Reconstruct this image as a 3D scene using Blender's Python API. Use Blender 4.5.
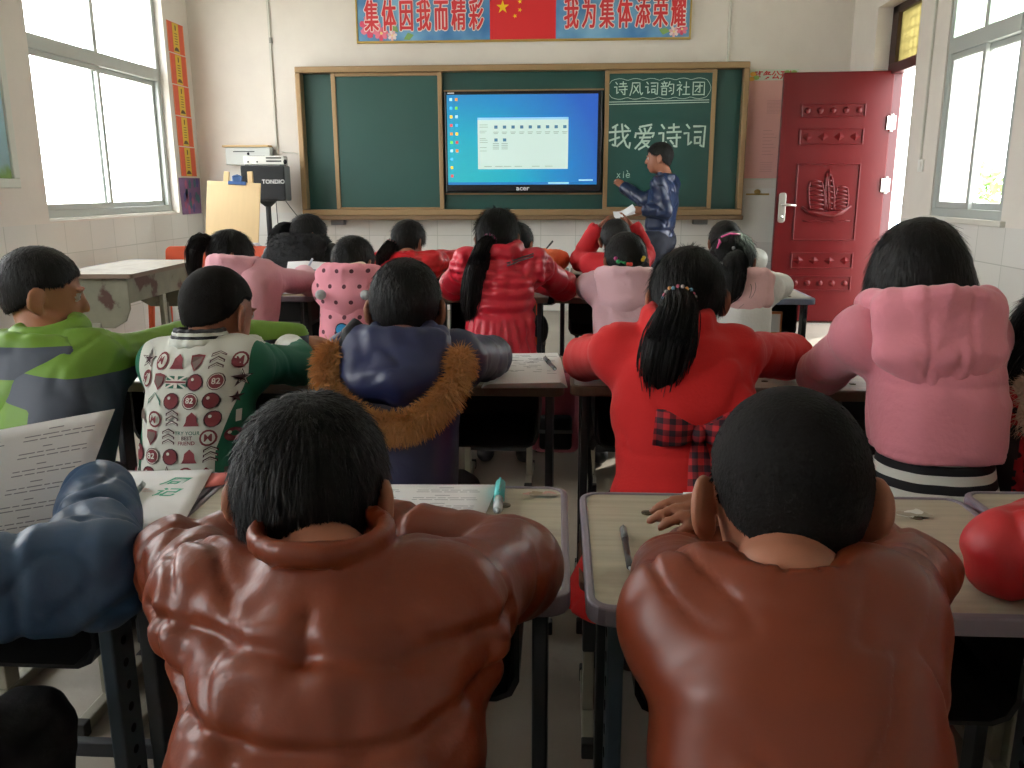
import bpy, math, random
import numpy as np
from mathutils import Matrix, Vector
from mathutils.bvhtree import BVHTree

for _o in list(bpy.data.objects):
    bpy.data.objects.remove(_o)
SC = bpy.context.scene
COL = SC.collection
R = math.radians

# ------------------------------------------------------------------ camera
F_PX, PITCH, YAW, ROLL, EYE = 845.65, 0.2290, 0.0634, -0.0028, 1.17
_cp, _sp, _cy, _sy = math.cos(PITCH), math.sin(PITCH), math.cos(YAW), math.sin(YAW)
_F = Vector((-_sy * _cp, _cy * _cp, -_sp)); _Rr = Vector((_cy, _sy, 0)); _U = _Rr.cross(_F)
_R2 = _Rr * math.cos(ROLL) + _U * math.sin(ROLL); _U2 = -_Rr * math.sin(ROLL) + _U * math.cos(ROLL)
cd = bpy.data.cameras.new('camera'); cam = bpy.data.objects.new('camera', cd); COL.objects.link(cam)
cd.sensor_fit = 'HORIZONTAL'; cd.sensor_width = 36.0; cd.lens = 36.0 * F_PX / 1024.0
cd.clip_start = 0.02
cam.matrix_world = Matrix(((_R2.x, _U2.x, -_F.x, 0), (_R2.y, _U2.y, -_F.y, 0), (_R2.z, _U2.z, -_F.z, EYE), (0, 0, 0, 1)))
SC.camera = cam

# ------------------------------------------------------------------ world, sun, exposure
wd = bpy.data.worlds.new('sky'); SC.world = wd; wd.use_nodes = True
_bg = wd.node_tree.nodes['Background']; _bg.inputs[0].default_value = (0.97, 0.985, 1.0, 1); _bg.inputs[1].default_value = 13.0
sl = bpy.data.lights.new('sun', 'SUN'); sl.energy = 8.0; sl.angle = R(1.5); sl.color = (1.0, 0.95, 0.86)
so = bpy.data.objects.new('sun', sl); COL.objects.link(so)
so.rotation_euler = Vector((-0.62, -0.62, -0.50)).to_track_quat('-Z', 'Y').to_euler(); so.location = (8, 14, 9)
vs = SC.view_settings
vs.view_transform = 'Standard'; vs.look = 'None'; vs.gamma = 1.0; vs.use_curve_mapping = False
vs.exposure = 0.0
SC.cycles.use_denoising = True
SC.cycles.max_bounces = 10; SC.cycles.diffuse_bounces = 6; SC.cycles.transparent_max_bounces = 12
SC.cycles.sample_clamp_indirect = 8.0
SC.cycles.caustics_reflective = False; SC.cycles.caustics_refractive = False

# ------------------------------------------------------------------ small helpers
def lin(c):
    if isinstance(c, str):
        c = tuple(int(c[i:i + 2], 16) / 255 for i in (0, 2, 4))
    return tuple((x / 12.92 if x <= 0.04045 else ((x + 0.055) / 1.055) ** 2.4) for x in c) + (1.0,)

MATS = {}
def mat(name, col, rough=0.6, metal=0.0, bump=0.0, scale=60.0, var=0.0, vscale=6.0, spec=0.5, sheen=0.0, emit=None, coat=0.0, bstretch=None):
    """procedural principled material: colour with soft noise variation and a noise bump"""
    if name in MATS: return MATS[name]
    m = bpy.data.materials.new(name); m.use_nodes = True; MATS[name] = m
    nt = m.node_tree; b = nt.nodes['Principled BSDF']
    c = lin(col); b.inputs['Base Color'].default_value = c
    b.inputs['Roughness'].default_value = rough; b.inputs['Metallic'].default_value = metal
    b.inputs['Specular IOR Level'].default_value = spec
    if coat: b.inputs['Coat Weight'].default_value = coat; b.inputs['Coat Roughness'].default_value = 0.25
    if sheen: b.inputs['Sheen Weight'].default_value = sheen; b.inputs['Sheen Roughness'].default_value = 0.5
    if emit: b.inputs['Emission Color'].default_value = c; b.inputs['Emission Strength'].default_value = emit
    if var or bump:
        tc = nt.nodes.new('ShaderNodeTexCoord')
        vec = tc.outputs['Object']
        if bstretch:
            mp = nt.nodes.new('ShaderNodeMapping'); mp.inputs['Scale'].default_value = bstretch
            nt.links.new(vec, mp.inputs[0]); vec = mp.outputs[0]
    if var:
        n = nt.nodes.new('ShaderNodeTexNoise'); n.inputs['Scale'].default_value = vscale; n.inputs['Detail'].default_value = 5
        mx = nt.nodes.new('ShaderNodeMix'); mx.data_type = 'RGBA'
        mx.inputs[6].default_value = tuple(x * (1 - var) for x in c[:3]) + (1,)
        mx.inputs[7].default_value = tuple(min(1, x * (1 + var)) for x in c[:3]) + (1,)
        nt.links.new(vec, n.inputs['Vector']); nt.links.new(n.outputs[0], mx.inputs[0]); nt.links.new(mx.outputs[2], b.inputs['Base Color'])
    if bump:
        n2 = nt.nodes.new('ShaderNodeTexNoise'); n2.inputs['Scale'].default_value = scale; n2.inputs['Detail'].default_value = 4
        bp = nt.nodes.new('ShaderNodeBump'); bp.inputs['Strength'].default_value = bump; bp.inputs['Distance'].default_value = 0.01
        nt.links.new(vec, n2.inputs['Vector']); nt.links.new(n2.outputs[0], bp.inputs['Height']); nt.links.new(bp.outputs[0], b.inputs['Normal'])
    return m

def nd(nt, typ, **kw):
    n = nt.nodes.new(typ)
    for k, v in kw.items(): setattr(n, k, v)
    return n

def mesh_np(name, V, Fq, smooth=True, mi=None):
    """mesh from numpy arrays; Fq is (n,k) with one k or a list of index tuples"""
    me = bpy.data.meshes.new(name)
    V = np.asarray(V, dtype=np.float32)
    if isinstance(Fq, np.ndarray):
        n, k = Fq.shape
        me.vertices.add(len(V)); me.vertices.foreach_set('co', V.ravel())
        me.loops.add(n * k); me.loops.foreach_set('vertex_index', Fq.astype(np.int32).ravel())
        me.polygons.add(n); me.polygons.foreach_set('loop_start', np.arange(0, n * k, k, dtype=np.int32))
        try: me.polygons.foreach_set('loop_total', np.full(n, k, dtype=np.int32))
        except Exception: pass
        me.update(calc_edges=True)
    else:
        me.from_pydata([tuple(map(float, v)) for v in V], [], [tuple(map(int, f)) for f in Fq]); me.update()
    me.polygons.foreach_set('use_smooth', np.full(len(me.polygons), bool(smooth)))
    if mi is not None: me.polygons.foreach_set('material_index', np.asarray(mi, dtype=np.int32))
    return me

def link(name, me, mats=None, parent=None, loc=None, rotz=None):
    o = bpy.data.objects.new(name, me); COL.objects.link(o)
    if mats is not None and me is not None and len(me.materials) == 0:
        for m in (mats if isinstance(mats, (list, tuple)) else [mats]): me.materials.append(m)
    if parent is not None: o.parent = parent
    if loc is not None: o.location = loc
    if rotz is not None: o.rotation_euler = (0, 0, rotz)
    return o

def tag(o, label, cat, group=None, kind=None):
    o['label'] = label; o['category'] = cat
    if group: o['group'] = group
    if kind: o['kind'] = kind
    return o

def struct(o):
    o['kind'] = 'structure'; return o

def thing(name, label, cat, loc=(0, 0, 0), rotz=0.0, group=None):
    o = bpy.data.objects.new(name, None); COL.objects.link(o); o.empty_display_size = 0.1
    o.location = loc; o.rotation_euler = (0, 0, rotz)
    return tag(o, label, cat, group)

def copy_tree(o, parent=None):
    c = o.copy(); COL.objects.link(c)
    if parent is not None: c.parent = parent
    for ch in list(o.children): copy_tree(ch, c)
    return c

class G:
    """collects plain solids as one mesh"""
    def __init__(s): s.v = []; s.f = []; s.m = []; s.cur = 0
    def add(s, V, Fs, M=None):
        b = len(s.v)
        for p in V:
            s.v.append(tuple(M @ Vector(p)) if M is not None else tuple(p))
        for f in Fs: s.f.append(tuple(i + b for i in f)); s.m.append(s.cur)
        return s
    def box(s, c, d, M=None):
        x, y, z = c; a, b, e = d[0] / 2, d[1] / 2, d[2] / 2
        V = [(x + i * a, y + j * b, z + k * e) for i in (-1, 1) for j in (-1, 1) for k in (-1, 1)]
        return s.add(V, [(0, 1, 3, 2), (4, 6, 7, 5), (0, 4, 5, 1), (2, 3, 7, 6), (0, 2, 6, 4), (1, 5, 7, 3)], M)
    def b2(s, lo, hi, M=None):
        return s.box([(a + b) / 2 for a, b in zip(lo, hi)], [b - a for a, b in zip(lo, hi)], M)
    def tube(s, P, r, n=8, cap=True, flat=1.0):
        P = [Vector(p) for p in P]; rr = r if isinstance(r, (list, tuple)) else [r] * len(P)
        V = []; Fs = []; prev = None
        for i, p in enumerate(P):
            t = (P[min(i + 1, len(P) - 1)] - P[max(i - 1, 0)]).normalized()
            u = prev if prev is not None else (Vector((0, 0, 1)) if abs(t.z) < 0.9 else Vector((1, 0, 0)))
            u = (u - t * u.dot(t)).normalized(); w = t.cross(u); prev = u
            for k in range(n):
                a = 2 * math.pi * k / n
                V.append(p + (u * math.cos(a) * flat + w * math.sin(a)) * rr[i])
        for i in range(len(P) - 1):
            for k in range(n):
                k2 = (k + 1) % n
                Fs.append((i * n + k, i * n + k2, (i + 1) * n + k2, (i + 1) * n + k))
        if cap:
            Fs.append(tuple(reversed(range(n)))); Fs.append(tuple(range((len(P) - 1) * n, len(P) * n)))
        return s.add(V, Fs)
    def cyl(s, p0, p1, r0, r1=None, n=16): return s.tube([p0, p1], [r0, r0 if r1 is None else r1], n)
    def prism(s, poly, h0, h1, M=None):
        """poly in local xy, extruded along z from h0 to h1"""
        n = len(poly); V = [(x, y, h0) for x, y in poly] + [(x, y, h1) for x, y in poly]
        Fs = [tuple(reversed(range(n))), tuple(range(n, 2 * n))] + [(i, (i + 1) % n, n + (i + 1) % n, n + i) for i in range(n)]
        return s.add(V, Fs, M)
    def ball(s, c, r, M=None, nu=14, nv=9):
        rx, ry, rz = r if isinstance(r, (tuple, list)) else (r, r, r)
        V = [(c[0], c[1], c[2] + rz)]
        for j in range(1, nv):
            th = math.pi * j / nv
            for i in range(nu):
                ph = 2 * math.pi * i / nu
                V.append((c[0] + rx * math.sin(th) * math.cos(ph), c[1] + ry * math.sin(th) * math.sin(ph), c[2] + rz * math.cos(th)))
        V.append((c[0], c[1], c[2] - rz)); Fs = []
        for i in range(nu): Fs.append((0, 1 + i, 1 + (i + 1) % nu)); Fs.append((len(V) - 1, 1 + (nv - 2) * nu + (i + 1) % nu, 1 + (nv - 2) * nu + i))
        for j in range(nv - 2):
            for i in range(nu):
                a = 1 + j * nu + i; b = 1 + j * nu + (i + 1) % nu
                Fs.append((a, a + nu, b + nu, b))
        return s.add(V, Fs, M)
    def strip(s, P, w, nrm=(0, -1, 0)):
        """flat ribbon of width w along points P, lying in the plane with normal nrm"""
        P = [Vector(p) for p in P]; nn = Vector(nrm); V = []
        for i, p in enumerate(P):
            t = (P[min(i + 1, len(P) - 1)] - P[max(i - 1, 0)]).normalized(); sd = t.cross(nn).normalized() * w / 2
            V += [p - sd, p + sd]
        return s.add(V, [(2 * i, 2 * i + 1, 2 * i + 3, 2 * i + 2) for i in range(len(P) - 1)])
    def obj(s, name, mats, parent=None, bevel=0.0, smooth=False, loc=None, rotz=None, segs=2):
        me = mesh_np(name, s.v, s.f, smooth, s.m)
        o = link(name, me, mats, parent, loc, rotz)
        if bevel:
            b = o.modifiers.new('bevel', 'BEVEL'); b.width = bevel; b.segments = segs; b.limit_method = 'ANGLE'; b.angle_limit = R(40)
        return o

def rrect(w, h, r, n=5, cx=0.0, cy=0.0):
    P = []
    for sx, sy, a0 in ((1, 1, 0), (-1, 1, 90), (-1, -1, 180), (1, -1, 270)):
        for k in range(n + 1):
            a = R(a0 + 90 * k / n)
            P.append((cx + sx * (w / 2 - r) + r * math.cos(a), cy + sy * (h / 2 - r) + r * math.sin(a)))
    return P

def star(cx, cy, r, rot=90, k=0.382, n=5):
    return [(cx + (r if i % 2 == 0 else r * k) * math.cos(R(rot + 180 / n * i)), cy + (r if i % 2 == 0 else r * k) * math.sin(R(rot + 180 / n * i))) for i in range(2 * n)]

def text_geo(txt, size=1.0, offset=0.0, extrude=0.0, sx=1.0, align='CENTER'):
    """letters as a mesh (verts, faces) in the xy plane, centred"""
    cu = bpy.data.curves.new('t', 'FONT'); cu.body = txt; cu.size = size; cu.offset = offset; cu.extrude = extrude
    cu.align_x = align; cu.align_y = 'CENTER'; cu.resolution_u = 3
    o = bpy.data.objects.new('t', cu); COL.objects.link(o)
    dg = bpy.context.evaluated_depsgraph_get(); me = bpy.data.meshes.new_from_object(o.evaluated_get(dg))
    V = [(v.co.x * sx, v.co.y, v.co.z) for v in me.vertices]; Fs = [tuple(p.vertices) for p in me.polygons]
    bpy.data.objects.remove(o); bpy.data.curves.remove(cu); bpy.data.meshes.remove(me)
    return V, Fs

def front_M(x, y, z):
    """local xy plane (x right, y up, z towards the room) standing on a wall that faces -y"""
    return Matrix(((1, 0, 0, x), (0, 0, -1, y), (0, 1, 0, z), (0, 0, 0, 1)))
def left_M(x, y, z):
    """same on the wall at -x facing +x: local x runs along +y"""
    return Matrix(((0, 0, 1, x), (1, 0, 0, y), (0, 1, 0, z), (0, 0, 0, 1)))
# ------------------------------------------------------------------ the room
XL, XR, YF, YB, ZC = -3.516, 2.51, 8.16, -1.5, 3.35
def right_M(x, y, z):
    return Matrix(((0, 0, -1, x), (-1, 0, 0, y), (0, 1, 0, z), (0, 0, 0, 1)))

def wall_material():
    m = bpy.data.materials.new('plaster_over_tile'); m.use_nodes = True; nt = m.node_tree; b = nt.nodes['Principled BSDF']; L = nt.links.new
    tc = nd(nt, 'ShaderNodeTexCoord'); sep = nd(nt, 'ShaderNodeSeparateXYZ'); L(tc.outputs['Object'], sep.inputs[0])
    ad = nd(nt, 'ShaderNodeMath', operation='ADD'); L(sep.outputs[0], ad.inputs[0]); L(sep.outputs[1], ad.inputs[1])
    cb = nd(nt, 'ShaderNodeCombineXYZ'); L(ad.outputs[0], cb.inputs[0]); L(sep.outputs[2], cb.inputs[1])
    br = nd(nt, 'ShaderNodeTexBrick', offset=0.0, squash=1.0); L(cb.outputs[0], br.inputs['Vector'])
    br.inputs['Color1'].default_value = lin('dddbd6'); br.inputs['Color2'].default_value = lin('d6d4cf'); br.inputs['Mortar'].default_value = lin('bdbdb6')
    br.inputs['Scale'].default_value = 1; br.inputs['Mortar Size'].default_value = 0.003; br.inputs['Brick Width'].default_value = 0.33; br.inputs['Row Height'].default_value = 0.24
    n = nd(nt, 'ShaderNodeTexNoise'); n.inputs['Scale'].default_value = 0.9; n.inputs['Detail'].default_value = 7; n.inputs['Roughness'].default_value = .65; L(tc.outputs['Object'], n.inputs['Vector'])
    rp = nd(nt, 'ShaderNodeValToRGB'); L(n.outputs[0], rp.inputs[0])
    rp.color_ramp.elements[0].position = .3; rp.color_ramp.elements[0].color = lin('d0c9c1'); rp.color_ramp.elements[1].position = .62; rp.color_ramp.elements[1].color = lin('dcd6ce')
    lt = nd(nt, 'ShaderNodeMath', operation='LESS_THAN'); L(sep.outputs[2], lt.inputs[0]); lt.inputs[1].default_value = 0.935
    mx = nd(nt, 'ShaderNodeMix', data_type='RGBA'); L(lt.outputs[0], mx.inputs[0]); L(rp.outputs[0], mx.inputs[6]); L(br.outputs[0], mx.inputs[7]); L(mx.outputs[2], b.inputs['Base Color'])
    rg = nd(nt, 'ShaderNodeMapRange'); L(lt.outputs[0], rg.inputs[0]); rg.inputs[3].default_value = 0.85; rg.inputs[4].default_value = 0.22; L(rg.outputs[0], b.inputs['Roughness'])
    bp = nd(nt, 'ShaderNodeBump'); bp.inputs['Strength'].default_value = 0.25; bp.inputs['Distance'].default_value = 0.004
    L(br.outputs['Fac'], bp.inputs['Height']); bp.invert = True; L(bp.outputs[0], b.inputs['Normal'])
    return m
M_WALL = wall_material()
M_CEIL = mat('ceiling_white', 'dedbd2', 0.9)

def floor_material():
    m = mat('worn_cement', '928a7e', 0.6, bump=0.15, scale=25, var=0.25, vscale=2.2)
    return m
M_FLOOR = floor_material()

def wall_holes(g, run0, run1, holes, mk):
    """mk(r0, r1, z0, z1) adds a box; holes = (r0, r1, z0, z1) sorted"""
    cur = run0
    for a, b, z0, z1 in holes:
        mk(cur, a, 0, ZC); 
        if z0 > 0: mk(a, b, 0, z0)
        mk(a, b, z1, ZC); cur = b
    mk(cur, run1, 0, ZC)

g = G(); g.b2((XL - .24, YF, -0.05), (XR + .5, YF + .24, ZC)); struct(g.obj('wall_front', M_WALL))
g = G(); g.b2((XL - .24, YB - .24, -0.05), (XR + .24, YB, ZC)); struct(g.obj('wall_back', M_WALL))
g = G(); wall_holes(g, YB, YF, [(-.9, .9, .95, 2.9), (2.1, 4.0, .95, 2.9), (5.66, 7.66, .95, 2.9)], lambda a, b, z0, z1: g.b2((XL - .24, a, z0), (XL, b, z1)))
struct(g.obj('wall_left', M_WALL))
g = G(); wall_holes(g, YB, YF, [(5.15, 6.14, .965, 2.8), (6.65, 7.55, 0, 2.58)], lambda a, b, z0, z1: g.b2((XR, a, z0), (XR + .24, b, z1)))
struct(g.obj('wall_right', M_WALL))
g = G(); g.b2((XL - .24, YB - .24, -.1), (XR + .24, YF + .24, 0)); struct(g.obj('floor', M_FLOOR))
g = G(); g.b2((XL - .24, YB - .24, ZC), (XR + .24, YF + .24, ZC + .12)); struct(g.obj('ceiling', M_CEIL))

# outside: pale yard, canopy over the corridor, plants and blue railing beyond the door
M_YARD = mat('pale_concrete_yard', 'cfccc2', .9, var=.05)
g = G(); g.b2((-60, -60, -.30), (60, 80, -.22)); struct(g.obj('ground', M_YARD))
g = G(); g.b2((XR + .24, 2.0, -.2), (XR + 2.2, YF + 3, -.02)); struct(g.obj('corridor_slab', M_YARD))

def glass_material(name, tint, translucent=0.0, fres=0.1):
    m = bpy.data.materials.new(name); m.use_nodes = True; nt = m.node_tree; L = nt.links.new
    out = nt.nodes['Material Output']; nt.nodes.remove(nt.nodes['Principled BSDF'])
    t = nd(nt, 'ShaderNodeBsdfTransparent'); t.inputs[0].default_value = tint
    gl = nd(nt, 'ShaderNodeBsdfGlossy'); gl.inputs['Roughness'].default_value = 0.03
    mx = nd(nt, 'ShaderNodeMixShader'); mx.inputs[0].default_value = .05; L(t.outputs[0], mx.inputs[1]); L(gl.outputs[0], mx.inputs[2])
    last = mx
    if translucent:
        df = nd(nt, 'ShaderNodeBsdfTranslucent'); df.inputs[0].default_value = (tint[0], tint[1], tint[2], 1)
        m2 = nd(nt, 'ShaderNodeMixShader'); m2.inputs[0].default_value = translucent; L(mx.outputs[0], m2.inputs[1]); L(df.outputs[0], m2.inputs[2]); last = m2
    L(last.outputs[0], out.inputs['Surface']); return m
M_GLASS = glass_material('clear_window_glass', (.95, .955, .95, 1))
M_OUTGREEN = glass_material('outdoor_green_tint', (.86, .97, .89, 1), .12)  # blown-out green view outside, put into the tint of the panes
M_ALU = mat('grey_aluminium', 'b4bab7', .42, .2, bump=.03, scale=40)

def window(name, M, w, z0, zt, ztop, mid, sash=True, green=False):
    """M maps local (x along the wall, y up, z into the room) with the origin at the sill's left end"""
    f = G(); T = .055
    fr = lambda x0, x1, y0, y1, za=-.05, zb=.02: f.b2((x0, y0, za), (x1, y1, zb), M)
    fr(0, w, 0, T); fr(0, w, ztop - z0 - T, ztop - z0); fr(0, T, T, ztop - z0 - T); fr(w - T, w, T, ztop - z0 - T)
    tz = zt - z0; fr(T, w - T, tz - .05, tz + .05, -.05, .028)
    fr(mid - .025, mid + .025, tz + .05, ztop - z0 - T)
    o = struct(f.obj(name, M_ALU, bevel=.004))
    for k, (a, b, dz) in enumerate(((T, mid + .03, .005), (mid - .03, w - T, -.03))):
        s = G(); S = .04
        for x0, x1, y0, y1 in ((a, b, T, T + S), (a, b, tz - .05 - S, tz - .05), (a, a + S, T + S, tz - .05 - S), (b - S, b, T + S, tz - .05 - S)):
            s.b2((x0, y0, dz - .012), (x1, y1, dz + .012), M)
        so_ = s.obj('sliding_sash', M_ALU, o, bevel=.003)
        p = G(); p.b2((a + S, T + S, dz - .003), (b - S, tz - .05 - S, dz + .003), M); p.obj('window_pane', M_GLASS, so_)
    for a, b in ((T, mid - .025), (mid + .025, w - T)):
        p = G(); p.b2((a, tz + .05, -.02), (b, ztop - z0 - T, -.014), M); p.obj('window_pane', M_OUTGREEN if green else M_GLASS, o)
    s = G(); s.b2((-.06, -.035, -.02), (w + .06, 0, .06), M); s.obj('window_sill', mat('sill_stone', 'cbc8bf', .6, bump=.1, scale=30), o, bevel=.006)
    return o
window('window_1', left_M(XL - .09, 5.66, .965), 2.0, .965, 2.13, 2.9, .97)
window('window_3', left_M(XL - .09, 2.1, .965), 1.9, .965, 2.13, 2.9, .95)
window('fill_window_4', left_M(XL - .09, -.9, .965), 1.8, .965, 2.13, 2.9, .9)  # unseen window, added as fill light for the back of the room
window('window_2', right_M(XR + .03, 6.14, .97), .99, .97, 2.06, 2.8, .50, green=True)

# the doorway in the right wall: steel frame, transom light with a grille, and the open leaf
M_REDSTEEL = mat('dark_red_steel_frame', '48151a', .4, .1, bump=.02)
M_DARKBROWN = mat('dark_brown_steel', '3a2723', .4, .2)
d = G()
for y0, y1 in ((7.47, 7.55), (6.65, 6.73)): d.b2((XR + .12, y0, 0), (XR + .22, y1, 2.1))
d.b2((XR + .12, 6.65, 2.06), (XR + .22, 7.55, 2.14))
do = struct(d.obj('door_1', M_REDSTEEL, bevel=.005))
d = G()
for a in ((6.73, 6.78, 2.14, 2.56), (7.42, 7.55, 2.14, 2.58), (6.65, 7.55, 2.52, 2.58), (6.65, 6.73, 2.14, 2.58)): d.b2((XR + .12, a[0], a[2]), (XR + .2, a[1], a[3]))
d.obj('transom_frame', M_DARKBROWN, do, bevel=.004)
d = G(); d.b2((XR + .15, 6.78, 2.14), (XR + .156, 7.42, 2.52)); d.obj('transom_pane', glass_material('view_tinted_glass', (.34, .31, .18, 1), .5), do)  # golden-green view in the pane is put into its tint
d = G()
for k in range(1, 7): d.tube([(XR + .18, 6.78 + k * .09, 2.14), (XR + .18, 6.78 + k * .09, 2.52)], .005, 6)
for k in range(1, 5): d.tube([(XR + .18, 6.78, 2.14 + k * .08), (XR + .18, 7.42, 2.14 + k * .08)], .005, 6)
d.obj('grille', M_DARKBROWN, do)

# open leaf (hinged at the far jamb, swung into the room, seen face on)
M_LEAF = mat('dark_red_lacquered_steel', '520a0d', .33, .0, bump=.02, scale=8, var=.10, vscale=3, spec=.28)
LW, LH, LT = .875, 2.07, .06
leaf = G(); hx, hy = XR + .15, 7.46
leaf_o = thing('door_2', 'dark red embossed steel door leaf standing open against the blackboard wall', 'door', (hx, hy, .015), 0)
leaf_o['kind'] = 'structure'; del leaf_o['category']; del leaf_o['label']
leaf_o.rotation_euler = (0, 0, R(-4))
leaf.b2((-LW, 0, 0), (0, LT, LH)); leaf.obj('leaf_panel', M_LEAF, leaf_o, bevel=.008)
def LM(x, z): return Matrix(((1, 0, 0, -LW + x), (0, 0, -1, 0), (0, 1, 0, z), (0, 0, 0, 1)))
e = G()
def molding(x0, x1, z0, z1, t=.012, h=.012):
    for a, b, c, dd in ((x0, x1, z0, z0 + t), (x0, x1, z1 - t, z1), (x0, x0 + t, z0, z1), (x1 - t, x1, z0, z1)):
        e.b2((a, c, -.002), (b, dd, h), LM(0, 0))
molding(.155, .67, 1.71, 1.82); molding(.155, .67, 1.49, 1.62); molding(.155, .67, .70, 1.34); molding(.155, .67, .46, .60); molding(.155, .67, .27, .40)
e.obj('embossed_molding', M_LEAF, leaf_o, bevel=.005)
e = G()
for z, n, kind in ((1.765, 5, 'r'), (1.555, 4, 'd'), (.53, 4, 'd'), (.335, 5, 'r')):
    for k in range(n):
        x = .155 + .515 * (k + .5) / n
        if kind == 'r': e.ball((x, z, 0), (.026, .026, .020), LM(0, 0))
        else:
            e.add([(x - .045, z, 0), (x, z - .034, 0), (x + .045, z, 0), (x, z + .034, 0), (x, z, .028)], [(0, 1, 4), (1, 2, 4), (2, 3, 4), (3, 0, 4)], LM(0, 0))
e.obj('embossed_stud_row', M_LEAF, leaf_o)
# junk relief: hull, three battened sails, waves
e = G()
def rl(P, r=.009): e.tube([(x, y, .004) for x, y in P], r, 6)
cx, cz = .42, .84
hull = [(-.20, .13), (-.15, .085), (-.08, .065), (.05, .06), (.13, .08), (.19, .14), (.13, .115), (.0, .10), (-.12, .105)]
e.prism([(cx + x, cz + y) for x, y in hull], -.004, .024, LM(0, 0))
e2 = G()
def tl(P, r=.011): e2.tube([tuple(LM(0, 0) @ Vector((cx + x, cz + y, .004))) for x, y in P], r, 6)
tl([(-.20, .14), (-.1, .075), (.06, .065), (.20, .15)]); tl([(-.19, .03), (-.13, .015), (-.08, .03), (-.02, .012), (.04, .03), (.1, .012), (.16, .03), (.2, .025)], .006)
tl([(.02, .11), (.0, .30), (-.02, .42)], .009); tl([(-.03, .40), (.0, .45), (.01, .39)], .006)
e.obj('embossed_hull', M_LEAF, leaf_o, smooth=True)
for px, pw, z0, z1, sk in ((-.075, .115, .12, .35, -.03), (.03, .05, .12, .40, -.03), (.115, .095, .11, .30, .0)):
    hw_ = pw / 2; side = lambda sg, t: (px + sk * t + sg * hw_ * (1 - .18 * t) + sg * .012 * math.sin(math.pi * t), z0 + (z1 - z0) * t)
    for sg in (-1, 1): tl([side(sg, t / 6) for t in range(7)], .008)
    for k in range(7): tl([side(-1, k / 6), (px + sk * k / 6, z0 + (z1 - z0) * k / 6 + .010), side(1, k / 6)], .0075)
e2.obj('embossed_sail', M_LEAF, leaf_o, smooth=True)
M_CHROME = mat('brushed_chrome', 'c9c6bd', .28, .9)
e = G(); e.prism(rrect(.058, .25, .02, 4, .052, .975), 0, .018, LM(0, 0)); h_ = e.obj('handle_plate', M_CHROME, leaf_o, bevel=.003)
e = G(); e.cyl(LM(0, 0) @ Vector((.052, 1.0, .01)), LM(0, 0) @ Vector((.052, 1.0, .06)), .011); e.tube([LM(0, 0) @ Vector(p) for p in ((.045, 1.0, .055), (.10, 1.0, .058), (.16, .995, .055))], [.011, .010, .008], 8); e.cyl(LM(0, 0) @ Vector((.052, .90, .012)), LM(0, 0) @ Vector((.052, .90, .024)), .013)
e.obj('lever_handle', M_CHROME, h_, smooth=True)
for z in (1.66, 1.16, .35):
    e = G(); e.box((.0, -.012, z), (.07, .02, .11)); e.cyl((.004, -.02, z - .07), (.004, -.02, z + .07), .012); e.obj('hinge', M_CHROME, leaf_o, bevel=.002)

# plants and railing outside the door
M_LEAFG = mat('green_leaves', '6f9a4a', .6, var=.35, vscale=5)  # leaf green, tone varied by noise
rng = random.Random(3)
def bush(label, x, y, h, r, n):
    t = thing('garden_shrub', label, 'shrub', (x, y, -.2))
    tk = G(); tk.tube([(0, 0, 0), (.03, 0, h * .4), (0, .02, h * .8)], [.05, .035, .015], 7); tk.obj('trunk', mat('bark', '6b5a48', .9), t)
    lf = G()
    for i in range(n):
        u = rng.random() * 6.283; v = math.acos(rng.uniform(-1, 1)); rr = r * (.55 + .45 * rng.random())
        c = Vector((rr * math.sin(v) * math.cos(u), rr * math.sin(v) * math.sin(u), h * .62 + rr * 1.2 * math.cos(v)))
        a = Vector((rng.uniform(-1, 1), rng.uniform(-1, 1), rng.uniform(-1, 1))).normalized(); b = a.orthogonal().normalized()
        s = rng.uniform(.06, .12)
        lf.add([c - a * s, c + b * s * .4, c + a * s, c - b * s * .4], [(0, 1, 2, 3)])
    lf.obj('foliage', M_LEAFG, t)
bush('green leafy shrub beyond the blue railing outside the open door', 5.6, 12.6, 1.9, .55, 420)
rl_ = G(); P0, P1 = Vector((4.6, 4.5, -.02)), Vector((4.6, 13.5, -.02))
for z in (.42, .92): rl_.tube([P0 + Vector((0, 0, z)), P1 + Vector((0, 0, z))], .022, 8)
for k in range(31): q = P0.lerp(P1, k / 30); rl_.tube([q, q + Vector((0, 0, .92))], .010, 6)
tag(rl_.obj('railing', mat('blue_painted_rail', '5d8fc4', .5)), 'blue painted metal railing along the corridor outside the open door', 'railing')
# ------------------------------------------------------------------ things on and before the front wall
BX0, BX1, BZ0, BZ1, BY = -2.492, 1.608, .911, 2.243, 8.06
def board_material():
    return mat('dark_green_board', '1d4a44', .42, bump=.02, scale=200, var=.10, vscale=2.0)
M_BOARD = board_material()
M_BFRAME = mat('champagne_aluminium', '9a7f5c', .42, .35, bump=.02)
bb = thing('blackboard', 'long green sliding blackboard in a champagne metal frame on the front wall', 'blackboard', (BX0, YF, 0))
LB = lambda x, y, z: (x - BX0, y - YF, z)
def bbox(g, x0, x1, y0, y1, z0, z1): g.b2(LB(x0, y0, z0), LB(x1, y1, z1))
g = G(); bbox(g, BX0 + .02, BX1 - .02, 8.12, 8.158, BZ0 + .02, BZ1 - .02); g.obj('back_panel', M_BOARD, bb)
g = G()
bbox(g, BX0, BX1, 8.02, 8.158, BZ1 - .055, BZ1); bbox(g, BX0, BX1, 8.02, 8.158, BZ0, BZ0 + .055)
bbox(g, BX0, BX0 + .05, 8.02, 8.158, BZ0 + .055, BZ1 - .055); bbox(g, BX1 - .05, BX1, 8.02, 8.158, BZ0 + .055, BZ1 - .055)
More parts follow.
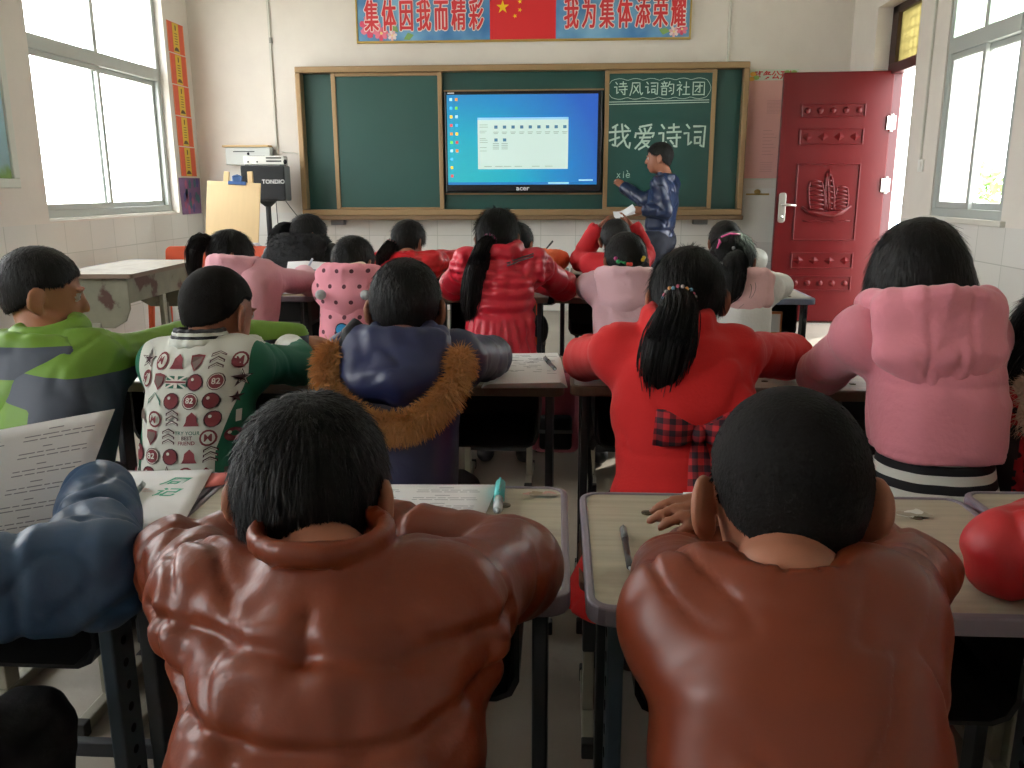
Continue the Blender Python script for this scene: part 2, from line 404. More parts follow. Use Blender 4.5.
g.obj('outer_frame', M_BFRAME, bb, bevel=.008)
g = G(); bbox(g, BX0 - .005, BX1 + .005, 7.99, 8.158, BZ0 - .04, BZ0); g.obj('chalk_tray', mat('brown_tray', '7a6248', .5, .2), bb, bevel=.006)
for x0, x1, y in ((-2.17, -1.145, 8.075), (.335, 1.33, 8.075)):
    g = G(); bbox(g, x0 + .03, x1 - .03, y, y + .02, BZ0 + .075, BZ1 - .085); p = g.obj('sliding_panel', M_BOARD, bb)
    g = G()
    for a, b, c, d_ in ((x0, x0 + .04, BZ0 + .055, BZ1 - .055), (x1 - .04, x1, BZ0 + .055, BZ1 - .055), (x0 + .04, x1 - .04, BZ0 + .055, BZ0 + .075), (x0 + .04, x1 - .04, BZ1 - .085, BZ1 - .055)):
        bbox(g, a, b, y - .012, y + .024, c, d_)
    g.obj('panel_frame', M_BFRAME, p, bevel=.004)
g = G(); bbox(g, -1.135, .33, 8.09, 8.105, 2.02, 2.035); bbox(g, -1.135, .33, 8.09, 8.105, 1.10, 1.115)
g.obj('screen_rail', M_BFRAME, bb, bevel=.003)

# chalk writing: strokes on a 100 x 100 grid
GLY = {
 '我': [[(38,96),(18,86)],[(5,68),(95,73)],[(30,90),(30,12),(20,20)],[(6,36),(48,48)],[(58,98),(64,50),(78,16),(92,6),(94,26)],[(84,58),(62,32),(40,14)],[(72,94),(86,82)]],
 '爱': [[(78,97),(28,88)],[(26,82),(34,68)],[(48,82),(52,70)],[(76,86),(64,70)],[(12,64),(8,48)],[(12,62),(92,63),(82,50)],[(28,46),(74,47)],[(48,60),(36,30),(10,4)],[(40,32),(72,34),(52,14),(26,0)],[(42,28),(64,10),(92,0)]],
 '诗': [[(14,94),(24,82)],[(4,62),(22,64),(22,16),(34,28)],[(44,84),(88,86)],[(66,98),(66,66)],[(38,66),(96,68)],[(40,44),(96,46)],[(80,58),(80,8),(68,14)],[(54,34),(64,22)]],
 '词': [[(14,94),(24,82)],[(4,62),(22,64),(22,16),(34,28)],[(44,88),(92,89),(88,8),(74,16)],[(48,66),(76,67)],[(50,46),(50,22)],[(50,46),(74,47),(72,24)],[(50,24),(74,25)]],
 '风': [[(22,90),(20,50),(6,6)],[(22,90),(74,91),(76,30),(88,8),(96,22)],[(62,74),(48,44),(28,20)],[(34,70),(66,22)]],
 '韵': [[(24,98),(28,90)],[(8,86),(46,87)],[(16,80),(20,68)],[(38,82),(34,68)],[(4,64),(50,65)],[(12,52),(12,6)],[(12,52),(44,52),(44,8)],[(12,30),(44,30)],[(12,8),(44,8)],[(66,96),(54,64)],[(62,78),(94,79),(92,16),(80,10)],[(66,56),(78,50)],[(62,30),(80,38)]],
 '社': [[(22,96),(30,86)],[(8,72),(40,74),(8,36)],[(26,54),(26,2)],[(30,48),(42,38)],[(54,58),(92,59)],[(72,92),(72,8)],[(48,8),(98,9)]],
 '团': [[(10,90),(10,4)],[(10,90),(90,90),(90,4)],[(10,6),(90,6)],[(24,64),(76,65)],[(58,80),(58,20),(46,26)],[(56,62),(26,28)]],
 'x': [[(20,60),(70,0)],[(70,60),(15,0)]], 'i': [[(50,60),(50,0)],[(50,78),(52,84)]], 'e': [[(15,30),(80,34),(70,58),(40,62),(15,40),(15,14),(40,0),(82,10)],[(25,105),(45,80)]],
}
M_CHALK = mat('white_chalk', 'b9cfc4', .95, var=.2, vscale=40)
rng = random.Random(11)
CHY = 8.0745
def chalk(g, txt, x, z, size, step, w, xs=1.0):
    for i, ch in enumerate(txt):
        for st in GLY[ch]:
            P = [Vector((x + i * step + (px / 100 * xs + rng.uniform(-.008, .008)) * size - BX0, CHY - YF - .0005, z + (py / 100 + rng.uniform(-.008, .008)) * size)) for px, py in st]
            Q = [P[0]]
            for a, b in zip(P[:-1], P[1:]):
                Q += [a.lerp(b, .5), b]
            Q[0] = Q[0] - (Q[1] - Q[0]).normalized() * w * .4; Q[-1] = Q[-1] + (Q[-1] - Q[-2]).normalized() * w * .4
            g.strip(Q, w)
def chalk_part(nm, build):
    g = G(); build(g); o_ = g.obj(nm, M_CHALK, bb); o_['label'] = 'white handwritten chalk'
chalk_part('chalk_heading', lambda g: chalk(g, '诗风词韵社团', .415, 1.965, .125, .139, .009))
chalk_part('chalk_writing', lambda g: chalk(g, '我爱诗词', .375, 1.50, .225, .226, .017, .93))
chalk_part('chalk_spelling', lambda g: chalk(g, 'xie', .455, 1.25, .062, .042, .006, .8))
def cloud(g):
    top = [(.395 + .85 * t / 40 - BX0, CHY - YF - .0005, 2.098 + .017 * abs(math.sin(math.pi * t / 40 * 6))) for t in range(41)]
    bot = [(x, y, 1.955 - (z - 2.098)) for x, y, z in reversed(top)]
    rt = [(1.245 + .035 * math.sin(math.pi * t / 8) - BX0, CHY - YF - .0005, 2.098 - .143 * t / 8) for t in range(1, 8)]; lf = [(.395 - .035 * math.sin(math.pi * t / 8) - BX0, CHY - YF - .0005, 1.955 + .143 * t / 8) for t in range(1, 8)]
    g.strip(top + rt + bot + lf + top[:1], .004)
chalk_part('chalk_cloud_border', cloud)
for z in (1.915, 1.895): chalk_part('chalk_underline', lambda g: g.strip([(.375 - BX0, CHY - YF - .0005, z), (1.27 - BX0, CHY - YF - .0005, z + .012)], .006))

# the flat screen let into the middle of the board
scr = thing('flat_screen', 'large flat screen showing a blue desktop, let into the middle of the blackboard', 'screen', (-.4, 8.05, 1.57))
def SM(x, y, z=0): return (x + .4, y - 8.05, z - 1.57)
g = G(); g.b2(SM(-1.118, 8.03, 1.125), SM(.312, 8.088, 2.015)); g.obj('bezel', mat('black_gloss_plastic', '15161c', .25), scr, bevel=.006)
def screen_material():
    m = bpy.data.materials.new('lit_blue_screen'); m.use_nodes = True; nt = m.node_tree; b = nt.nodes['Principled BSDF']; L = nt.links.new
    tc = nd(nt, 'ShaderNodeTexCoord'); sp = nd(nt, 'ShaderNodeSeparateXYZ'); L(tc.outputs['Object'], sp.inputs[0])
    # cyan glow low on the left fading to royal blue, as the wallpaper is
    vm = nd(nt, 'ShaderNodeVectorMath', operation='DISTANCE'); L(tc.outputs['Object'], vm.inputs[0]); vm.inputs[1].default_value = (-.52, -.02, -.42)
    rp = nd(nt, 'ShaderNodeValToRGB'); mr = nd(nt, 'ShaderNodeMapRange'); L(vm.outputs['Value'], mr.inputs[0]); mr.inputs[2].default_value = 1.6; L(mr.outputs[0], rp.inputs[0])
    els = rp.color_ramp.elements; els[0].position = 0; els[0].color = lin('35d8e4'); els[1].position = 1; els[1].color = lin('2a63d8')
    for p, c in ((.28, '22cdea'), (.52, '26a4ea'), (.8, '2f74de')): q = els.new(p); q.color = lin(c)
    L(rp.outputs[0], b.inputs['Emission Color']); b.inputs['Emission Strength'].default_value = .7; b.inputs['Base Color'].default_value = (.01, .01, .02, 1); b.inputs['Roughness'].default_value = .25
    return m
g = G(); g.b2(SM(-1.098, 8.026, 1.19), SM(.275, 8.031, 1.985)); dsp = g.obj('display', screen_material(), scr)
def em(name, c, s=.8):
    return mat(name, c, .4, emit=s)
g = G(); g.b2(SM(-.818, 8.0245, 1.33), SM(.01, 8.0262, 1.77)); g.obj('open_window', em('window_page', 'c4dbd6', .42), dsp)
g = G(); g.cur = 0
g.b2(SM(-.818, 8.0235, 1.765), SM(.01, 8.0262, 1.785)); g.cur = 1
g.b2(SM(-1.098, 8.0235, 1.19), SM(.275, 8.0262, 1.212)); g.cur = 2
for x in [-.665 + .0785 * k for k in range(9)]:
    g.b2(SM(x, 8.0225, 1.688), SM(x + .03, 8.0244, 1.715))
for x in (-.665, -.586): g.b2(SM(x, 8.0225, 1.575), SM(x + .03, 8.0244, 1.602))
g.cur = 3
for x in [-.675 + .0785 * k for k in range(9)]: g.b2(SM(x, 8.0225, 1.655), SM(x + .05, 8.0244, 1.660)); g.b2(SM(x + .005, 8.0225, 1.642), SM(x + .042, 8.0244, 1.647))
for x in (-.68, -.60):
    for j in range(4): g.b2(SM(x, 8.0225, 1.555 - j * .016), SM(x + .058, 8.0244, 1.560 - j * .016))
for z in (1.72, 1.70, 1.665, 1.65, 1.60, 1.585, 1.565, 1.52, 1.49): g.b2(SM(-.80, 8.0225, z), SM(-.80 + .05 + .03 * ((z * 97) % 1), 8.0244, z + .004))
for x in (-.76, -.66, -.58, -.48, -.32, -.2): g.b2(SM(x, 8.0225, 1.352), SM(x + .07, 8.0244, 1.357))
cols = ['9fd3e8', '6cc644', 'e08b3a', 'd14b4b', 'f1c232', '46b3e6']
for c in range(2):
    for r_ in range(10 if c == 0 else 7):
        g.cur = 4 + (r_ * 5 + c * 2) % 6; x = -1.072 + c * .05; z = 1.945 - r_ * .075
        g.b2(SM(x, 8.0235, z - .013), SM(x + .024, 8.0262, z + .012))
g.cur = 4
g.b2(SM(-.17, 8.0225, 1.196), SM(.02, 8.0262, 1.212)); g.b2(SM(.11, 8.0225, 1.222), SM(.24, 8.0262, 1.236))
g.obj('desktop_icon_print', [em('titlebar_blue', '7fb8dc', .7), em('taskbar_blue', '1f6fae', .6), em('icon_blue', '3a6f8f', .5), em('icon_grey', '8aa09b', .5)] + [em('icon_' + c, c, .6) for c in cols], dsp)
V, Fs = text_geo('acer', .058, .0012); g = G(); g.add(V, Fs, Matrix.Translation(SM(-.405, 8.0285, 1.157)) @ Matrix(((1.2, 0, 0, 0), (0, 0, -1, 0), (0, 1, 0, 0), (0, 0, 0, 1))))
g.b2(SM(-1.09, 8.028, 1.995), SM(-1.03, 8.0305, 2.005)); g.obj('logo', mat('pale_logo', 'd8dadc', .4), scr)

# banner above the board
bn = thing('banner', 'blue motto banner with red characters and a red flag in the middle, above the blackboard', 'banner', (-.42, YF, 2.455))
def NM(x, z): return front_M(x + .42, -.022, z - 2.455)
M_BLUE = bpy.data.materials.new('printed_blue_sky'); M_BLUE.use_nodes = True
_nt = M_BLUE.node_tree; _b = _nt.nodes['Principled BSDF']; _tc = nd(_nt, 'ShaderNodeTexCoord'); _n = nd(_nt, 'ShaderNodeTexNoise'); _n.inputs['Scale'].default_value = 2.4; _n.inputs['Detail'].default_value = 3
_rp = nd(_nt, 'ShaderNodeValToRGB'); _rp.color_ramp.elements[0].position = .35; _rp.color_ramp.elements[0].color = lin('2c6fae'); _rp.color_ramp.elements[1].position = .7; _rp.color_ramp.elements[1].color = lin('7fb4d8')
_nt.links.new(_tc.outputs['Object'], _n.inputs[0]); _nt.links.new(_n.outputs[0], _rp.inputs[0]); _nt.links.new(_rp.outputs[0], _b.inputs['Base Color']); _b.inputs['Roughness'].default_value = .5
M_RED = mat('flag_red', 'd8232a', .5); M_GOLD = mat('gold_trim', 'b99b52', .4, .4); M_YEL = mat('star_yellow', 'f6d31c', .5)
ZB0, ZB1 = 2.455, 2.955
g = G(); g.b2((-1.50, -.022, 0.012), (1.50, -.002, ZB1 - ZB0 - .012)); g.obj('printed_panel', M_BLUE, bn)
g = G()
for a in ((-1.51, 1.51, -.005, .014), (-1.51, 1.51, .486, .505), (-1.51, -1.494, 0, .5), (1.494, 1.51, 0, .5)): g.b2((a[0], -.032, a[2]), (a[1], 0, a[3]))
g.obj('gilt_frame', M_GOLD, bn, bevel=.004)
g = G(); g.b2((-.287, -.0245, .014), (.307, -.0215, .486)); fl = g.obj('flag', M_RED, bn)
g = G()
fx, fz = -.706, 2.955
def fst(x, z, r, rot): g.prism([(a, b) for a, b in star(0, 0, r, rot)], .003, .0045, NM(x, z))
fst(fx + .115, 2.742, .060, 90)
for a, b, rot in ((.205, 2.84, 120), (.25, 2.785, 100), (.25, 2.715, 70), (.205, 2.665, 40)): fst(fx + a + .02, b, .021, rot)
g.obj('star', M_YEL, fl)
def flower(x, z, s, cols_, parent):
    gg = G()
    for k in range(7):
        a = R(360 * k / 7 + 10); gg.cur = k % 2
        M = NM(x, z) @ Matrix.Rotation(a, 4, 'Z')
        gg.prism([(0, 0), (s * .55, -s * .32), (s * .95, -s * .22), (s, 0), (s * .92, s * .24), (s * .5, s * .3)], .0022 + k * .0002, .0026 + k * .0002, M)
    gg.cur = 2; gg.prism([(s * .2 * math.cos(R(30 * i)), s * .2 * math.sin(R(30 * i))) for i in range(12)], .0045, .005, NM(x, z))
    return gg.obj('flower_print', cols_, parent)
pk = [mat('petal_pink', 'e77a92', .6), mat('petal_rose', 'd84d6c', .6), mat('petal_yellow', 'f1d890', .6)]
wh = [mat('petal_white', 'ead9d6', .6), mat('petal_blush', 'e3b4b8', .6), pk[2]]
flower(-1.80, 2.595, .10, pk, bn); flower(-1.70, 2.535, .065, pk, bn); flower(-1.60, 2.515, .045, wh, bn); flower(.94, 2.515, .045, wh, bn); flower(1.01, 2.535, .05, pk, bn)
gg = G()
for x, z, a in ((-1.50, 2.50, 10), (-1.56, 2.53, 120), (.90, 2.50, 160)): gg.prism([(0, -.02), (.05, -.035), (.10, 0), (.05, .03)], .002, .0025, NM(x, z) @ Matrix.Rotation(R(a), 4, 'Z'))
gg.obj('leaf_print', mat('leaf_green', '7fa860', .6), bn)
for txt, x0, x1 in (('集体因我而精彩', -1.785, -.83), ('我为集体添荣耀', .025, .975)):
    gw, gr_ = G(), G()
    for i, ch in enumerate(txt):
        x = x0 + (x1 - x0) * i / 6
        V, Fs = text_geo(ch, .185, 0, .0, .72); MM = NM(x, 2.662) @ Matrix.Diagonal((1, 1.52, 1, 1))
        for k in range(12): gw.add([(a + .0115 * math.cos(R(30 * k)), b + .008 * math.sin(R(30 * k)), .004 + .0002 * k) for a, b, c in V], Fs, MM)
        for k in range(8): gr_.add([(a + .0048 * math.cos(R(45 * k)), b + .0025 * math.sin(R(45 * k)), .0072 + .0002 * k) for a, b, c in V], Fs, MM)
    gw.obj('letter_outline', mat('print_cream', 'f2e6e0', .6), bn); gr_.obj('lettering', mat('print_red', 'd33036', .5), bn)

# five award sheets and a purple one down the left wall beside the window
M_AWR = mat('award_red', 'd95a3e', .6, var=.12, vscale=30); M_AWY = mat('award_yellow', 'd9b93f', .6); M_AWD = mat('award_dark', '5b4630', .7); M_AWO = mat('award_orange', 'e78a52', .6)
zt = 2.605
nth = ('highest', 'second from the top', 'middle', 'second from the bottom', 'lowest')
for k in range(5):
    z1 = zt - k * .268; z0 = z1 - .258; cx = 7.90; sk = .008 * k - .016
    a = thing('award_sheet', nth[k] + ' of five red award sheets beside the left window', 'award sheet', (XL, cx, (z0 + z1) / 2), 0, 'award sheets on the left wall')
    AM = left_M(.003, 0, 0)
    g = G(); g.prism([(-.165 + sk, -.129), (.165 + sk, -.129), (.165 + sk, .129), (-.165 + sk, .129)], 0, .0012, AM); g.cur = 1
    for x in (-.155, .155): g.prism([(x - .006 + sk, -.12), (x + .006 + sk, -.12), (x + .006 + sk, .12), (x - .006 + sk, .12)], .0012, .0014, AM)
    g.obj('paper', [M_AWR, M_AWO], a)
    g = G(); g.prism([(-.06 + sk, -.125), (.06 + sk, -.125), (.06 + sk, .125), (-.06 + sk, .125)], .0012, .0018, AM); g.cur = 1
    g.prism(rrect(.02, .045, .006, 3, sk, .085), .0018, .0022, AM)
    g.prism([(-.05 + sk, -.11), (.055 + sk, -.11), (.03 + sk, -.085), (.0 + sk, -.075), (-.03 + sk, -.085)], .0018, .0022, AM)
    for j in range(5): g.prism([(-.025 + sk, .04 - j * .022), (.03 + sk, .04 - j * .022), (.03 + sk, .034 - j * .022), (-.025 + sk, .034 - j * .022)], .0018, .002, AM)
    g.obj('print', [M_AWY, M_AWD], a)
pp = thing('purple_poster', 'small purple patterned poster under the award sheets', 'poster', (XL, 7.915, 1.09))
g = G(); g.prism([(-.21, -.16), (.2, -.16), (.22, .17), (-.23, .17)], 0.001, .003, left_M(.002, 0, 0)); g.obj('paper', mat('purple_paper', '7d5a86', .6, var=.3, vscale=14), pp)
g = G()
for k in range(16):
    a, b = random.Random(k).uniform(-.17, .17), random.Random(k + 50).uniform(-.13, .13); g.cur = k % 3
    g.prism([(a + .03 * math.cos(i), b + .045 * math.sin(i)) for i in range(6)], .003, .0034, left_M(.002, 0, 0))
g.obj('print', [mat('teal_print', '3f6f78', .6), mat('rose_print', 'a2527a', .6), mat('indigo_print', '4f4a86', .6)], pp)

# framed landscape at the left edge
pt = thing('landscape_picture', 'white framed picture of sky over green grass, on the wall before the left window', 'picture', (XL, 4.86, 1.75))
g = G(); PM = left_M(.0, 0, 0)
for x0, x1, z0, z1 in ((-.5, .5, -.58, -.52), (-.5, .5, .52, .58), (-.5, -.44, -.52, .52), (.44, .5, -.52, .52)): g.b2((x0, z0, 0), (x1, z1, .03), PM)
g.obj('frame', mat('white_frame', 'cdd0c8', .5), pt, bevel=.006)
def sky_picture():
    m = bpy.data.materials.new('painted_landscape'); m.use_nodes = True; nt = m.node_tree; b = nt.nodes['Principled BSDF']; L = nt.links.new
    tc = nd(nt, 'ShaderNodeTexCoord'); sp = nd(nt, 'ShaderNodeSeparateXYZ'); L(tc.outputs['Object'], sp.inputs[0])
    n = nd(nt, 'ShaderNodeTexNoise'); n.inputs['Scale'].default_value = 8; L(tc.outputs['Object'], n.inputs[0])
    a = nd(nt, 'ShaderNodeMath', operation='MULTIPLY_ADD'); L(n.outputs[0], a.inputs[0]); a.inputs[1].default_value = .25; L(sp.outputs[2], a.inputs[2])
    mr = nd(nt, 'ShaderNodeMapRange'); L(a.outputs[0], mr.inputs[0]); mr.inputs[1].default_value = -.5; mr.inputs[2].default_value = .6
    rp = nd(nt, 'ShaderNodeValToRGB'); L(mr.outputs[0], rp.inputs[0]); e_ = rp.color_ramp.elements
    e_[0].position = 0; e_[0].color = lin('8fae4f'); e_[1].position = 1; e_[1].color = lin('cfd9d6')
    for p, c in ((.13, '7a9c57'), (.18, '8fb0b8'), (.4, '9ec0cf')): q = e_.new(p); q.color = lin(c)
    L(rp.outputs[0], b.inputs['Base Color']); b.inputs['Roughness'].default_value = .5; return m
g = G(); g.b2((-.44, -.52, .002), (.44, .52, .012), PM); g.obj('picture_sheet', sky_picture(), pt)

# wiring and small fittings
M_WIRE = mat('white_conduit', 'c6c4bb', .6); M_BLK = mat('black_plastic', '17181b', .45); M_WHT = mat('white_plastic', 'dcdcd6', .4)
g = G(); g.box((-2.745, YF - .008, 2.3), (.022, .016, 1.75)); g.obj('wall_conduit', M_WIRE, bevel=.003); tag(bpy.data.objects['wall_conduit'], 'thin white cable conduit running down the wall left of the blackboard', 'conduit')
g = G(); g.box((1.43, YF - .008, 2.8), (.022, .016, 1.1)); tag(g.obj('wall_conduit', M_WIRE, bevel=.003), 'thin white cable conduit on the wall above the blackboard by its door end', 'conduit')
g = G(); g.box((-2.735, YF - .012, 2.49), (.025, .024, .05)); tag(g.obj('cable_clip', mat('grey_clip', '8f8d86', .6), bevel=.003), 'small grey clip on the conduit left of the blackboard', 'clip')
g = G(); g.tube([(-2.70, YF - .006, 1.50), (-2.51, YF - .006, 1.478)], .006, 6); tag(g.obj('wall_cable', M_WIRE), 'thin cable crossing the wall from the control box to the blackboard', 'cable')
lsw = thing('light_switch', 'white light switch on the wall between the doorway and the right window', 'switch', (XR, 6.36, 1.31))
g = G(); g.prism(rrect(.086, .086, .008), 0, .012, right_M(0, 0, 0)); g.obj('plate', M_WHT, lsw, bevel=.003)
g = G(); g.prism(rrect(.03, .05, .004), .012, .017, right_M(0, 0, 0)); g.obj('rocker', M_WHT, lsw)
g = G(); g.box((XR - .008, 6.37, 2.35), (.016, .02, 2.0)); tag(g.obj('wall_conduit', M_WIRE, bevel=.003), 'thin white conduit running up from the light switch by the doorway', 'conduit')
for x, z, s in ((-2.175, .845, 'left'), (1.245, .85, 'door')):
    g = G(); g.box((x, YF - .04, z), (.13, .08, .05)); tag(g.obj('tray_bracket', mat('grey_bracket', '77787a', .5, .3), bevel=.004), 'grey bracket under the %s end of the chalk tray' % s, 'bracket')
g = G(); g.tube([(-1.62, YF - .008, .87), (-1.66, YF - .01, .80), (-1.74, YF - .008, .70), (-1.76, YF - .008, .60)], .003, 5); tag(g.obj('wall_cable', M_WIRE), 'thin grey cable hanging down the tiles under the chalk tray', 'cable')

# wall control box, loudspeaker on its stand, receiver on top
cb = thing('control_box', 'pale grey wall box with a thin wooden rail on top, behind the loudspeaker', 'box', (-3.0, YF, 1.45))
g = G(); g.b2((-.21, -.10, -.07), (.22, 0, .09)); g.obj('case', mat('grey_enamel', 'b9bcb8', .5), cb, bevel=.006)
g = G(); g.b2((-.23, -.12, .09), (.21, 0, .108)); g.obj('wooden_rail', mat('pale_wood', 'b79a6c', .6), cb, bevel=.003)
g = G(); g.box((-.03, -.104, .05), (.2, .01, .008)); g.ball((.01, -.10, .03), .012); g.b2((.0, -.108, .0), (.17, -.1, .012)); g.obj('slot', M_BLK, cb)
spk = thing('loudspeaker', 'black loudspeaker with pale lettering raised on a tripod stand', 'loudspeaker', (-2.70, 7.70, 1.05))
g = G(); M = Matrix.Rotation(R(8), 4, 'Z')
g.b2((-.23, 0, 0), (.165, .26, .315), M); g.obj('cabinet', mat('speaker_grey', '6d7072', .6), spk, bevel=.012)
g = G(); g.b2((-.225, -.022, .004), (.16, .002, .311), M); g.obj('grille', mat('speaker_black_cloth', '141518', .75, bump=.5, scale=500), spk, bevel=.012)
V, Fs = text_geo('TONDIO', .05, .001); g = G(); g.add(V, Fs, M @ front_M(.06, -.0235, .17)); g.obj('lettering', mat('pale_letter', 'cfcfcf', .4), spk)
st = thing('speaker_stand', 'black tripod stand carrying the loudspeaker', 'speaker stand', (-2.74, 7.80, 0))
g = G(); g.cyl((0, 0, .16), (0, 0, 1.0), .024); g.cyl((0, 0, .55), (0, 0, .66), .033); g.cyl((0, 0, 1.0), (0, 0, 1.05), .03, .085); g.obj('pole', mat('stand_black', '1c1d20', .45), st, smooth=False)
for k in range(3):
    a = R(90 + 120 * k); g = G(); c, s = math.cos(a), math.sin(a)
    g.tube([(c * .02, s * .02, .52), (c * .40, s * .30, .02)], .012, 8); g.tube([(c * .02, s * .02, .20), (c * .21, s * .16, .27)], .008, 6); g.obj('leg', MATS['stand_black'], st, smooth=True)
for pts, where in (([(-2.87, 7.72, 1.05), (-2.9, 7.75, .93), (-2.96, 7.85, .88), (-3.0, 8.0, .9)], 'left'), ([(-2.64, 7.73, 1.05), (-2.66, 7.8, .8), (-2.62, 7.8, .5), (-2.68, 7.78, .02)], 'pole'), ([(-2.56, 7.76, 1.05), (-2.5, 7.9, .9), (-2.38, 7.95, .75), (-2.34, 8.0, .5), (-2.4, 8.0, .02)], 'board')):
    P = [Vector(p) for p in pts]; Q = []
    for i in range(len(P) - 1):
        for t in range(4): Q.append(P[i].lerp(P[i + 1], t / 4))
    Q.append(P[-1])
    for _ in range(3): Q = [Q[0]] + [(Q[i - 1] + Q[i] * 2 + Q[i + 1]) / 4 for i in range(1, len(Q) - 1)] + [Q[-1]]
    g = G(); g.tube(Q, .004, 6); tag(g.obj('speaker_cable', M_BLK, smooth=True), {'left': 'black cable curving from the loudspeaker back to the wall on its window side', 'pole': 'black cable hanging down close beside the loudspeaker stand pole', 'board': 'black cable hanging from the loudspeaker corner nearest the blackboard'}[where], 'cable')
rc = thing('wireless_receiver', 'white receiver unit with dark slots lying on top of the loudspeaker', 'receiver', (-2.735, 7.72, 1.366))
g = G(); g.b2((-.17, -.0, .006), (.185, .2, .082), M); g.obj('case', M_WHT, rc, bevel=.005)
g = G()
for z in (.03, .058): g.b2((.03, -.003, z), (.165, .001, z + .012), M)
for x in (-.13, -.05): g.ball(tuple(M @ Vector((x, 0, .03))), .008)
g.ball(tuple(M @ Vector((.19, .02, .03))), .022); g.obj('control', M_BLK, rc)
g = G()
for x in (-.15, .16): g.box(tuple(M @ Vector((x, .03, .003))), (.03, .02, .006)); g.box(tuple(M @ Vector((x, .17, .003))), (.03, .02, .006))
g.obj('foot', M_BLK, rc)

# easel with a drawing board
es = thing('easel', 'wooden easel standing between the left window and the loudspeaker', 'easel', (-2.75, 6.95, 0))
M_PINE = mat('pale_pine', 'd3b585', .55, var=.12, vscale=4, bump=.03, bstretch=(8, 8, 1))
for s in (-1, 1):
    g = G(); M = Matrix.Translation((s * .19, 0, 0)) @ Matrix.Rotation(R(s * -4), 4, 'Y') @ Matrix.Rotation(R(-9), 4, 'X'); g.b2((-.022, -.012, 0.004), (.022, .012, 1.32), M); g.obj('leg', M_PINE, es, bevel=.003)
g = G(); M = Matrix.Rotation(R(20), 4, 'X'); g.b2((-.022, .46, 0.25), (.022, .485, 1.3), M); 
g = G(); g.tube([(0, .62, .01), (0, .24, 1.15)], .02, 8); g.obj('leg', M_PINE, es)
g = G(); g.b2((-.27, .02, .52), (.27, .06, .56)); g.b2((-.12, .13, 1.04), (.12, .17, 1.08)); g.obj('crossbar', M_PINE, es, bevel=.003)
g = G(); g.b2((-.29, .02, .56), (.29, .06, .585)); g.obj('ledge', M_PINE, es, bevel=.003)
BM = Matrix.Translation((-2.75 - .03, 6.95 - .005, .587)) @ Matrix.Rotation(R(3), 4, 'Y') @ Matrix.Rotation(R(-9), 4, 'X')
db = thing('drawing_board', 'blank pale wooden drawing board propped on the easel', 'drawing board', (0, 0, 0)); db.matrix_world = BM
g = G(); g.b2((-.225, -.016, 0), (.225, 0, .635)); g.obj('panel', mat('board_wood', 'd8bd8e', .5, var=.07, vscale=5, bstretch=(6, 6, .8), bump=.02), db, bevel=.003)
cl = thing('bulldog_clip', 'blue bulldog clip gripping the top of the drawing board', 'clip', (0, 0, 0)); cl.matrix_world = BM @ Matrix.Translation((.03, -.008, .633))
g = G(); g.b2((-.075, -.018, -.02), (.075, .014, .008)); g.obj('jaw', mat('blue_clip_metal', '3f5f92', .35, .4), cl, bevel=.004)
g = G(); g.tube([(-.03, -.008, .0), (-.035, -.012, .045), (-.0, -.014, .055), (.035, -.012, .045), (.03, -.008, 0)], .011, 8); g.b2((-.03, -.018, .0), (.03, -.006, .05)); g.obj('lever', mat('blue_clip_dark', '35527f', .35, .4), cl, bevel=.003)

# notice sheets between the board and the door
ns = thing('notice_sheet', 'pink notice sheet with a red floral heading on the wall behind the door', 'notice', (1.83, YF, 1.72))
g = G(); g.b2((-.21, -.012, -.49), (.23, -.002, .47)); g.obj('backing', mat('pale_mint_board', 'c9d3c4', .6), ns, bevel=.003)
g = G(); g.b2((-.20, -.014, -.48), (.175, -.0115, .375)); g.obj('pink_paper', mat('faded_pink_paper', 'dfa9a2', .8, var=.05, vscale=3), ns)
g = G()
V, Fs = text_geo('班务公开栏', .075, .002); g.add(V, Fs, front_M(0.03, -.0145, .415)); g.cur = 1
for j in range(10): g.b2((-.03 + .0 * j, -.0148, .2 - j * .012), (.10, -.0142, .203 - j * .012))
for j in range(8): g.b2((-.05, -.0148, -.06 - j * .03), (.03 + .02 * (j % 3), -.0142, -.056 - j * .03))
for j in range(6): g.b2((-.06, -.0148, -.34 - j * .016), (.05, -.0142, -.337 - j * .016)); g.b2((.09, -.0148, -.34 - j * .016), (.15, -.0142, -.337 - j * .016))
g.obj('lettering', [mat('heading_red', 'c23b38', .6), mat('faint_print', 'c08f8a', .8)], ns)
g = G()
for k, (x, z) in enumerate(((-.17, .43), (-.14, .40), (-.18, .39), (.13, .44), (.17, .42), (.19, .44))):
    g.cur = k % 2; g.prism([(x + .028 * math.cos(R(40 * i)), z + .02 * math.sin(R(40 * i))) for i in range(9)], .0142, .0152, front_M(0, 0, 0))
g.obj('flower_print', [mat('print_orange', 'e0a83f', .6), mat('print_leafgreen', '8fae5a', .6)], ns)
cn = thing('clipped_papers', 'white papers under a brass bulldog clip on the wall beside the door handle', 'papers', (1.80, YF, 1.0))
g = G(); g.b2((-.17, -.006, -.34), (.13, -.002, .15)); g.b2((-.15, -.009, -.30), (.08, -.0062, .10)); g.obj('sheet', mat('white_paper', 'dfded8', .8), cn)
g = G(); g.b2((-.14, -.016, .09), (.07, -.004, .105)); g.ball((-.04, -.018, .12), (.03, .012, .022)); g.obj('clip', mat('brass_clip', 'b59b5c', .35, .7), cn)
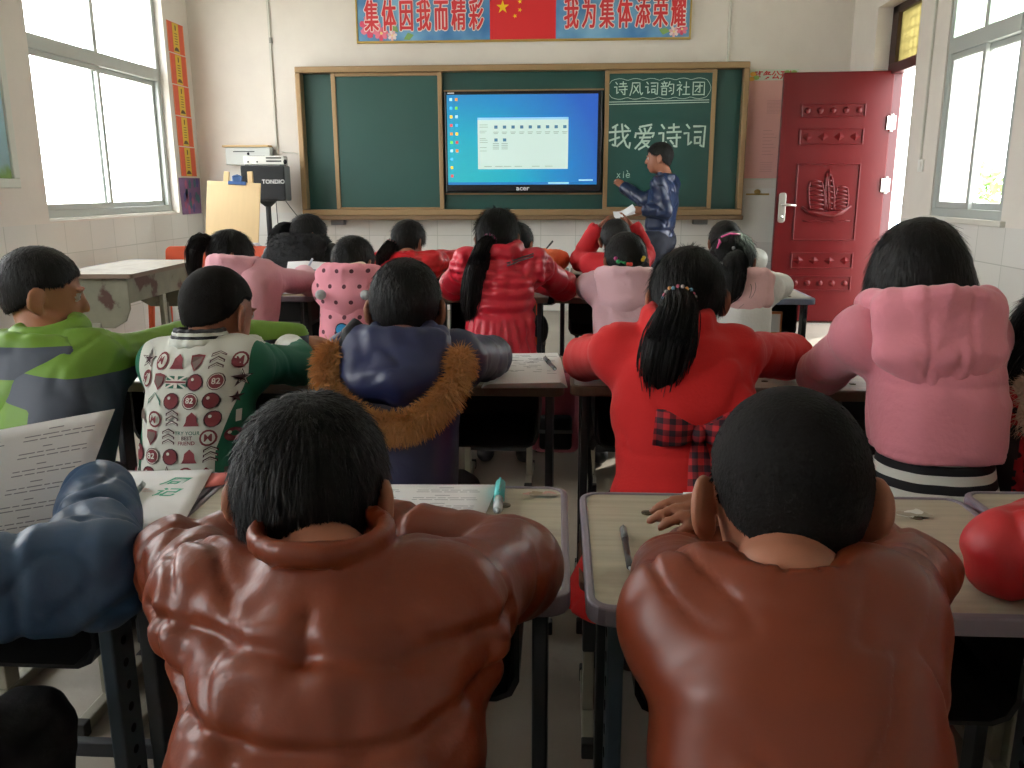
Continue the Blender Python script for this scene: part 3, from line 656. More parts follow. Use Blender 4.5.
# ------------------------------------------------------------------ implicit modelling for bodies and clothes
_nr = np.random.default_rng(5)
_LAT = _nr.uniform(-1, 1, (32, 32, 32)).astype(np.float32)
def vn(P):
    """value noise, P (n,3) -> (n,) in -1..1"""
    P = np.asarray(P, dtype=np.float64); i = np.floor(P).astype(int); f = P - i; f = f * f * (3 - 2 * f); i &= 31; j = (i + 1) & 31
    x0, y0, z0 = i.T; x1, y1, z1 = j.T; fx, fy, fz = f.T
    a = _LAT[x0, y0, z0] * (1 - fx) + _LAT[x1, y0, z0] * fx; b = _LAT[x0, y1, z0] * (1 - fx) + _LAT[x1, y1, z0] * fx
    c = _LAT[x0, y0, z1] * (1 - fx) + _LAT[x1, y0, z1] * fx; d = _LAT[x0, y1, z1] * (1 - fx) + _LAT[x1, y1, z1] * fx
    return (a * (1 - fy) + b * fy) * (1 - fz) + (c * (1 - fy) + d * fy) * fz
def fbm(P, o=3):
    s = 0; a = 1.0
    for k in range(o): s = s + a * vn(np.asarray(P) * 2 ** k + 7.3 * k); a *= .5
    return s

A3 = lambda p: np.array(p, dtype=np.float64)
def rot3(yaw=0, pitch=0, roll=0):
    """yaw about z (left +), pitch about x (looking down +), roll about y; degrees"""
    return np.array((Matrix.Rotation(R(yaw), 3, 'Z') @ Matrix.Rotation(R(-pitch), 3, 'X') @ Matrix.Rotation(R(roll), 3, 'Y')))

class Fld:
    def __init__(s, lo, hi, h):
        s.h = h; s.lo = A3(lo); s.n = np.maximum(2, np.ceil((A3(hi) - s.lo) / h).astype(int) + 1)
        s.f = np.full(tuple(s.n), .06, dtype=np.float32); s.raw = s.f.copy(); s.own = np.zeros(tuple(s.n), dtype=np.uint8)
    def blk(s, lo, hi, m):
        a = np.clip(np.floor((A3(lo) - m - s.lo) / s.h).astype(int), 0, s.n); b = np.clip(np.ceil((A3(hi) + m - s.lo) / s.h).astype(int) + 1, 0, s.n)
        if (b <= a).any(): return None, None
        ax = [s.lo[k] + s.h * np.arange(a[k], b[k]) for k in range(3)]
        X = np.stack(np.meshgrid(*ax, indexing='ij'), -1)
        return (slice(a[0], b[0]), slice(a[1], b[1]), slice(a[2], b[2])), X
    def put(s, fn, lo, hi, k=.012, own=0, sub=False):
        sl, X = s.blk(lo, hi, .03 + k)
        if sl is None: return s
        d = fn(X).astype(np.float32); f = s.f[sl]
        if sub:
            hh = np.clip(.5 - .5 * (f + d) / k, 0, 1) if k else (-d > f) * 1.0
            s.f[sl] = f * (1 - hh) - d * hh + k * hh * (1 - hh); return s
        if own:
            w = d < s.raw[sl]; s.own[sl][w] = own
        s.raw[sl] = np.minimum(s.raw[sl], d)
        hh = np.clip(.5 + .5 * (f - d) / k, 0, 1); s.f[sl] = f * (1 - hh) + d * hh - k * hh * (1 - hh); return s
    def cap(s, a, b, ra, rb, k=.012, own=0, sub=False, flat=None):
        """tapered capsule; flat=(axis, factor) squashes the cross-section along a unit axis"""
        a, b = A3(a), A3(b); d = b - a; L2 = max(d @ d, 1e-9); r = max(ra, rb)
        def fn(X):
            p = X - a; t = np.clip(p @ d / L2, 0, 1); q = p - t[..., None] * d
            if flat is not None:
                ax = A3(flat[0]); ax = ax / np.linalg.norm(ax); c = q @ ax; q = q + (c * (1 / flat[1] - 1))[..., None] * ax
            dd = np.linalg.norm(q, axis=-1) - (ra + (rb - ra) * t)
            return dd * (flat[1] if flat is not None and flat[1] < 1 else 1)
        return s.put(fn, np.minimum(a, b) - r, np.maximum(a, b) + r, k, own, sub)
    def ell(s, c, r, M=None, k=.012, own=0, sub=False):
        c, r = A3(c), A3(r); M = np.eye(3) if M is None else M
        ext = np.sqrt(((M * r) ** 2).sum(1))
        def fn(X):
            p = (X - c) @ M; k0 = np.linalg.norm(p / r, axis=-1); k1 = np.linalg.norm(p / (r * r), axis=-1)
            return k0 * (k0 - 1) / np.maximum(k1, 1e-6)
        return s.put(fn, c - ext, c + ext, k, own, sub)
    def cut(s, fn):
        """keep where fn(X) < 0"""
        ax = [s.lo[k] + s.h * np.arange(s.n[k]) for k in range(3)]
        X = np.stack(np.meshgrid(*ax, indexing='ij'), -1); s.f = np.maximum(s.f, fn(X).astype(np.float32)); return s
    def mesh(s):
        f = s.f.copy(); f[0], f[-1] = .06, .06; f[:, 0], f[:, -1] = .06, .06; f[:, :, 0], f[:, :, -1] = .06, .06
        ins = f < 0; nx, ny, nz = f.shape
        cnt = np.zeros((nx - 1, ny - 1, nz - 1), np.uint8)
        for i in (0, 1):
            for j in (0, 1):
                for k in (0, 1): cnt += ins[i:nx - 1 + i, j:ny - 1 + j, k:nz - 1 + k]
        act = (cnt > 0) & (cnt < 8); ci = np.argwhere(act); idx = np.full(act.shape, -1, np.int64); idx[act] = np.arange(len(ci))
        acc = np.zeros((len(ci), 3)); n = np.zeros(len(ci))
        cor = [A3(c).astype(int) for c in ((0,0,0),(1,0,0),(0,1,0),(1,1,0),(0,0,1),(1,0,1),(0,1,1),(1,1,1))]
        for a, b in ((0,1),(2,3),(4,5),(6,7),(0,2),(1,3),(4,6),(5,7),(0,4),(1,5),(2,6),(3,7)):
            pa, pb = ci + cor[a], ci + cor[b]; fa = f[pa[:, 0], pa[:, 1], pa[:, 2]]; fb = f[pb[:, 0], pb[:, 1], pb[:, 2]]
            m = (fa < 0) != (fb < 0); t = np.where(m, fa / np.where(m, fa - fb, 1), 0)
            acc[m] += (cor[a] + t[:, None] * (cor[b] - cor[a]))[m]; n[m] += 1
        V = s.lo + s.h * (ci + acc / n[:, None]); Q = []
        for ax in range(3):
            sl0 = [slice(None)] * 3; sl1 = [slice(None)] * 3; sl0[ax] = slice(0, -1); sl1[ax] = slice(1, None)
            e = ins[tuple(sl0)] != ins[tuple(sl1)]; p = np.argwhere(e); o1, o2 = [(1, 2), (2, 0), (0, 1)][ax]
            p = p[(p[:, o1] > 0) & (p[:, o2] > 0) & (p[:, o1] < f.shape[o1] - 1) & (p[:, o2] < f.shape[o2] - 1)]
            d1 = np.zeros(3, int); d1[o1] = 1; d2 = np.zeros(3, int); d2[o2] = 1
            q = np.stack([idx[tuple((p - d1 - d2).T)], idx[tuple((p - d2).T)], idx[tuple(p.T)], idx[tuple((p - d1).T)]], 1)
            fl = ~ins[tuple(p.T)]; q[fl] = q[fl][:, ::-1]; Q.append(q)
        Q = np.concatenate(Q); Q = Q[(Q >= 0).all(1)]
        V = relax(V, Q, 1)
        for _ in range(2):                                  # settle the vertices on the surface itself
            e = s.h * .5; c = s.sample(f, V); g = np.stack([s.sample(f, V + e * np.eye(3)[k]) - s.sample(f, V - e * np.eye(3)[k]) for k in range(3)], 1) / (2 * e)
            V = V - np.clip(c / np.maximum((g * g).sum(1), .2), -.5 * s.h, .5 * s.h)[:, None] * g
        own = s.own[tuple(np.clip(np.rint((V - s.lo) / s.h).astype(int), 0, s.n - 1).T)]
        return V, Q, own
    def sample(s, f, V):
        p = np.clip((V - s.lo) / s.h, 0, np.array(f.shape) - 1.001); i = p.astype(int); t = p - i; x, y, z = i.T; a, b, c = t.T
        g = lambda dx, dy, dz: f[x + dx, y + dy, z + dz]
        return ((g(0,0,0) * (1 - a) + g(1,0,0) * a) * (1 - b) + (g(0,1,0) * (1 - a) + g(1,1,0) * a) * b) * (1 - c) + ((g(0,0,1) * (1 - a) + g(1,0,1) * a) * (1 - b) + (g(0,1,1) * (1 - a) + g(1,1,1) * a) * b) * c

def normals(V, Q):
    n = np.cross(V[Q[:, 2]] - V[Q[:, 0]], V[Q[:, 3]] - V[Q[:, 1]]); N = np.zeros_like(V)
    for k in range(4): np.add.at(N, Q[:, k], n)
    return N / np.maximum(np.linalg.norm(N, axis=1, keepdims=True), 1e-9)
def relax(V, Q, it=2):
    for _ in range(it):
        S = np.zeros_like(V); c = np.zeros(len(V))
        for k in range(4):
            np.add.at(S, Q[:, k], V[Q[:, (k + 1) % 4]] + V[Q[:, (k + 3) % 4]]); np.add.at(c, Q[:, k], 2)
        V = V * .5 + .5 * S / c[:, None]
    return V

# ---- strands: tapered three-sided hairs along given paths, many in one mesh
def strand_mesh(P, r, nrm=None):
    """P (n,m,3) paths, r (m,) radii -> vertices, quads: three-sided hairs, or flat ones lying on the surface whose normals are given"""
    if nrm is not None:
        n, m, _ = P.shape; T = np.gradient(P, axis=1); W = np.cross(T, nrm[:, None]); W /= np.maximum(np.linalg.norm(W, axis=2, keepdims=True), 1e-9); W *= 1.25 * np.asarray(r).reshape(1, m, 1)
        V = np.stack([P - W, P + W], 2).reshape(-1, 3); b = np.arange(n)[:, None] * (m * 2) + np.arange(m - 1)[None] * 2
        return V, np.stack([b, b + 1, b + 3, b + 2], -1).reshape(-1, 4)
    n, m, _ = P.shape; T = np.gradient(P, axis=1); T /= np.maximum(np.linalg.norm(T, axis=2, keepdims=True), 1e-9)
    ref = np.where(np.abs(T[..., 2:3]) < .9, A3((0, 0, 1)), A3((1, 0, 0))); U = np.cross(T, ref); U /= np.maximum(np.linalg.norm(U, axis=2, keepdims=True), 1e-9); W = np.cross(T, U)
    ring = [P + (U * math.cos(a) + W * math.sin(a)) * np.asarray(r).reshape(1, m, 1) for a in (0, 2.0944, 4.18879)]
    V = np.stack(ring, 2).reshape(-1, 3); b = np.arange(n)[:, None, None] * (m * 3) + np.arange(m - 1)[None, :, None] * 3
    k = np.arange(3)[None, None, :]; k2 = (k + 1) % 3
    Q = np.stack([b + k, b + k2, b + 3 + k2, b + 3 + k], -1).reshape(-1, 4)
    return V, Q

def join(parts):
    Vs, Qs, off = [], [], 0
    for V, Q in parts: Vs.append(V); Qs.append(Q + off); off += len(V)
    return np.concatenate(Vs), np.concatenate(Qs)

def fur_on(V, N, rs, count, length, droop=(0, 0, -.4), spread=.35, r=.0009, seg=4, comb=None, lift=1.0):
    i = rs.integers(0, len(V), count); p = V[i]; n = N[i]
    d = n * lift + A3(droop) + rs.normal(0, spread, (count, 3))
    if comb is not None: d = d + comb[i]
    d /= np.linalg.norm(d, axis=1, keepdims=True); L = length * rs.uniform(.6, 1.15, count)
    t = np.linspace(0, 1, seg)[None, :, None]; bend = A3(droop) * .5
    P = p[:, None] + (d[:, None] * t + bend * t * t) * L[:, None, None] - n[:, None] * .002
    return strand_mesh(P, r * np.linspace(1, .25, seg), n + .6 * rs.normal(0, 1, n.shape))

def smooth_path(P, n):
    """Catmull-Rom through the points, n samples"""
    P = A3(P); m = len(P); ext = np.vstack([2 * P[0] - P[1], P, 2 * P[-1] - P[-2]]); out = []
    for u in np.linspace(0, m - 1 - 1e-6, n):
        i = int(u); t = u - i; a, b, c, d = ext[i:i + 4]
        out.append(.5 * (2 * b + (c - a) * t + (2 * a - 5 * b + 4 * c - d) * t * t + (3 * b - a - 3 * c + d) * t ** 3))
    return np.array(out)

def tail_strands(path, rad, rs, count, r=.0013, seg=14, wave=.004):
    """a bundle of hair following path; rad (list) is the bundle radius along it"""
    C = smooth_path(path, seg); rad = np.interp(np.linspace(0, 1, seg), np.linspace(0, 1, len(rad)), rad)
    T = np.gradient(C, axis=0); T /= np.linalg.norm(T, axis=1, keepdims=True)
    U = np.cross(T, A3((.3, 1, .05))); U /= np.linalg.norm(U, axis=1, keepdims=True); W = np.cross(T, U)
    a = rs.uniform(0, 6.283, count); q = np.sqrt(rs.uniform(.05, 1, count)); ph = rs.uniform(0, 6.283, count)
    cut = rs.uniform(.86, 1.02, count)
    off = (np.cos(a) * q)[:, None, None] * U[None] + (np.sin(a) * q)[:, None, None] * W[None]
    w = wave * np.sin(ph[:, None] + np.linspace(0, 5, seg)[None] * (1 + .4 * np.cos(ph)[:, None]))
    P = C[None] + off * rad[None, :, None] + w[..., None] * U[None]
    P = P[:, :1] + (P - P[:, :1]) * cut[:, None, None]
    return strand_mesh(P, r * np.concatenate([np.ones(seg - 3), [.9, .7, .3]]))

# ------------------------------------------------------------------ people
M_SKIN = mat('skin', '9a634b', .5, bump=.02, scale=180, var=.06, vscale=9)
M_SKIN2 = mat('skin_tanned', 'a06a4d', .5, bump=.02, scale=180, var=.06, vscale=9)
M_EYEW = mat('eye_white', 'a89e96', .5); M_EYED = mat('eye_dark', '1a1210', .2); M_LIP = mat('lips', '96504a', .5)
M_HAIR = mat('black_hair', '0a0808', .55, spec=.3, var=.3, vscale=30, bump=.35, scale=140, bstretch=(1, 1, .25))
M_HAIRB = mat('dark_brown_hair', '1e1614', .4, var=.3, vscale=30, bump=.35, scale=140, bstretch=(1, 1, .25))
M_CROP = mat('cropped_hair', '0e0b0a', .8, var=.3, vscale=20, bump=.25, scale=300, spec=.2)
M_TROUSER = {}

def hand(F, wr, dirn, up, side, sc, own, curl=.5):
    """palm with five fingers; wr wrist, dirn pointing direction, up = back of the hand, side = +1 when the thumb lies along dirn x up"""
    d = A3(dirn); d /= np.linalg.norm(d); u = A3(up) - d * (A3(up) @ d); u /= np.linalg.norm(u); s = np.cross(d, u) * side
    p = lambda a, b, c: A3(wr) + sc * (d * a + s * b + u * c)
    F.cap(p(-.02, 0, 0), p(.02, 0, 0), .021 * sc, .022 * sc, .012, own, flat=(u, .75))
    F.cap(p(.022, .012, 0), p(.062, .017, 0), .019 * sc, .017 * sc, .008, own, flat=(u, .62)); F.cap(p(.022, -.012, 0), p(.058, -.018, 0), .019 * sc, .016 * sc, .008, own, flat=(u, .62))
    for b, L, a0 in ((.026, .062, .066), (.0085, .070, .070), (-.0085, .065, .067), (-.025, .052, .058)):
        q = p(a0, b, .002); ang = .15 * curl; prev = q
        for k, fr in enumerate((.45, .32, .23)):
            nx = prev + sc * L * fr * (d * math.cos(ang) - u * math.sin(ang) + s * b * .8)
            F.cap(prev, nx, (.0078 - .0006 * k) * sc, (.0073 - .0008 * k) * sc, .004, own); prev = nx; ang += .75 * curl
    q0 = p(.012, .022, -.003); q1 = p(.042, .042, -.010); q2 = p(.066, .046, -.016); q3 = p(.086, .044, -.022)
    F.cap(q0, q1, .0115 * sc, .0095 * sc, .006, own); F.cap(q1, q2, .009 * sc, .0085 * sc, .004, own); F.cap(q2, q3, .0085 * sc, .0068 * sc, .004, own)

class Pose: pass
def seated(cx, hy, top, n=(0, -.08, -.085), sw=.125, hs=.93, yaw=0, pitch=14, roll=0, EL=None, WL=None, ER=None, WR=None, desk=.68, hip=None, tyaw=0, hipz=.45, sdrop=.05, HL=None, HR=None):
    P = Pose(); P.hs = hs
    P.hc = A3((cx, hy, top - .112 * hs - .006)); P.HM = rot3(yaw, pitch, roll)
    P.N = P.hc + A3(n); P.tm = rot3(tyaw)
    P.hip = A3(hip) if hip is not None else A3((cx, P.N[1] - .13, hipz))
    P.hip[2] = hipz
    P.S = [P.N + P.tm @ A3((s * sw, .01, -sdrop)) for s in (-1, 1)]
    dz = desk + .048
    P.E = [A3(EL) if EL is not None else A3((cx - .25, hy + .16, dz)), A3(ER) if ER is not None else A3((cx + .25, hy + .16, dz))]
    P.W = [A3(WL) if WL is not None else A3((cx - .02, hy + .26, dz + .01)), A3(WR) if WR is not None else A3((cx + .03, hy + .22, dz + .015))]
    P.Hd = [A3(HL) if HL is not None else None, A3(HR) if HR is not None else None]
    P.knee = [P.hip + P.tm @ A3((s * .085, .30, -.03)) for s in (-1, 1)]; P.ank = [A3((k[0], k[1] - .03, .07)) for k in P.knee]
    P.hipj = [P.hip + P.tm @ A3((s * .065, 0, 0)) for s in (-1, 1)]
    P.ffwd = P.tm @ A3((0, 1, 0)); P.child = 1.0; P.stand = False
    return P

def shift(P, o):
    """into coordinates local to the figure's base point o"""
    for k in ('hc', 'N', 'hip'): setattr(P, k, getattr(P, k) - o)
    for k in ('S', 'E', 'W', 'knee', 'ank', 'hipj'): setattr(P, k, [v - o for v in getattr(P, k)])
    P.Hd = [None if v is None else v - o for v in P.Hd]

def body(P, h, skin=None, detail=True):
    hs = P.hs; H = lambda a, b, c: P.hc + P.HM @ (A3((a, b, c)) * hs)
    pts = np.array([P.hc, P.hip] + P.E + P.W + P.knee + P.ank); lo = pts.min(0) - .2; hi = pts.max(0) + .24; lo[2] = min(lo[2], -.01)
    F = Fld(lo, hi, h); M = P.HM; c = P.child
    # trunk
    mid = P.hip * .45 + P.N * .55
    F.cap(P.hipj[0] * .6 + P.hip * .4, P.hipj[1] * .6 + P.hip * .4, .07 * c, .07 * c, .02); F.cap(P.hip, mid, .064 * c, .060 * c, .02)
    ch = P.hip * .22 + P.N * .78; F.cap(ch + P.tm @ A3((-.03, .01, -.01)), ch + P.tm @ A3((.03, .01, -.01)), .055 * c, .055 * c, .03)
    F.cap(mid, P.N - A3((0, 0, .07)), .056 * c, .045 * c, .03)
    for i in (0, 1):
        F.cap(P.N - A3((0, 0, .055)), P.S[i], .042 * c, .040 * c, .02)
        F.cap(P.S[i], P.E[i], .043 * c, .034 * c, .015, 2); F.cap(P.E[i], P.W[i], .034 * c, .021 * c, .01, 2)
        F.cap(P.hipj[i], P.knee[i], .066 * c, .05 * c, .02); F.cap(P.knee[i], P.ank[i], .048 * c, .03 * c, .015)
        F.cap(P.ank[i], P.ank[i] + P.ffwd * .10 * c + A3((0, 0, -.04)), .03 * c, .024 * c, .012)
        fd = P.Hd[i] if P.Hd[i] is not None else None
        dirn = (P.W[i] - P.E[i]) if fd is None else (fd - P.W[i])
        hand(F, P.W[i] + (P.W[i] - P.E[i]) / np.linalg.norm(P.W[i] - P.E[i]) * .022, dirn, getattr(P, 'hup', [A3((0, -.3, 1))] * 2)[i], 1 if i else -1, getattr(P, 'hsc', .82), 3, getattr(P, 'curl', .45))
    # neck and head
    F.cap(P.N - A3((0, 0, .02)), H(0, -.02, -.055), .052 * c, .046 * hs, .02)
    F.ell(H(0, -.012, .02), A3((.075, .092, .088)) * hs, M, .01, 1); F.ell(H(0, .022, -.045), A3((.057, .066, .066)) * hs, M, .03, 1); F.ell(H(0, .052, -.092), A3((.026, .024, .02)) * hs, M, .02, 1)
    if detail:
        for s in (-1, 1):
            F.ell(H(s * .030, .094, .0), A3((.019, .016, .013)) * hs, M, .012, sub=True)
            F.ell(H(s * .030, .0765, .0), A3((.0115, .0115, .0100)) * hs, M, .002, 4)
            F.cap(H(s * .016, .089, .018), H(s * .045, .078, .018), .006 * hs, .005 * hs, .008, 1)
            er = M @ rot3(s * 34)
            F.ell(H(s * .087, -.012, -.012), A3((.009, .023, .034)) * hs, er, .007, 1); F.ell(H(s * .095, -.003, -.010), A3((.006, .012, .019)) * hs, er, .004, sub=True); F.ell(H(s * .081, -.003, -.038), A3((.008, .011, .011)) * hs, er, .008, 1)
        F.cap(H(0, .086, .004), H(0, .100, -.030), .007 * hs, .011 * hs, .01, 1); F.ell(H(.011, .092, -.034), A3((.008, .009, .007)) * hs, M, .006, 1); F.ell(H(-.011, .092, -.034), A3((.008, .009, .007)) * hs, M, .006, 1)
        F.ell(H(0, .083, -.060), A3((.021, .010, .006)) * hs, M, .004, 5); F.ell(H(0, .081, -.070), A3((.018, .010, .007)) * hs, M, .004, 5)
    V, Q, own = F.mesh(); V = relax(V, Q, 1)
    mi = np.zeros(len(Q), int); oq = own[Q[:, 0]]; mi[oq == 5] = 3
    pc = V[Q].mean(1)
    for s in (-1, 1): mi[(oq == 4) & (np.linalg.norm(pc - H(s * .030, .0775, .0), axis=1) < .0112 * hs)] = 1
    for s in (-1, 1):
        e = H(s * .030, .090, .0); mi[(np.linalg.norm(pc - e, axis=1) < .0065 * hs) & (oq == 4)] = 2
    return V, Q, mi, skin

def cloth_field(P, h, sp):
    """coat or jacket: trunk with owner 1, sleeves with owners 2..5 (left upper, left fore, right upper, right fore)"""
    pts = np.array([P.N, P.hip] + P.E + P.W); m = sp.get('pad', .13); lo = pts.min(0) - m - .05; hi = pts.max(0) + m; lo[2] = min(lo[2], sp.get('hem', .40) - .03)
    F = Fld(lo, hi, h); cw, cd = sp.get('cw', .10), sp.get('cd', .095)
    X = P.tm @ A3((1, 0, 0)); fw = P.tm @ A3((0, 1, 0)); up = A3((0, 0, 1))
    hw = sp.get('hw', cw)
    Nn = P.N - up * .085; hip = P.hip
    def at(t): return hip * (1 - t) + Nn * t
    ax = P.N - up * .012 - hip; L = np.linalg.norm(ax); axn = ax / L; Fv = fw - axn * (fw @ axn); Fv /= np.linalg.norm(Fv)
    TT = [-.2, 0, .35, .62, .80, .90, .97, 1.04]; WW = [hw, hw, (hw + cw) / 2, cw, cw * .92, cw * .73, .062, .050]; DD = [cd, cd, cd, cd, cd * .93, cd * .78, .058, .046]
    if 'wz' in sp: WW = [w * m for w, m in zip(WW, sp['wz'])]
    def trunk(Q_):
        p = Q_ - hip; t = np.clip((p @ axn) / L, -.2, 1.04); w = np.interp(t, TT, WW); d = np.interp(t, TT, DD)
        e = ((np.abs(p @ X) / w) ** 2.4 + (np.abs(p @ Fv) / d) ** 2.4) ** (1 / 2.4)
        return np.maximum((e - 1) * d * .9, (p @ axn) - L * 1.03)
    F.put(trunk, np.minimum(hip, P.N) - A3((cw + hw, cw + hw, .12)), np.maximum(hip, P.N) + A3((cw + hw, cw + hw, .06)), .02, 1)
    sr = sp.get('sr', .056); sf = sp.get('sf', sr * .86); sk = sp.get('sk', .05)
    for i in (0, 1):
        F.cap(P.N - up * .058, P.S[i] - up * .004, .048, sr * .92, .05, 1)
        F.cap(P.S[i], P.E[i], sr * sp.get('shr', .84), sr * sp.get('el', .95), sk, 2 + 2 * i)
    for i in (0, 1):
        d = P.W[i] - P.E[i]; w = P.W[i] + d / np.linalg.norm(d) * .005
        F.cap(P.E[i], w, sr * sp.get('el', .95), sf, .010, 3 + 2 * i)
    if 'flare' in sp:
        w0, w1, d1, z1 = sp['flare']; a = at(.12); b = A3((hip[0], hip[1] + .02, z1 - .05))
        for t in np.linspace(0, 1, 5):
            pass
        for sgn in (-1, -.5, 0, .5, 1):
            F.cap(a + X * sgn * (w0 - .07), b + X * sgn * (w1 - .08) + fw * (.03 if abs(sgn) < .9 else 0), sp.get('fd', .085), d1, .04, 1)
    if 'extra' in sp: sp['extra'](F, P)
    hem = sp.get('hem', None)
    if hem is not None: F.cut(lambda G_: (hem - G_[..., 2]))
    # the neck opening
    F.cap(P.N - up * .01, P.N + (P.hc - P.N) * .9, .044, .05, .006, sub=True)
    for i in (0, 1):
        d = (P.W[i] - P.E[i]); d /= np.linalg.norm(d); F.cap(P.W[i] - d * .005, P.W[i] + d * .08, sf * .72, sf * .8, .004, sub=True)
    return F

def arm_coord(P, V, i):
    S, E, W = P.S[i], P.E[i], P.W[i]; l1, l2 = np.linalg.norm(E - S), np.linalg.norm(W - E)
    t1 = np.clip((V - S) @ (E - S) / l1 ** 2, 0, 1); t2 = np.clip((V - E) @ (W - E) / l2 ** 2, 0, 1)
    d1 = np.linalg.norm(V - S - t1[:, None] * (E - S), axis=1); d2 = np.linalg.norm(V - E - t2[:, None] * (W - E), axis=1)
    return np.where(d1 < d2, t1 * l1, l1 + t2 * l2), l1, l1 + l2

def garment(P, h, sp, seed=0):
    F = cloth_field(P, h, sp); V, Q, own = F.mesh(); V = relax(V, Q, 1); N = normals(V, Q); d = np.zeros(len(V)); o = seed * 3.17
    fold, fine = sp.get('fold', .006), sp.get('fine', .0015)
    isarm = own >= 2
    # soft folds on the trunk: diagonal drapes from the shoulders and slack across the waist
    xz = V - P.N
    drape = vn(np.c_[V[:, 0] * 9 + o, V[:, 1] * 5, V[:, 2] * 4 + .5 * np.abs(xz[:, 0]) * 9]); slack = vn(np.c_[V[:, 0] * 4 + o, V[:, 1] * 4, V[:, 2] * 16 + o])
    d += np.where(isarm, 0, fold * (.6 * (1 - np.abs(drape) * 2) + .5 * slack))
    cr = sp.get('crease', .006); q1 = np.c_[V[:, 0] * 7 + V[:, 2] * 4 + o, V[:, 1] * 7, V[:, 2] * 11 - np.abs(xz[:, 0]) * 12 + o]
    d -= cr * np.exp(-(vn(q1 + .35 * vn(V * 14)[:, None]) / .11) ** 2) * np.clip(.5 + 1.2 * vn(V * 6 + 4 + o), 0, 1)
    for i in (0, 1):
        s, l1, L = arm_coord(P, V, i); m = (own == 2 + 2 * i) | (own == 3 + 2 * i)
        near = np.exp(-((s - l1) / .08) ** 2) + .5 * np.exp(-((s - 0) / .06) ** 2) + .25
        ph = vn(V * 11 + o); rid = 1 - 2.2 * np.abs(vn(np.c_[s * sp.get('ffreq', 26) + ph * .9, V[:, 0] * 5 + V[:, 1] * 5, V[:, 2] * 9 + o]))
        q2 = np.c_[s * 17 + .8 * ph, V[:, 0] * 6 + V[:, 1] * 5, V[:, 2] * 7 + o]
        d += np.where(m, fold * near * (.45 * rid + .4 * vn(V * 15 + o)), 0) - np.where(m, cr * np.clip(near, 0, 1) * np.exp(-(vn(q2) / .13) ** 2), 0)
        for q in sp.get('rings', ()):                     # quilting seams round the sleeve
            g_ = np.exp(-((s - q - .006 * vn(V * 8)) / .006) ** 2); pk = np.exp(-((s - q) / .03) ** 2)
            d += np.where(m, -sp.get('seam', .009) * g_ + pk * .0035 * vn(np.c_[V[:, 0] * 45, V[:, 1] * 45, V[:, 2] * 45] + o), 0)
        if 'armhole' in sp:
            g_ = np.exp(-((s - sp['armhole']) / .005) ** 2); d -= np.where(m | True, sp.get('aseam', .004) * g_ * (np.abs(s - sp['armhole']) < .02) * (xz[:, 0] * (1 if i else -1) > .02), 0)
    for q in sp.get('seams', ()):                          # quilting seams across the trunk: (height, bow)
        z0 = q[0] + q[1] * (xz[:, 0] / .15) ** 2 + .003 * vn(V * 14 + o); dz = V[:, 2] - z0
        g_ = np.exp(-(dz / .0065) ** 2); pk = np.exp(-(dz / .035) ** 2)
        d += np.where(isarm, 0, -sp.get('seam', .009) * g_ + pk * sp.get('pucker', .004) * vn(np.c_[V[:, 0] * 42 + o, V[:, 1] * 42, V[:, 2] * 10]))
    for q in sp.get('vseams', ()):                         # short upright seams (x, z0, z1)
        dx = (V @ (P.tm @ A3((1, 0, 0)))) - q[0]; g_ = np.exp(-(dx / .005) ** 2) * (V[:, 2] > q[1]) * (V[:, 2] < q[2]); pk = np.exp(-(dx / .035) ** 2) * (V[:, 2] > q[1]) * (V[:, 2] < q[2])
        d += np.where(isarm, 0, -.006 * g_ + .0035 * pk * vn(np.c_[V[:, 0] * 10, V[:, 1] * 10, V[:, 2] * 50 + o]))
    if 'pleat' in sp:                                       # gathered skirt below the waist: (waist z, amplitude, frequency)
        zw, am, fr = sp['pleat']; a = np.arctan2(V[:, 0] - P.hip[0], -(V[:, 1] - P.hip[1])); mk = np.clip((zw - V[:, 2]) / .06, 0, 1)
        d += np.where(isarm, 0, mk * am * np.sin(a * fr + 1.5 * vn(V * 5 + o))) 
    if 'waist' in sp:
        for zw, am in sp['waist']: d -= np.where(isarm, 0, am * np.exp(-((V[:, 2] - zw) / .014) ** 2))
    d += fine * vn(V * 24 + o)
    V = relax(V + N * d[:, None], Q, 1)
    pc = V[Q].mean(1); oq = own[Q[:, 0]]
    mi = sp['paintv'](V, own, P) if 'paintv' in sp else None
    if 'slv' in sp: oq = own[Q[:, 0]]; mi = ((oq == 2) | (oq == 3)).astype(int)
    return V, Q, mi

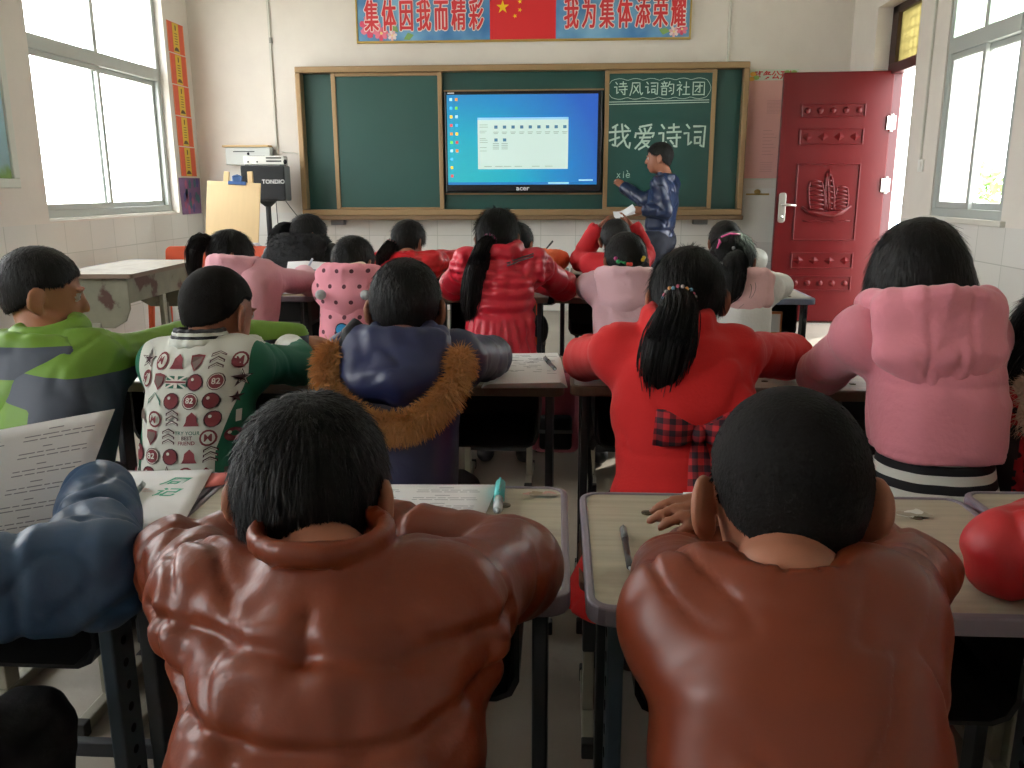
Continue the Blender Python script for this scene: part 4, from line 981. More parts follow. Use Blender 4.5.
def hair_shell(P, h, kind, rs, crown=(0.0, -.03), grow=.008, bob=None):
    hs = P.hs; M = P.HM; H = lambda a, b, c: P.hc + M @ (A3((a, b, c)) * hs)
    F = Fld(P.hc - .21, P.hc + .19, h)
    g_ = grow / hs
    F.ell(H(0, -.012, .02), (A3((.075, .092, .088)) + g_) * hs, M, .01, 1)
    if kind == 'bob':
        for s in (-1, 1): F.ell(H(s * .048, -.008, -.038), (A3((.044, .062, .070)) + g_) * hs, M, .03, 1)
        F.ell(H(0, -.045, -.035), (A3((.072, .052, .075)) + g_) * hs, M, .03, 1)
    else: F.ell(H(0, -.022, -.03), (A3((.062, .062, .060)) + g_ * .7) * hs, M, .02, 1)
    lim = {'short': (-.076, .78, .0), 'crop': (-.052, .70, .0), 'girl': (-.078, .62, 0), 'bob': (-.105, .0, 0)}[kind]
    def cutf(X):
        p = ((X - P.hc) @ M) / hs; y = p[..., 1]; z = p[..., 2]
        line = lim[0] + lim[1] * np.clip(y + .09, 0, 1)
        if kind == 'bob': line = np.where(y > .035, lim[0] + np.clip((y - .035) / .012, 0, 1) * .135, lim[0] + .12 * np.clip(p[..., 0] ** 2 / .01, 0, 1) * .1)
        else:
            ear = np.exp(-(((y + .0) / .022) ** 2)) * .022; line = line + ear
        return (line - z) * hs * .8
    F.cut(cutf)
    V, Q, own = F.mesh(); V = relax(V, Q, 1); N = normals(V, Q)
    loc = ((V - P.hc) @ M) / hs
    return V, Q, N, loc

def strands_on_head(P, V, N, loc, rs, count, length, lift, crown=(.0, -.035), r=.0006, seg=4, down=0.3, sd=.12):
    """hairs combed away from the crown, hugging the skull"""
    i = rs.integers(0, len(V), count); p, n, l = V[i], N[i], loc[i]
    c = A3((crown[0], crown[1], .11)); away = (l - c); away[:, 2] -= .02
    ang = .7 * np.exp(-(np.linalg.norm(l[:, :2] - c[:2], axis=1) / .03) ** 2)
    a2 = away.copy(); a2[:, 0] = away[:, 0] * np.cos(ang) - away[:, 1] * np.sin(ang); a2[:, 1] = away[:, 0] * np.sin(ang) + away[:, 1] * np.cos(ang)
    t = a2 @ P.HM.T; t /= np.maximum(np.linalg.norm(t, axis=1, keepdims=True), 1e-6)
    t = t - n * (t * n).sum(1, keepdims=True); t /= np.maximum(np.linalg.norm(t, axis=1, keepdims=True), 1e-3)
    d = t + n * lift + rs.normal(0, sd, (count, 3)) + A3((0, 0, -down)) * .2; d /= np.linalg.norm(d, axis=1, keepdims=True)
    L = length * rs.uniform(.6, 1.2, count); u = np.linspace(0, 1, seg)[None, :, None]
    Pp = p[:, None] - n[:, None] * .002 + L[:, None, None] * (d[:, None] * u - n[:, None] * (lift * .55) * u * u)
    return strand_mesh(Pp, r * np.linspace(1, .35, seg), n + .3 * rs.normal(0, 1, n.shape))

def mesh_child(name, V, Q, mats, parent, mi=None, smooth=True):
    if mi is not None and np.asarray(mi).dtype.kind == 'f':      # a per-vertex value that picks the cloth colour in the material
        me = mesh_np(name, V, Q, smooth); at_ = me.attributes.new('panel', 'FLOAT', 'POINT'); at_.data.foreach_set('value', np.asarray(mi, dtype=np.float32)); return link(name, me, mats, parent)
    return link(name, mesh_np(name, V, Q, smooth, mi), mats, parent)
def two_tone(name, ca, cb, rough=.6, **kw):
    m = mat(name, ca, rough, **{k: v for k, v in kw.items() if k != 'var'}); nt = m.node_tree; b = nt.nodes['Principled BSDF']
    a = nd(nt, 'ShaderNodeAttribute', attribute_name='panel'); gt = nd(nt, 'ShaderNodeMath', operation='GREATER_THAN'); gt.inputs[1].default_value = 0
    mx = nd(nt, 'ShaderNodeMix', data_type='RGBA'); mx.inputs[6].default_value = lin(ca); mx.inputs[7].default_value = lin(cb)
    nt.links.new(a.outputs['Fac'], gt.inputs[0]); nt.links.new(gt.outputs[0], mx.inputs[0]); nt.links.new(mx.outputs[2], b.inputs['Base Color']); return m

def trousers(P, h, m, parent, long=True):
    pts = np.array([P.hip] + P.knee + P.ank); F = Fld(pts.min(0) - .14, pts.max(0) + .14, h)
    c = P.child
    F.cap(P.hipj[0], P.hipj[1], .10 * c, .10 * c, .03); F.cap(P.hip, P.hip + A3((0, .01, .10)), .105 * c, .10 * c, .03)
    for i in (0, 1): F.cap(P.hipj[i], P.knee[i], .082 * c, .062 * c, .012); F.cap(P.knee[i], P.ank[i], .06 * c, .045 * c, .012)
    F.cut(lambda X: (.085 - X[..., 2])); F.cut(lambda X: X[..., 2] - (P.hip[2] + .12))
    V, Q, own = F.mesh(); V = relax(V, Q, 1); N = normals(V, Q); V = V + N * (.004 * vn(V * 22) + .002 * vn(V * 50))[:, None]
    return mesh_child('trousers', V, Q, m, parent)
def shoes(P, m, parent):
    for i in (0, 1):
        a = P.ank[i]; F = Fld(a - A3((.12, .14, .1)), a + A3((.12, .2, .08)), .007); f = P.ffwd
        F.cap(a + A3((0, 0, -.03)) - f * .03, a + f * .11 + A3((0, 0, -.038)), .038, .034, .02); F.cap(a, a + A3((0, 0, .02)), .036, .038, .02)
        z0 = .004
        F.cut(lambda X: z0 - X[..., 2]); F.cut(lambda X: X[..., 2] - (a[2] + .03))
        V, Q, own = F.mesh(); mesh_child('shoe', relax(V, Q, 1), Q, m, parent)
# ------------------------------------------------------------------ desks and stools
def desktop_material(name, c):
    m = bpy.data.materials.new(name); m.use_nodes = True; nt = m.node_tree; b = nt.nodes['Principled BSDF']; L = nt.links.new
    tc = nd(nt, 'ShaderNodeTexCoord'); mp = nd(nt, 'ShaderNodeMapping'); mp.inputs['Scale'].default_value = (1.5, 22, 1); L(tc.outputs['Object'], mp.inputs[0])
    n = nd(nt, 'ShaderNodeTexNoise'); n.inputs['Scale'].default_value = 3; n.inputs['Detail'].default_value = 6; L(mp.outputs[0], n.inputs[0])
    rp = nd(nt, 'ShaderNodeValToRGB'); L(n.outputs[0], rp.inputs[0]); cc = lin(c)
    rp.color_ramp.elements[0].position = .25; rp.color_ramp.elements[0].color = tuple(x * .72 for x in cc[:3]) + (1,); rp.color_ramp.elements[1].position = .7; rp.color_ramp.elements[1].color = cc
    n2 = nd(nt, 'ShaderNodeTexNoise'); n2.inputs['Scale'].default_value = 7; n2.inputs['Detail'].default_value = 8; L(tc.outputs['Object'], n2.inputs[0])
    r2 = nd(nt, 'ShaderNodeValToRGB'); L(n2.outputs[0], r2.inputs[0]); r2.color_ramp.elements[0].position = .33; r2.color_ramp.elements[0].color = (.55, .5, .45, 1); r2.color_ramp.elements[1].position = .45; r2.color_ramp.elements[1].color = (1, 1, 1, 1)
    mx = nd(nt, 'ShaderNodeMix', data_type='RGBA', blend_type='MULTIPLY'); mx.inputs[0].default_value = .55; L(rp.outputs[0], mx.inputs[6]); L(r2.outputs[0], mx.inputs[7]); L(mx.outputs[2], b.inputs['Base Color']); b.inputs['Roughness'].default_value = .38
    return m
M_TOP = desktop_material('worn_pale_desktop', 'b2ab95')
M_TOPB = desktop_material('worn_brown_desktop', '96886a'); M_TOPB.node_tree.nodes['Principled BSDF'].inputs['Roughness'].default_value = .6
M_EDGE = mat('purple_grey_edging', '7d747f', .45, var=.15, vscale=12)
M_EDGEB = mat('brown_edging', '6d5a4a', .5)
M_LEGM = mat('dark_steel', '34373b', .45, .3, var=.2, vscale=20)
M_LEGP = mat('blue_grey_perforated_steel', '4c5a63', .45, .3, var=.15, vscale=15)
M_DRAW = mat('black_steel_drawer', '1d1c1c', .5, .2, var=.2, vscale=9)
M_CREAM = mat('cream_steel_tube', '8b8878', .5, .15, var=.2, vscale=18)
M_CAP = mat('black_rubber', '161616', .7)
M_HOLE = mat('dark_hole', '0b0b0b', .9)
M_SCREW = mat('tarnished_screw', '6b6350', .4, .7)

def desk(label, cx, y0, w=.6, d=.4, z=.68, rot=0.0, top=M_TOP, edge=M_EDGE, perf=False):
    """school desk: near edge at y0; origin on the floor under the middle of the near edge"""
    t = thing('school_desk', label, 'desk', (cx, y0, 0), R(rot), 'pupils\' desks standing in rows')
    tt = .024
    g = G(); g.prism(rrect(w - .02, d - .02, .022, 4, 0, d / 2), z - tt + .004, z); g.obj('tabletop', top, t)
    g = G(); o_, i_ = rrect(w, d, .032, 5, 0, d / 2), rrect(w - .022, d - .022, .022, 5, 0, d / 2); n = len(o_)
    V = [(x, y, z - tt) for x, y in o_] + [(x, y, z + .001) for x, y in o_] + [(x, y, z + .003) for x, y in i_] + [(x, y, z - tt) for x, y in i_]
    g.add(V, [(a * n + i, a * n + (i + 1) % n, ((a + 1) % 4) * n + (i + 1) % n, ((a + 1) % 4) * n + i) for a in range(4) for i in range(n)]); g.obj('edging', edge, t, bevel=.003)
    # drawer tray, open towards the pupil, rounded lower corners
    dw, dh, y1 = w - .13, .15, d - .05; wl = .006
    prof = [(-dw / 2, z - tt), (-dw / 2, z - tt - dh + .03), (-dw / 2 + .01, z - tt - dh + .009), (-dw / 2 + .03, z - tt - dh), (dw / 2 - .03, z - tt - dh), (dw / 2 - .01, z - tt - dh + .009), (dw / 2, z - tt - dh + .03), (dw / 2, z - tt)]
    inn = [(x * (1 - 2 * wl / dw), zz + (wl if zz < z - tt - .01 else 0)) for x, zz in prof]; k = len(prof)
    g = G(); V = [(x, .05, zz) for x, zz in prof] + [(x, y1, zz) for x, zz in prof] + [(x, .05, zz) for x, zz in inn] + [(x, y1 - wl, zz) for x, zz in inn]
    Fs = []
    for i in range(k - 1):
        Fs += [(i, i + 1, k + i + 1, k + i), (2 * k + i + 1, 2 * k + i, 3 * k + i, 3 * k + i + 1), (i + 1, i, 2 * k + i, 2 * k + i + 1)]
    Fs += [tuple(range(2 * k - 1, k - 1, -1)), tuple(range(3 * k, 4 * k))]
    g.add(V, Fs); g.obj('drawer_tray', M_DRAW, t, smooth=False)
    for s in (-1, 1):
        x = s * (w / 2 - .038)
        g = G(); g.b2((x - .010, .03, .30), (x + .010, .085, z - tt)); lg = g.obj('leg', M_LEGP if perf else M_LEGM, t, bevel=.003)
        if perf:
            for k2 in range(9): g = G(); g.cyl((x - .0108, .057, .34 + k2 * .035), (x + .0108, .057, .34 + k2 * .035), .0065, n=10); g.obj('adjusting_hole', M_HOLE, lg)
        g = G(); g.b2((x - .008, .038, .035), (x + .008, .078, .31)); g.obj('lower_tube', M_CREAM, lg, bevel=.003)
        g = G(); g.b2((x - .012, .0, .008), (x + .012, d - .03, .036)); ft = g.obj('foot_bar', M_CREAM, t, bevel=.004)
        for ya, yb in ((-.006, .02), (d - .05, d - .024)): g = G(); g.b2((x - .0135, ya, .0), (x + .0135, yb, .038)); g.obj('end_cap', M_CAP, ft, bevel=.003)
        g = G(); g.b2((x - .009, d - .10, .036), (x + .009, d - .06, z - tt)); g.obj('leg', M_LEGM, t, bevel=.003)
    g = G(); g.b2((-w / 2 + .05, d - .09, .16), (w / 2 - .05, d - .07, .19)); g.obj('crossbar', M_LEGM, t, bevel=.003)
    for x in (-.20, .20):
        for y in (.09, d - .09):
            g = G(); g.cyl((x * w / .6, y, z - .002), (x * w / .6, y, z + .0022), .0085, n=12); g.cyl((x * w / .6, y, z + .002), (x * w / .6, y, z + .003), .0045, n=8); g.obj('screw', M_SCREW, t)
    return t
DESKS = []
for a in (('pale desk before the pupil in the smooth brown leather jacket', .335, .925, .61, .40, .68, .5, M_TOP, M_EDGE, True),
          ('pale desk before the pupil in the quilted brown jacket', -.284, .94, .59, .40, .68, .6, M_TOP, M_EDGE, False),
          ('pale desk under the blue sleeve, with the held-up exam sheet', -.888, .985, .60, .40, .68, 0, M_TOP, M_EDGE, True),
          ('pale desk under the red sleeve beside the smooth leather jacket', .955, .965, .60, .40, .68, 1.0, M_TOP, M_EDGE, True),
          ('desk before the pupil in the navy fur-hooded coat, papers overhanging it', -.30, 2.06, .60, .42, .68, 0, M_TOP, M_EDGEB, False),
          ('desk before the pupil in the red coat with the tartan bow', .315, 2.07, .60, .42, .68, 0, M_TOP, M_EDGEB, False),
          ('desk before the pupil in the pink hoodie and striped dress', .93, 2.05, .60, .42, .68, 0, M_TOP, M_EDGEB, False),
          ('desk before the pupil in the printed white jacket with green sleeves', -.915, 2.06, .60, .42, .68, 0, M_TOP, M_EDGEB, False),
          ('desk before the pupil in the bright green jacket', -1.53, 2.05, .60, .42, .68, 0, M_TOP, M_EDGEB, False),
          ('desk before the pupil in the pale pink coat with the book', -1.41, 3.66, .58, .42, .70, 0, M_TOPB, M_EDGE, False),
          ('desk before the pupil in the spotted pink hooded jacket', -.845, 3.66, .53, .42, .70, 0, M_TOPB, M_EDGE, False),
          ('desk before the pupil in the gathered red coat with the long ponytail', -.325, 3.66, .50, .42, .70, 0, M_TOPB, M_EDGEB, False),
          ('desk before the pupil in the pale pink coat with bead-tied braids', .225, 3.66, .55, .42, .70, 0, M_TOPB, M_EDGEB, False),
          ('desk before the pupil in the white jacket, its grey end facing the door', .79, 3.66, .56, .42, .70, 0, mat('worn_grey_desktop', '7d7f78', .4, var=.2, vscale=14), mat('blue_grey_edging', '7f8aa3', .4), False),
          ('front desk before the pupil in the fluffy black coat', -1.40, 4.65, .58, .42, .70, 0, M_TOPB, M_EDGEB, False),
          ('front desk before the pupil in the shiny red jacket', -.81, 4.65, .56, .42, .70, 0, M_TOPB, M_EDGEB, False),
          ('front desk before the pupil in orange with the pencil', -.25, 4.65, .54, .42, .70, 0, M_TOPB, M_EDGEB, False),
          ('front desk before the pupil in red holding their head', .31, 4.65, .56, .42, .70, 0, M_TOPB, M_EDGEB, False),
          ('front desk before the pupil in white nearest the door', .89, 4.65, .57, .42, .70, 0, M_TOPB, M_EDGEB, False)):
    DESKS.append(desk(*a))

M_SEAT = mat('worn_brown_seat', '5d4635', .5, var=.25, vscale=8)
def make_stool():
    t = thing('school_stool', 'stool', 'stool', (0, 0, 0), 0, 'stools behind the desks')
    g = G(); g.prism(rrect(.30, .24, .03, 4), .365, .385); g.obj('seat', M_SEAT, t, bevel=.004)
    for s in (-1, 1):
        x = s * .125
        g = G(); g.b2((x - .012, -.024, .034), (x + .012, .024, .25)); g.obj('leg', M_CREAM, t, bevel=.003)
        g = G(); g.b2((x - .014, -.03, .18), (x + .014, .03, .365)); br = g.obj('bracket', M_LEGM, t, bevel=.004)
        g = G()
        for k in range(4): g.cyl((x - .0148, 0, .21 + k * .04), (x + .0148, 0, .21 + k * .04), .006, n=10)
        g.obj('adjusting_hole', M_HOLE, br)
        g = G(); g.b2((x - .014, -.14, .006), (x + .014, .16, .034)); ft = g.obj('foot_bar', M_CREAM, t, bevel=.004)
        for ya, yb in ((-.146, -.12), (.14, .166)): g = G(); g.b2((x - .0155, ya, 0), (x + .0155, yb, .037)); g.obj('end_cap', M_CAP, ft, bevel=.003)
    g = G(); g.b2((-.12, -.012, .13), (.12, .012, .16)); g.obj('crossbar', M_LEGM, t, bevel=.003)
    return t
STOOL = make_stool(); _used = [0]
def stool_at(x, y, who):
    s = STOOL if not _used[0] else copy_tree(STOOL); _used[0] += 1
    s.location = (x, y, 0); s['label'] = 'stool under the pupil ' + who; return s

# ------------------------------------------------------------------ garments' materials
def leather(name, c, bump, scale):
    m = mat(name, c, .39, bump=bump, scale=scale, var=.10, vscale=5, spec=.45); return m
M_LEA1 = leather('quilted_brown_leatherette', '76331a', .25, 26)
M_LEA2 = leather('smooth_brown_leather', '76331c', .10, 16)
M_GREEN = two_tone('bright_green_nylon', '6f9a30', '47505f', .55, bump=.15, scale=22)
M_SLATE = mat('slate_blue_nylon', '47505f', .5, bump=.15, scale=22)
M_WHITEG = two_tone('white_jersey_green_sleeves', 'd3d6ce', '1f6b52', .75, bump=.1, scale=50)
M_WHITEP = mat('off_white_jersey', 'cfd3ca', .8, bump=.08, scale=60)
M_KGREEN = mat('kelly_green_jersey', '1f6b52', .65, bump=.1, scale=30)
M_NAVY = mat('navy_padded_nylon', '23264a', .42, bump=.18, scale=18, var=.1)
M_NAVYL = mat('navy_hood_lining', '1f274e', .42, bump=.12, scale=14, var=.12)
M_REDWOOL = mat('red_wool', 'd01b1d', .85, bump=.10, scale=160, var=.05, sheen=.08)
M_PINKF = mat('pink_fleece', 'd98593', .9, bump=.2, scale=70, var=.06, sheen=.3)
M_PALEP = mat('pale_pink_wool', 'd49aa4', .9, bump=.15, scale=90, var=.05, sheen=.2)
M_PALER = mat('powder_pink_fleece', 'd8b0b8', .9, bump=.15, scale=80, var=.05, sheen=.2)
M_PUFF = mat('red_quilted_nylon', 'd0243a', .40, bump=.2, scale=24, var=.07)
M_GLOSSR = mat('shiny_red_nylon', 'cf1f2a', .28, bump=.3, scale=20)
M_ORANGE = mat('orange_fleece', 'ee6a3a', .8, bump=.15, scale=60)
M_REDF = mat('plain_red_fleece', 'c8202a', .8, bump=.15, scale=50)
M_WHITEJ = mat('white_fleece', 'dcdcd8', .85, bump=.25, scale=50, var=.05)
M_BLACKC = mat('black_padded_nylon', '17191f', .55, bump=.25, scale=22)
M_BLUEN = mat('steel_blue_nylon', '2c4a6b', .45, bump=.2, scale=18, var=.08)
M_DARKT = mat('dark_trousers', '1c1d22', .8, bump=.1, scale=60)
M_JEANT = mat('dark_jeans', '252b3d', .8, bump=.1, scale=80)
M_SHOE = mat('dark_shoe', '232226', .6); M_SHOEW = mat('pale_shoe', 'b9a9a9', .6)
def dotted(name, base, dot, scale, thr):
    m = mat(name, base, .85); nt = m.node_tree; b = nt.nodes['Principled BSDF']; L = nt.links.new
    tc = nd(nt, 'ShaderNodeTexCoord'); sp = nd(nt, 'ShaderNodeSeparateXYZ'); L(tc.outputs['Object'], sp.inputs[0])
    fs = []
    for ch, sh in ((0, 0), (2, 0)):
        ml = nd(nt, 'ShaderNodeMath', operation='MULTIPLY'); L(sp.outputs[ch], ml.inputs[0]); ml.inputs[1].default_value = scale; fs.append(ml)
    fl = nd(nt, 'ShaderNodeMath', operation='FLOOR'); L(fs[1].outputs[0], fl.inputs[0])
    hf = nd(nt, 'ShaderNodeMath', operation='MULTIPLY'); L(fl.outputs[0], hf.inputs[0]); hf.inputs[1].default_value = .5
    xx = nd(nt, 'ShaderNodeMath', operation='ADD'); L(fs[0].outputs[0], xx.inputs[0]); L(hf.outputs[0], xx.inputs[1])
    out = []
    for q in (xx, fs[1]):
        fr = nd(nt, 'ShaderNodeMath', operation='FRACT'); L(q.outputs[0], fr.inputs[0]); su = nd(nt, 'ShaderNodeMath', operation='SUBTRACT'); L(fr.outputs[0], su.inputs[0]); su.inputs[1].default_value = .5
        p2 = nd(nt, 'ShaderNodeMath', operation='MULTIPLY'); L(su.outputs[0], p2.inputs[0]); L(su.outputs[0], p2.inputs[1]); out.append(p2)
    ad = nd(nt, 'ShaderNodeMath', operation='ADD'); L(out[0].outputs[0], ad.inputs[0]); L(out[1].outputs[0], ad.inputs[1])
    lt = nd(nt, 'ShaderNodeMath', operation='LESS_THAN'); L(ad.outputs[0], lt.inputs[0]); lt.inputs[1].default_value = thr ** 2
    mx = nd(nt, 'ShaderNodeMix', data_type='RGBA'); L(lt.outputs[0], mx.inputs[0]); mx.inputs[6].default_value = lin(base); mx.inputs[7].default_value = lin(dot); L(mx.outputs[2], b.inputs['Base Color'])
    return m
M_DOTP = dotted('pink_fleece_dark_dots', 'dd8f9d', '5b2f3a', 17, .14)
M_DOTR = dotted('red_cotton_black_dots', 'b3202a', '23151a', 34, .2)
def striped(name, a, b_, per, duty):
    m = mat(name, a, .85); nt = m.node_tree; b = nt.nodes['Principled BSDF']; L = nt.links.new
    tc = nd(nt, 'ShaderNodeTexCoord'); sp = nd(nt, 'ShaderNodeSeparateXYZ'); L(tc.outputs['Object'], sp.inputs[0])
    n = nd(nt, 'ShaderNodeTexNoise'); n.inputs['Scale'].default_value = 5; L(tc.outputs['Object'], n.inputs[0])
    ma = nd(nt, 'ShaderNodeMath', operation='MULTIPLY_ADD'); L(n.outputs[0], ma.inputs[0]); ma.inputs[1].default_value = .02; L(sp.outputs[2], ma.inputs[2])
    ml = nd(nt, 'ShaderNodeMath', operation='DIVIDE'); L(ma.outputs[0], ml.inputs[0]); ml.inputs[1].default_value = per
    fr = nd(nt, 'ShaderNodeMath', operation='FRACT'); L(ml.outputs[0], fr.inputs[0]); lt = nd(nt, 'ShaderNodeMath', operation='LESS_THAN'); L(fr.outputs[0], lt.inputs[0]); lt.inputs[1].default_value = duty
    mx = nd(nt, 'ShaderNodeMix', data_type='RGBA'); L(lt.outputs[0], mx.inputs[0]); mx.inputs[6].default_value = lin(a); mx.inputs[7].default_value = lin(b_); L(mx.outputs[2], b.inputs['Base Color'])
    return m
M_STRIPE = striped('black_and_white_stripes', 'd4d4cb', '15151a', .036, .5)
def tartan():
    m = mat('red_tartan', '7d1a20', .8); nt = m.node_tree; b = nt.nodes['Principled BSDF']; L = nt.links.new
    tc = nd(nt, 'ShaderNodeTexCoord'); sp = nd(nt, 'ShaderNodeSeparateXYZ'); L(tc.outputs['Object'], sp.inputs[0]); acc = []
    for ch in (0, 2):
        ml = nd(nt, 'ShaderNodeMath', operation='MULTIPLY'); L(sp.outputs[ch], ml.inputs[0]); ml.inputs[1].default_value = 42
        fr = nd(nt, 'ShaderNodeMath', operation='FRACT'); L(ml.outputs[0], fr.inputs[0]); lt = nd(nt, 'ShaderNodeMath', operation='LESS_THAN'); L(fr.outputs[0], lt.inputs[0]); lt.inputs[1].default_value = .5; acc.append(lt)
    ad = nd(nt, 'ShaderNodeMath', operation='ADD'); L(acc[0].outputs[0], ad.inputs[0]); L(acc[1].outputs[0], ad.inputs[1])
    rp = nd(nt, 'ShaderNodeValToRGB'); hf = nd(nt, 'ShaderNodeMath', operation='MULTIPLY'); L(ad.outputs[0], hf.inputs[0]); hf.inputs[1].default_value = .5; L(hf.outputs[0], rp.inputs[0])
    rp.color_ramp.interpolation = 'CONSTANT'; e = rp.color_ramp.elements; e[0].color = lin('c4232c'); e[1].position = .4; e[1].color = lin('761b27'); q = e.new(.8); q.color = lin('281523')
    L(rp.outputs[0], b.inputs['Base Color']); return m
M_TARTAN = tartan()

# ------------------------------------------------------------------ building a pupil
def collar_ring(F, P, rad, r, dz, own=1, ry=None, tilt=0.0, a0=0, a1=360, k=.012, n=14):
    ry = ry or rad; c = P.N + A3((0, .0, dz)); pr = None
    for i in range(n + 1):
        a = R(a0 + (a1 - a0) * i / n - 90); q = c + P.tm @ A3((rad * math.cos(a), ry * math.sin(a), tilt * math.sin(a)))
        if pr is not None: F.cap(pr, q, r, r, k, own)
        pr = q

def hood_mesh(P, h, tw, bw, drop, r=.03, back=.085, rim=.022, ztop=0.0, rw=.10, bulge=.0, own=1, rings=True, grow=.0):
    """a hood lying down the back: a fan of soft ribs from a wide top to a rounded tip, with a rim round the neck"""
    F = Fld(P.N - A3((.30, .26, drop + .12)), P.N + A3((.30, .16, .14)), h); T = lambda a, b, c: P.N + P.tm @ A3((a, b, c))
    for s in np.linspace(-1, 1, 9):
        e = 1 - .25 * s * s
        F.cap(T(s * tw, -back + .035 * s * s, ztop), T(s * (tw * .75 + bw * .25), -back - .022 - bulge + .03 * s * s, -drop * .5), r * .9, r, .025, own)
        F.cap(T(s * (tw * .75 + bw * .25), -back - .022 - bulge + .03 * s * s, -drop * .5), T(s * bw, -back - .012 + .01 * s * s, -drop * e), r, r * .85, .025, own)
    if rings:
        pts = [T(rw, .05, -.01 + ztop), T(rw * 1.08, -.01, .005 + ztop), T(rw * .92, -.06, .012 + ztop), T(rw * .5, -.095, .018 + ztop), T(0, -.105, .02 + ztop)]
        pts = pts + [P.N + P.tm @ (P.tm.T @ (q - P.N) * A3((-1, 1, 1))) for q in pts[-2::-1]]
        for a, b in zip(pts[:-1], pts[1:]): F.cap(a, b, rim, rim, .012, own)
    F.cap(P.N - A3((0, 0, .03)), P.N + (P.hc - P.N) * .9, .05, .056, .006, sub=True)
    V, Q, ow = F.mesh(); V = relax(V, Q, 1); N = normals(V, Q)
    V = V + N * (.004 * vn(V * np.array([16, 16, 9.])) + .002 * vn(V * 40) - .005 * np.exp(-(vn(V * np.array([15, 9, 7.]) + .4 * vn(V * 16)[:, None] + 3) / .12) ** 2))[:, None]
    return V, Q, N

PUPILS = 'pupils seated at the desks, seen from behind'
def person(label, P, h, cloth, mats, skin=None, hair='short', hlen=.014, hcount=6000, lift=.35, hr=.0006, hmat=None, pants=None, seed=0, shoe=None, bh=None, name='person', group=PUPILS, garment_name='jacket', stool=None, hdown=.3, hsd=.12, hgrow=.008, crown=(0, -.035)):
    o = A3((P.hip[0], P.hip[1], 0)); shift(P, o); rs = np.random.default_rng(seed + 100)
    V, Q, mi, _ = body(P, bh or h)
    root = link(name, mesh_np('person_body', V, Q, True, mi), [skin or M_SKIN, M_EYEW, M_EYED, M_LIP], None, tuple(o)); tag(root, label, 'person', group)
    V, Q, mi = garment(P, h, cloth, seed); jk = mesh_child(garment_name, V, Q, mats, root, mi)
    for q_ in (jk, getattr(jk, 'cycles', None)):
        if hasattr(q_, 'shadow_terminator_geometry_offset'): q_.shadow_terminator_geometry_offset = .3; q_.shadow_terminator_shading_offset = .1
    jk_bvh = BVHTree.FromPolygons([tuple(v) for v in V], [tuple(q) for q in Q])
    if pants: trousers(P, max(h, .008), pants, root); shoes(P, shoe or M_SHOE, root)
    if hair:
        HV, HQ, HN, loc = hair_shell(P, min(h, .008), hair, rs, grow=hgrow)
        ok = (HN @ A3((0, 0, 1)) > -.75)
        HV2 = HV + HN * ((.0007 if hair == 'crop' else .0016) * fbm(np.c_[HV * 60], 2))[:, None]
        S = strands_on_head(P, HV[ok], HN[ok], loc[ok], rs, hcount, hlen, lift, r=hr, down=hdown, sd=hsd, crown=crown)
        V2, Q2 = join([(HV2, HQ), S]); mesh_child('hair', V2, Q2, hmat or M_HAIR, root)
    return root, P, rs, jk_bvh, o
def hpt(P, a, b, c): return P.hc + P.HM @ (A3((a, b, c)) * P.hs)

def ponytail(root, P, rs, path, rad, count, tie=None, tiemat=None, r=.0013, wave=.004, hmat=None, core=True):
    """hair tail gathered at the first point of path (head-local for the first, body-local afterwards)"""
    parts = [tail_strands(path, rad, rs, count, r, 14, wave)]
    if core:
        C = smooth_path(path, 12); rr = np.interp(np.linspace(0, 1, 12), np.linspace(0, 1, len(rad)), rad) * .8; rr[-1] *= .3
        a = np.linspace(0, 2 * np.pi, 9)[:-1]; T = np.gradient(C, axis=0); T /= np.linalg.norm(T, axis=1, keepdims=True)
        U = np.cross(T, A3((.3, 1, .05))); U /= np.linalg.norm(U, axis=1, keepdims=True); W = np.cross(T, U)
        V = (C[:, None] + (U[:, None] * np.cos(a)[None, :, None] + W[:, None] * np.sin(a)[None, :, None]) * rr[:, None, None]).reshape(-1, 3)
        Q = np.array([(i * 8 + k, i * 8 + (k + 1) % 8, (i + 1) * 8 + (k + 1) % 8, (i + 1) * 8 + k) for i in range(11) for k in range(8)]); parts.append((V, Q))
    V, Q = join(parts); t = mesh_child('ponytail', V, Q, hmat or M_HAIR, root)
    if tie:
        c = A3(path[0]) + (A3(path[1]) - A3(path[0])) * .12; d = (A3(path[1]) - A3(path[0])); d /= np.linalg.norm(d); u = np.cross(d, A3((.3, 1, .2))); u /= np.linalg.norm(u); w = np.cross(d, u)
        g = G(); n = 22
        for k in range(n):
            a = 6.283 * k / n; g.cur = k % len(tiemat); q = c + (u * math.cos(a) + w * math.sin(a)) * (rad[0] + tie * .5); g.ball(tuple(q + d * tie * .35 * math.sin(k * 2.4)), tie * .55, nu=8, nv=6)
        g.obj('hair_tie', tiemat, root, smooth=True)
    return t

def wisps(root, paths, r=.0009, name='loose_hair'):
    P = np.array([smooth_path(p, 12) for p in paths]); V, Q = strand_mesh(P, r * np.linspace(1, .4, 12)); return mesh_child(name, V, Q, M_HAIR, root)

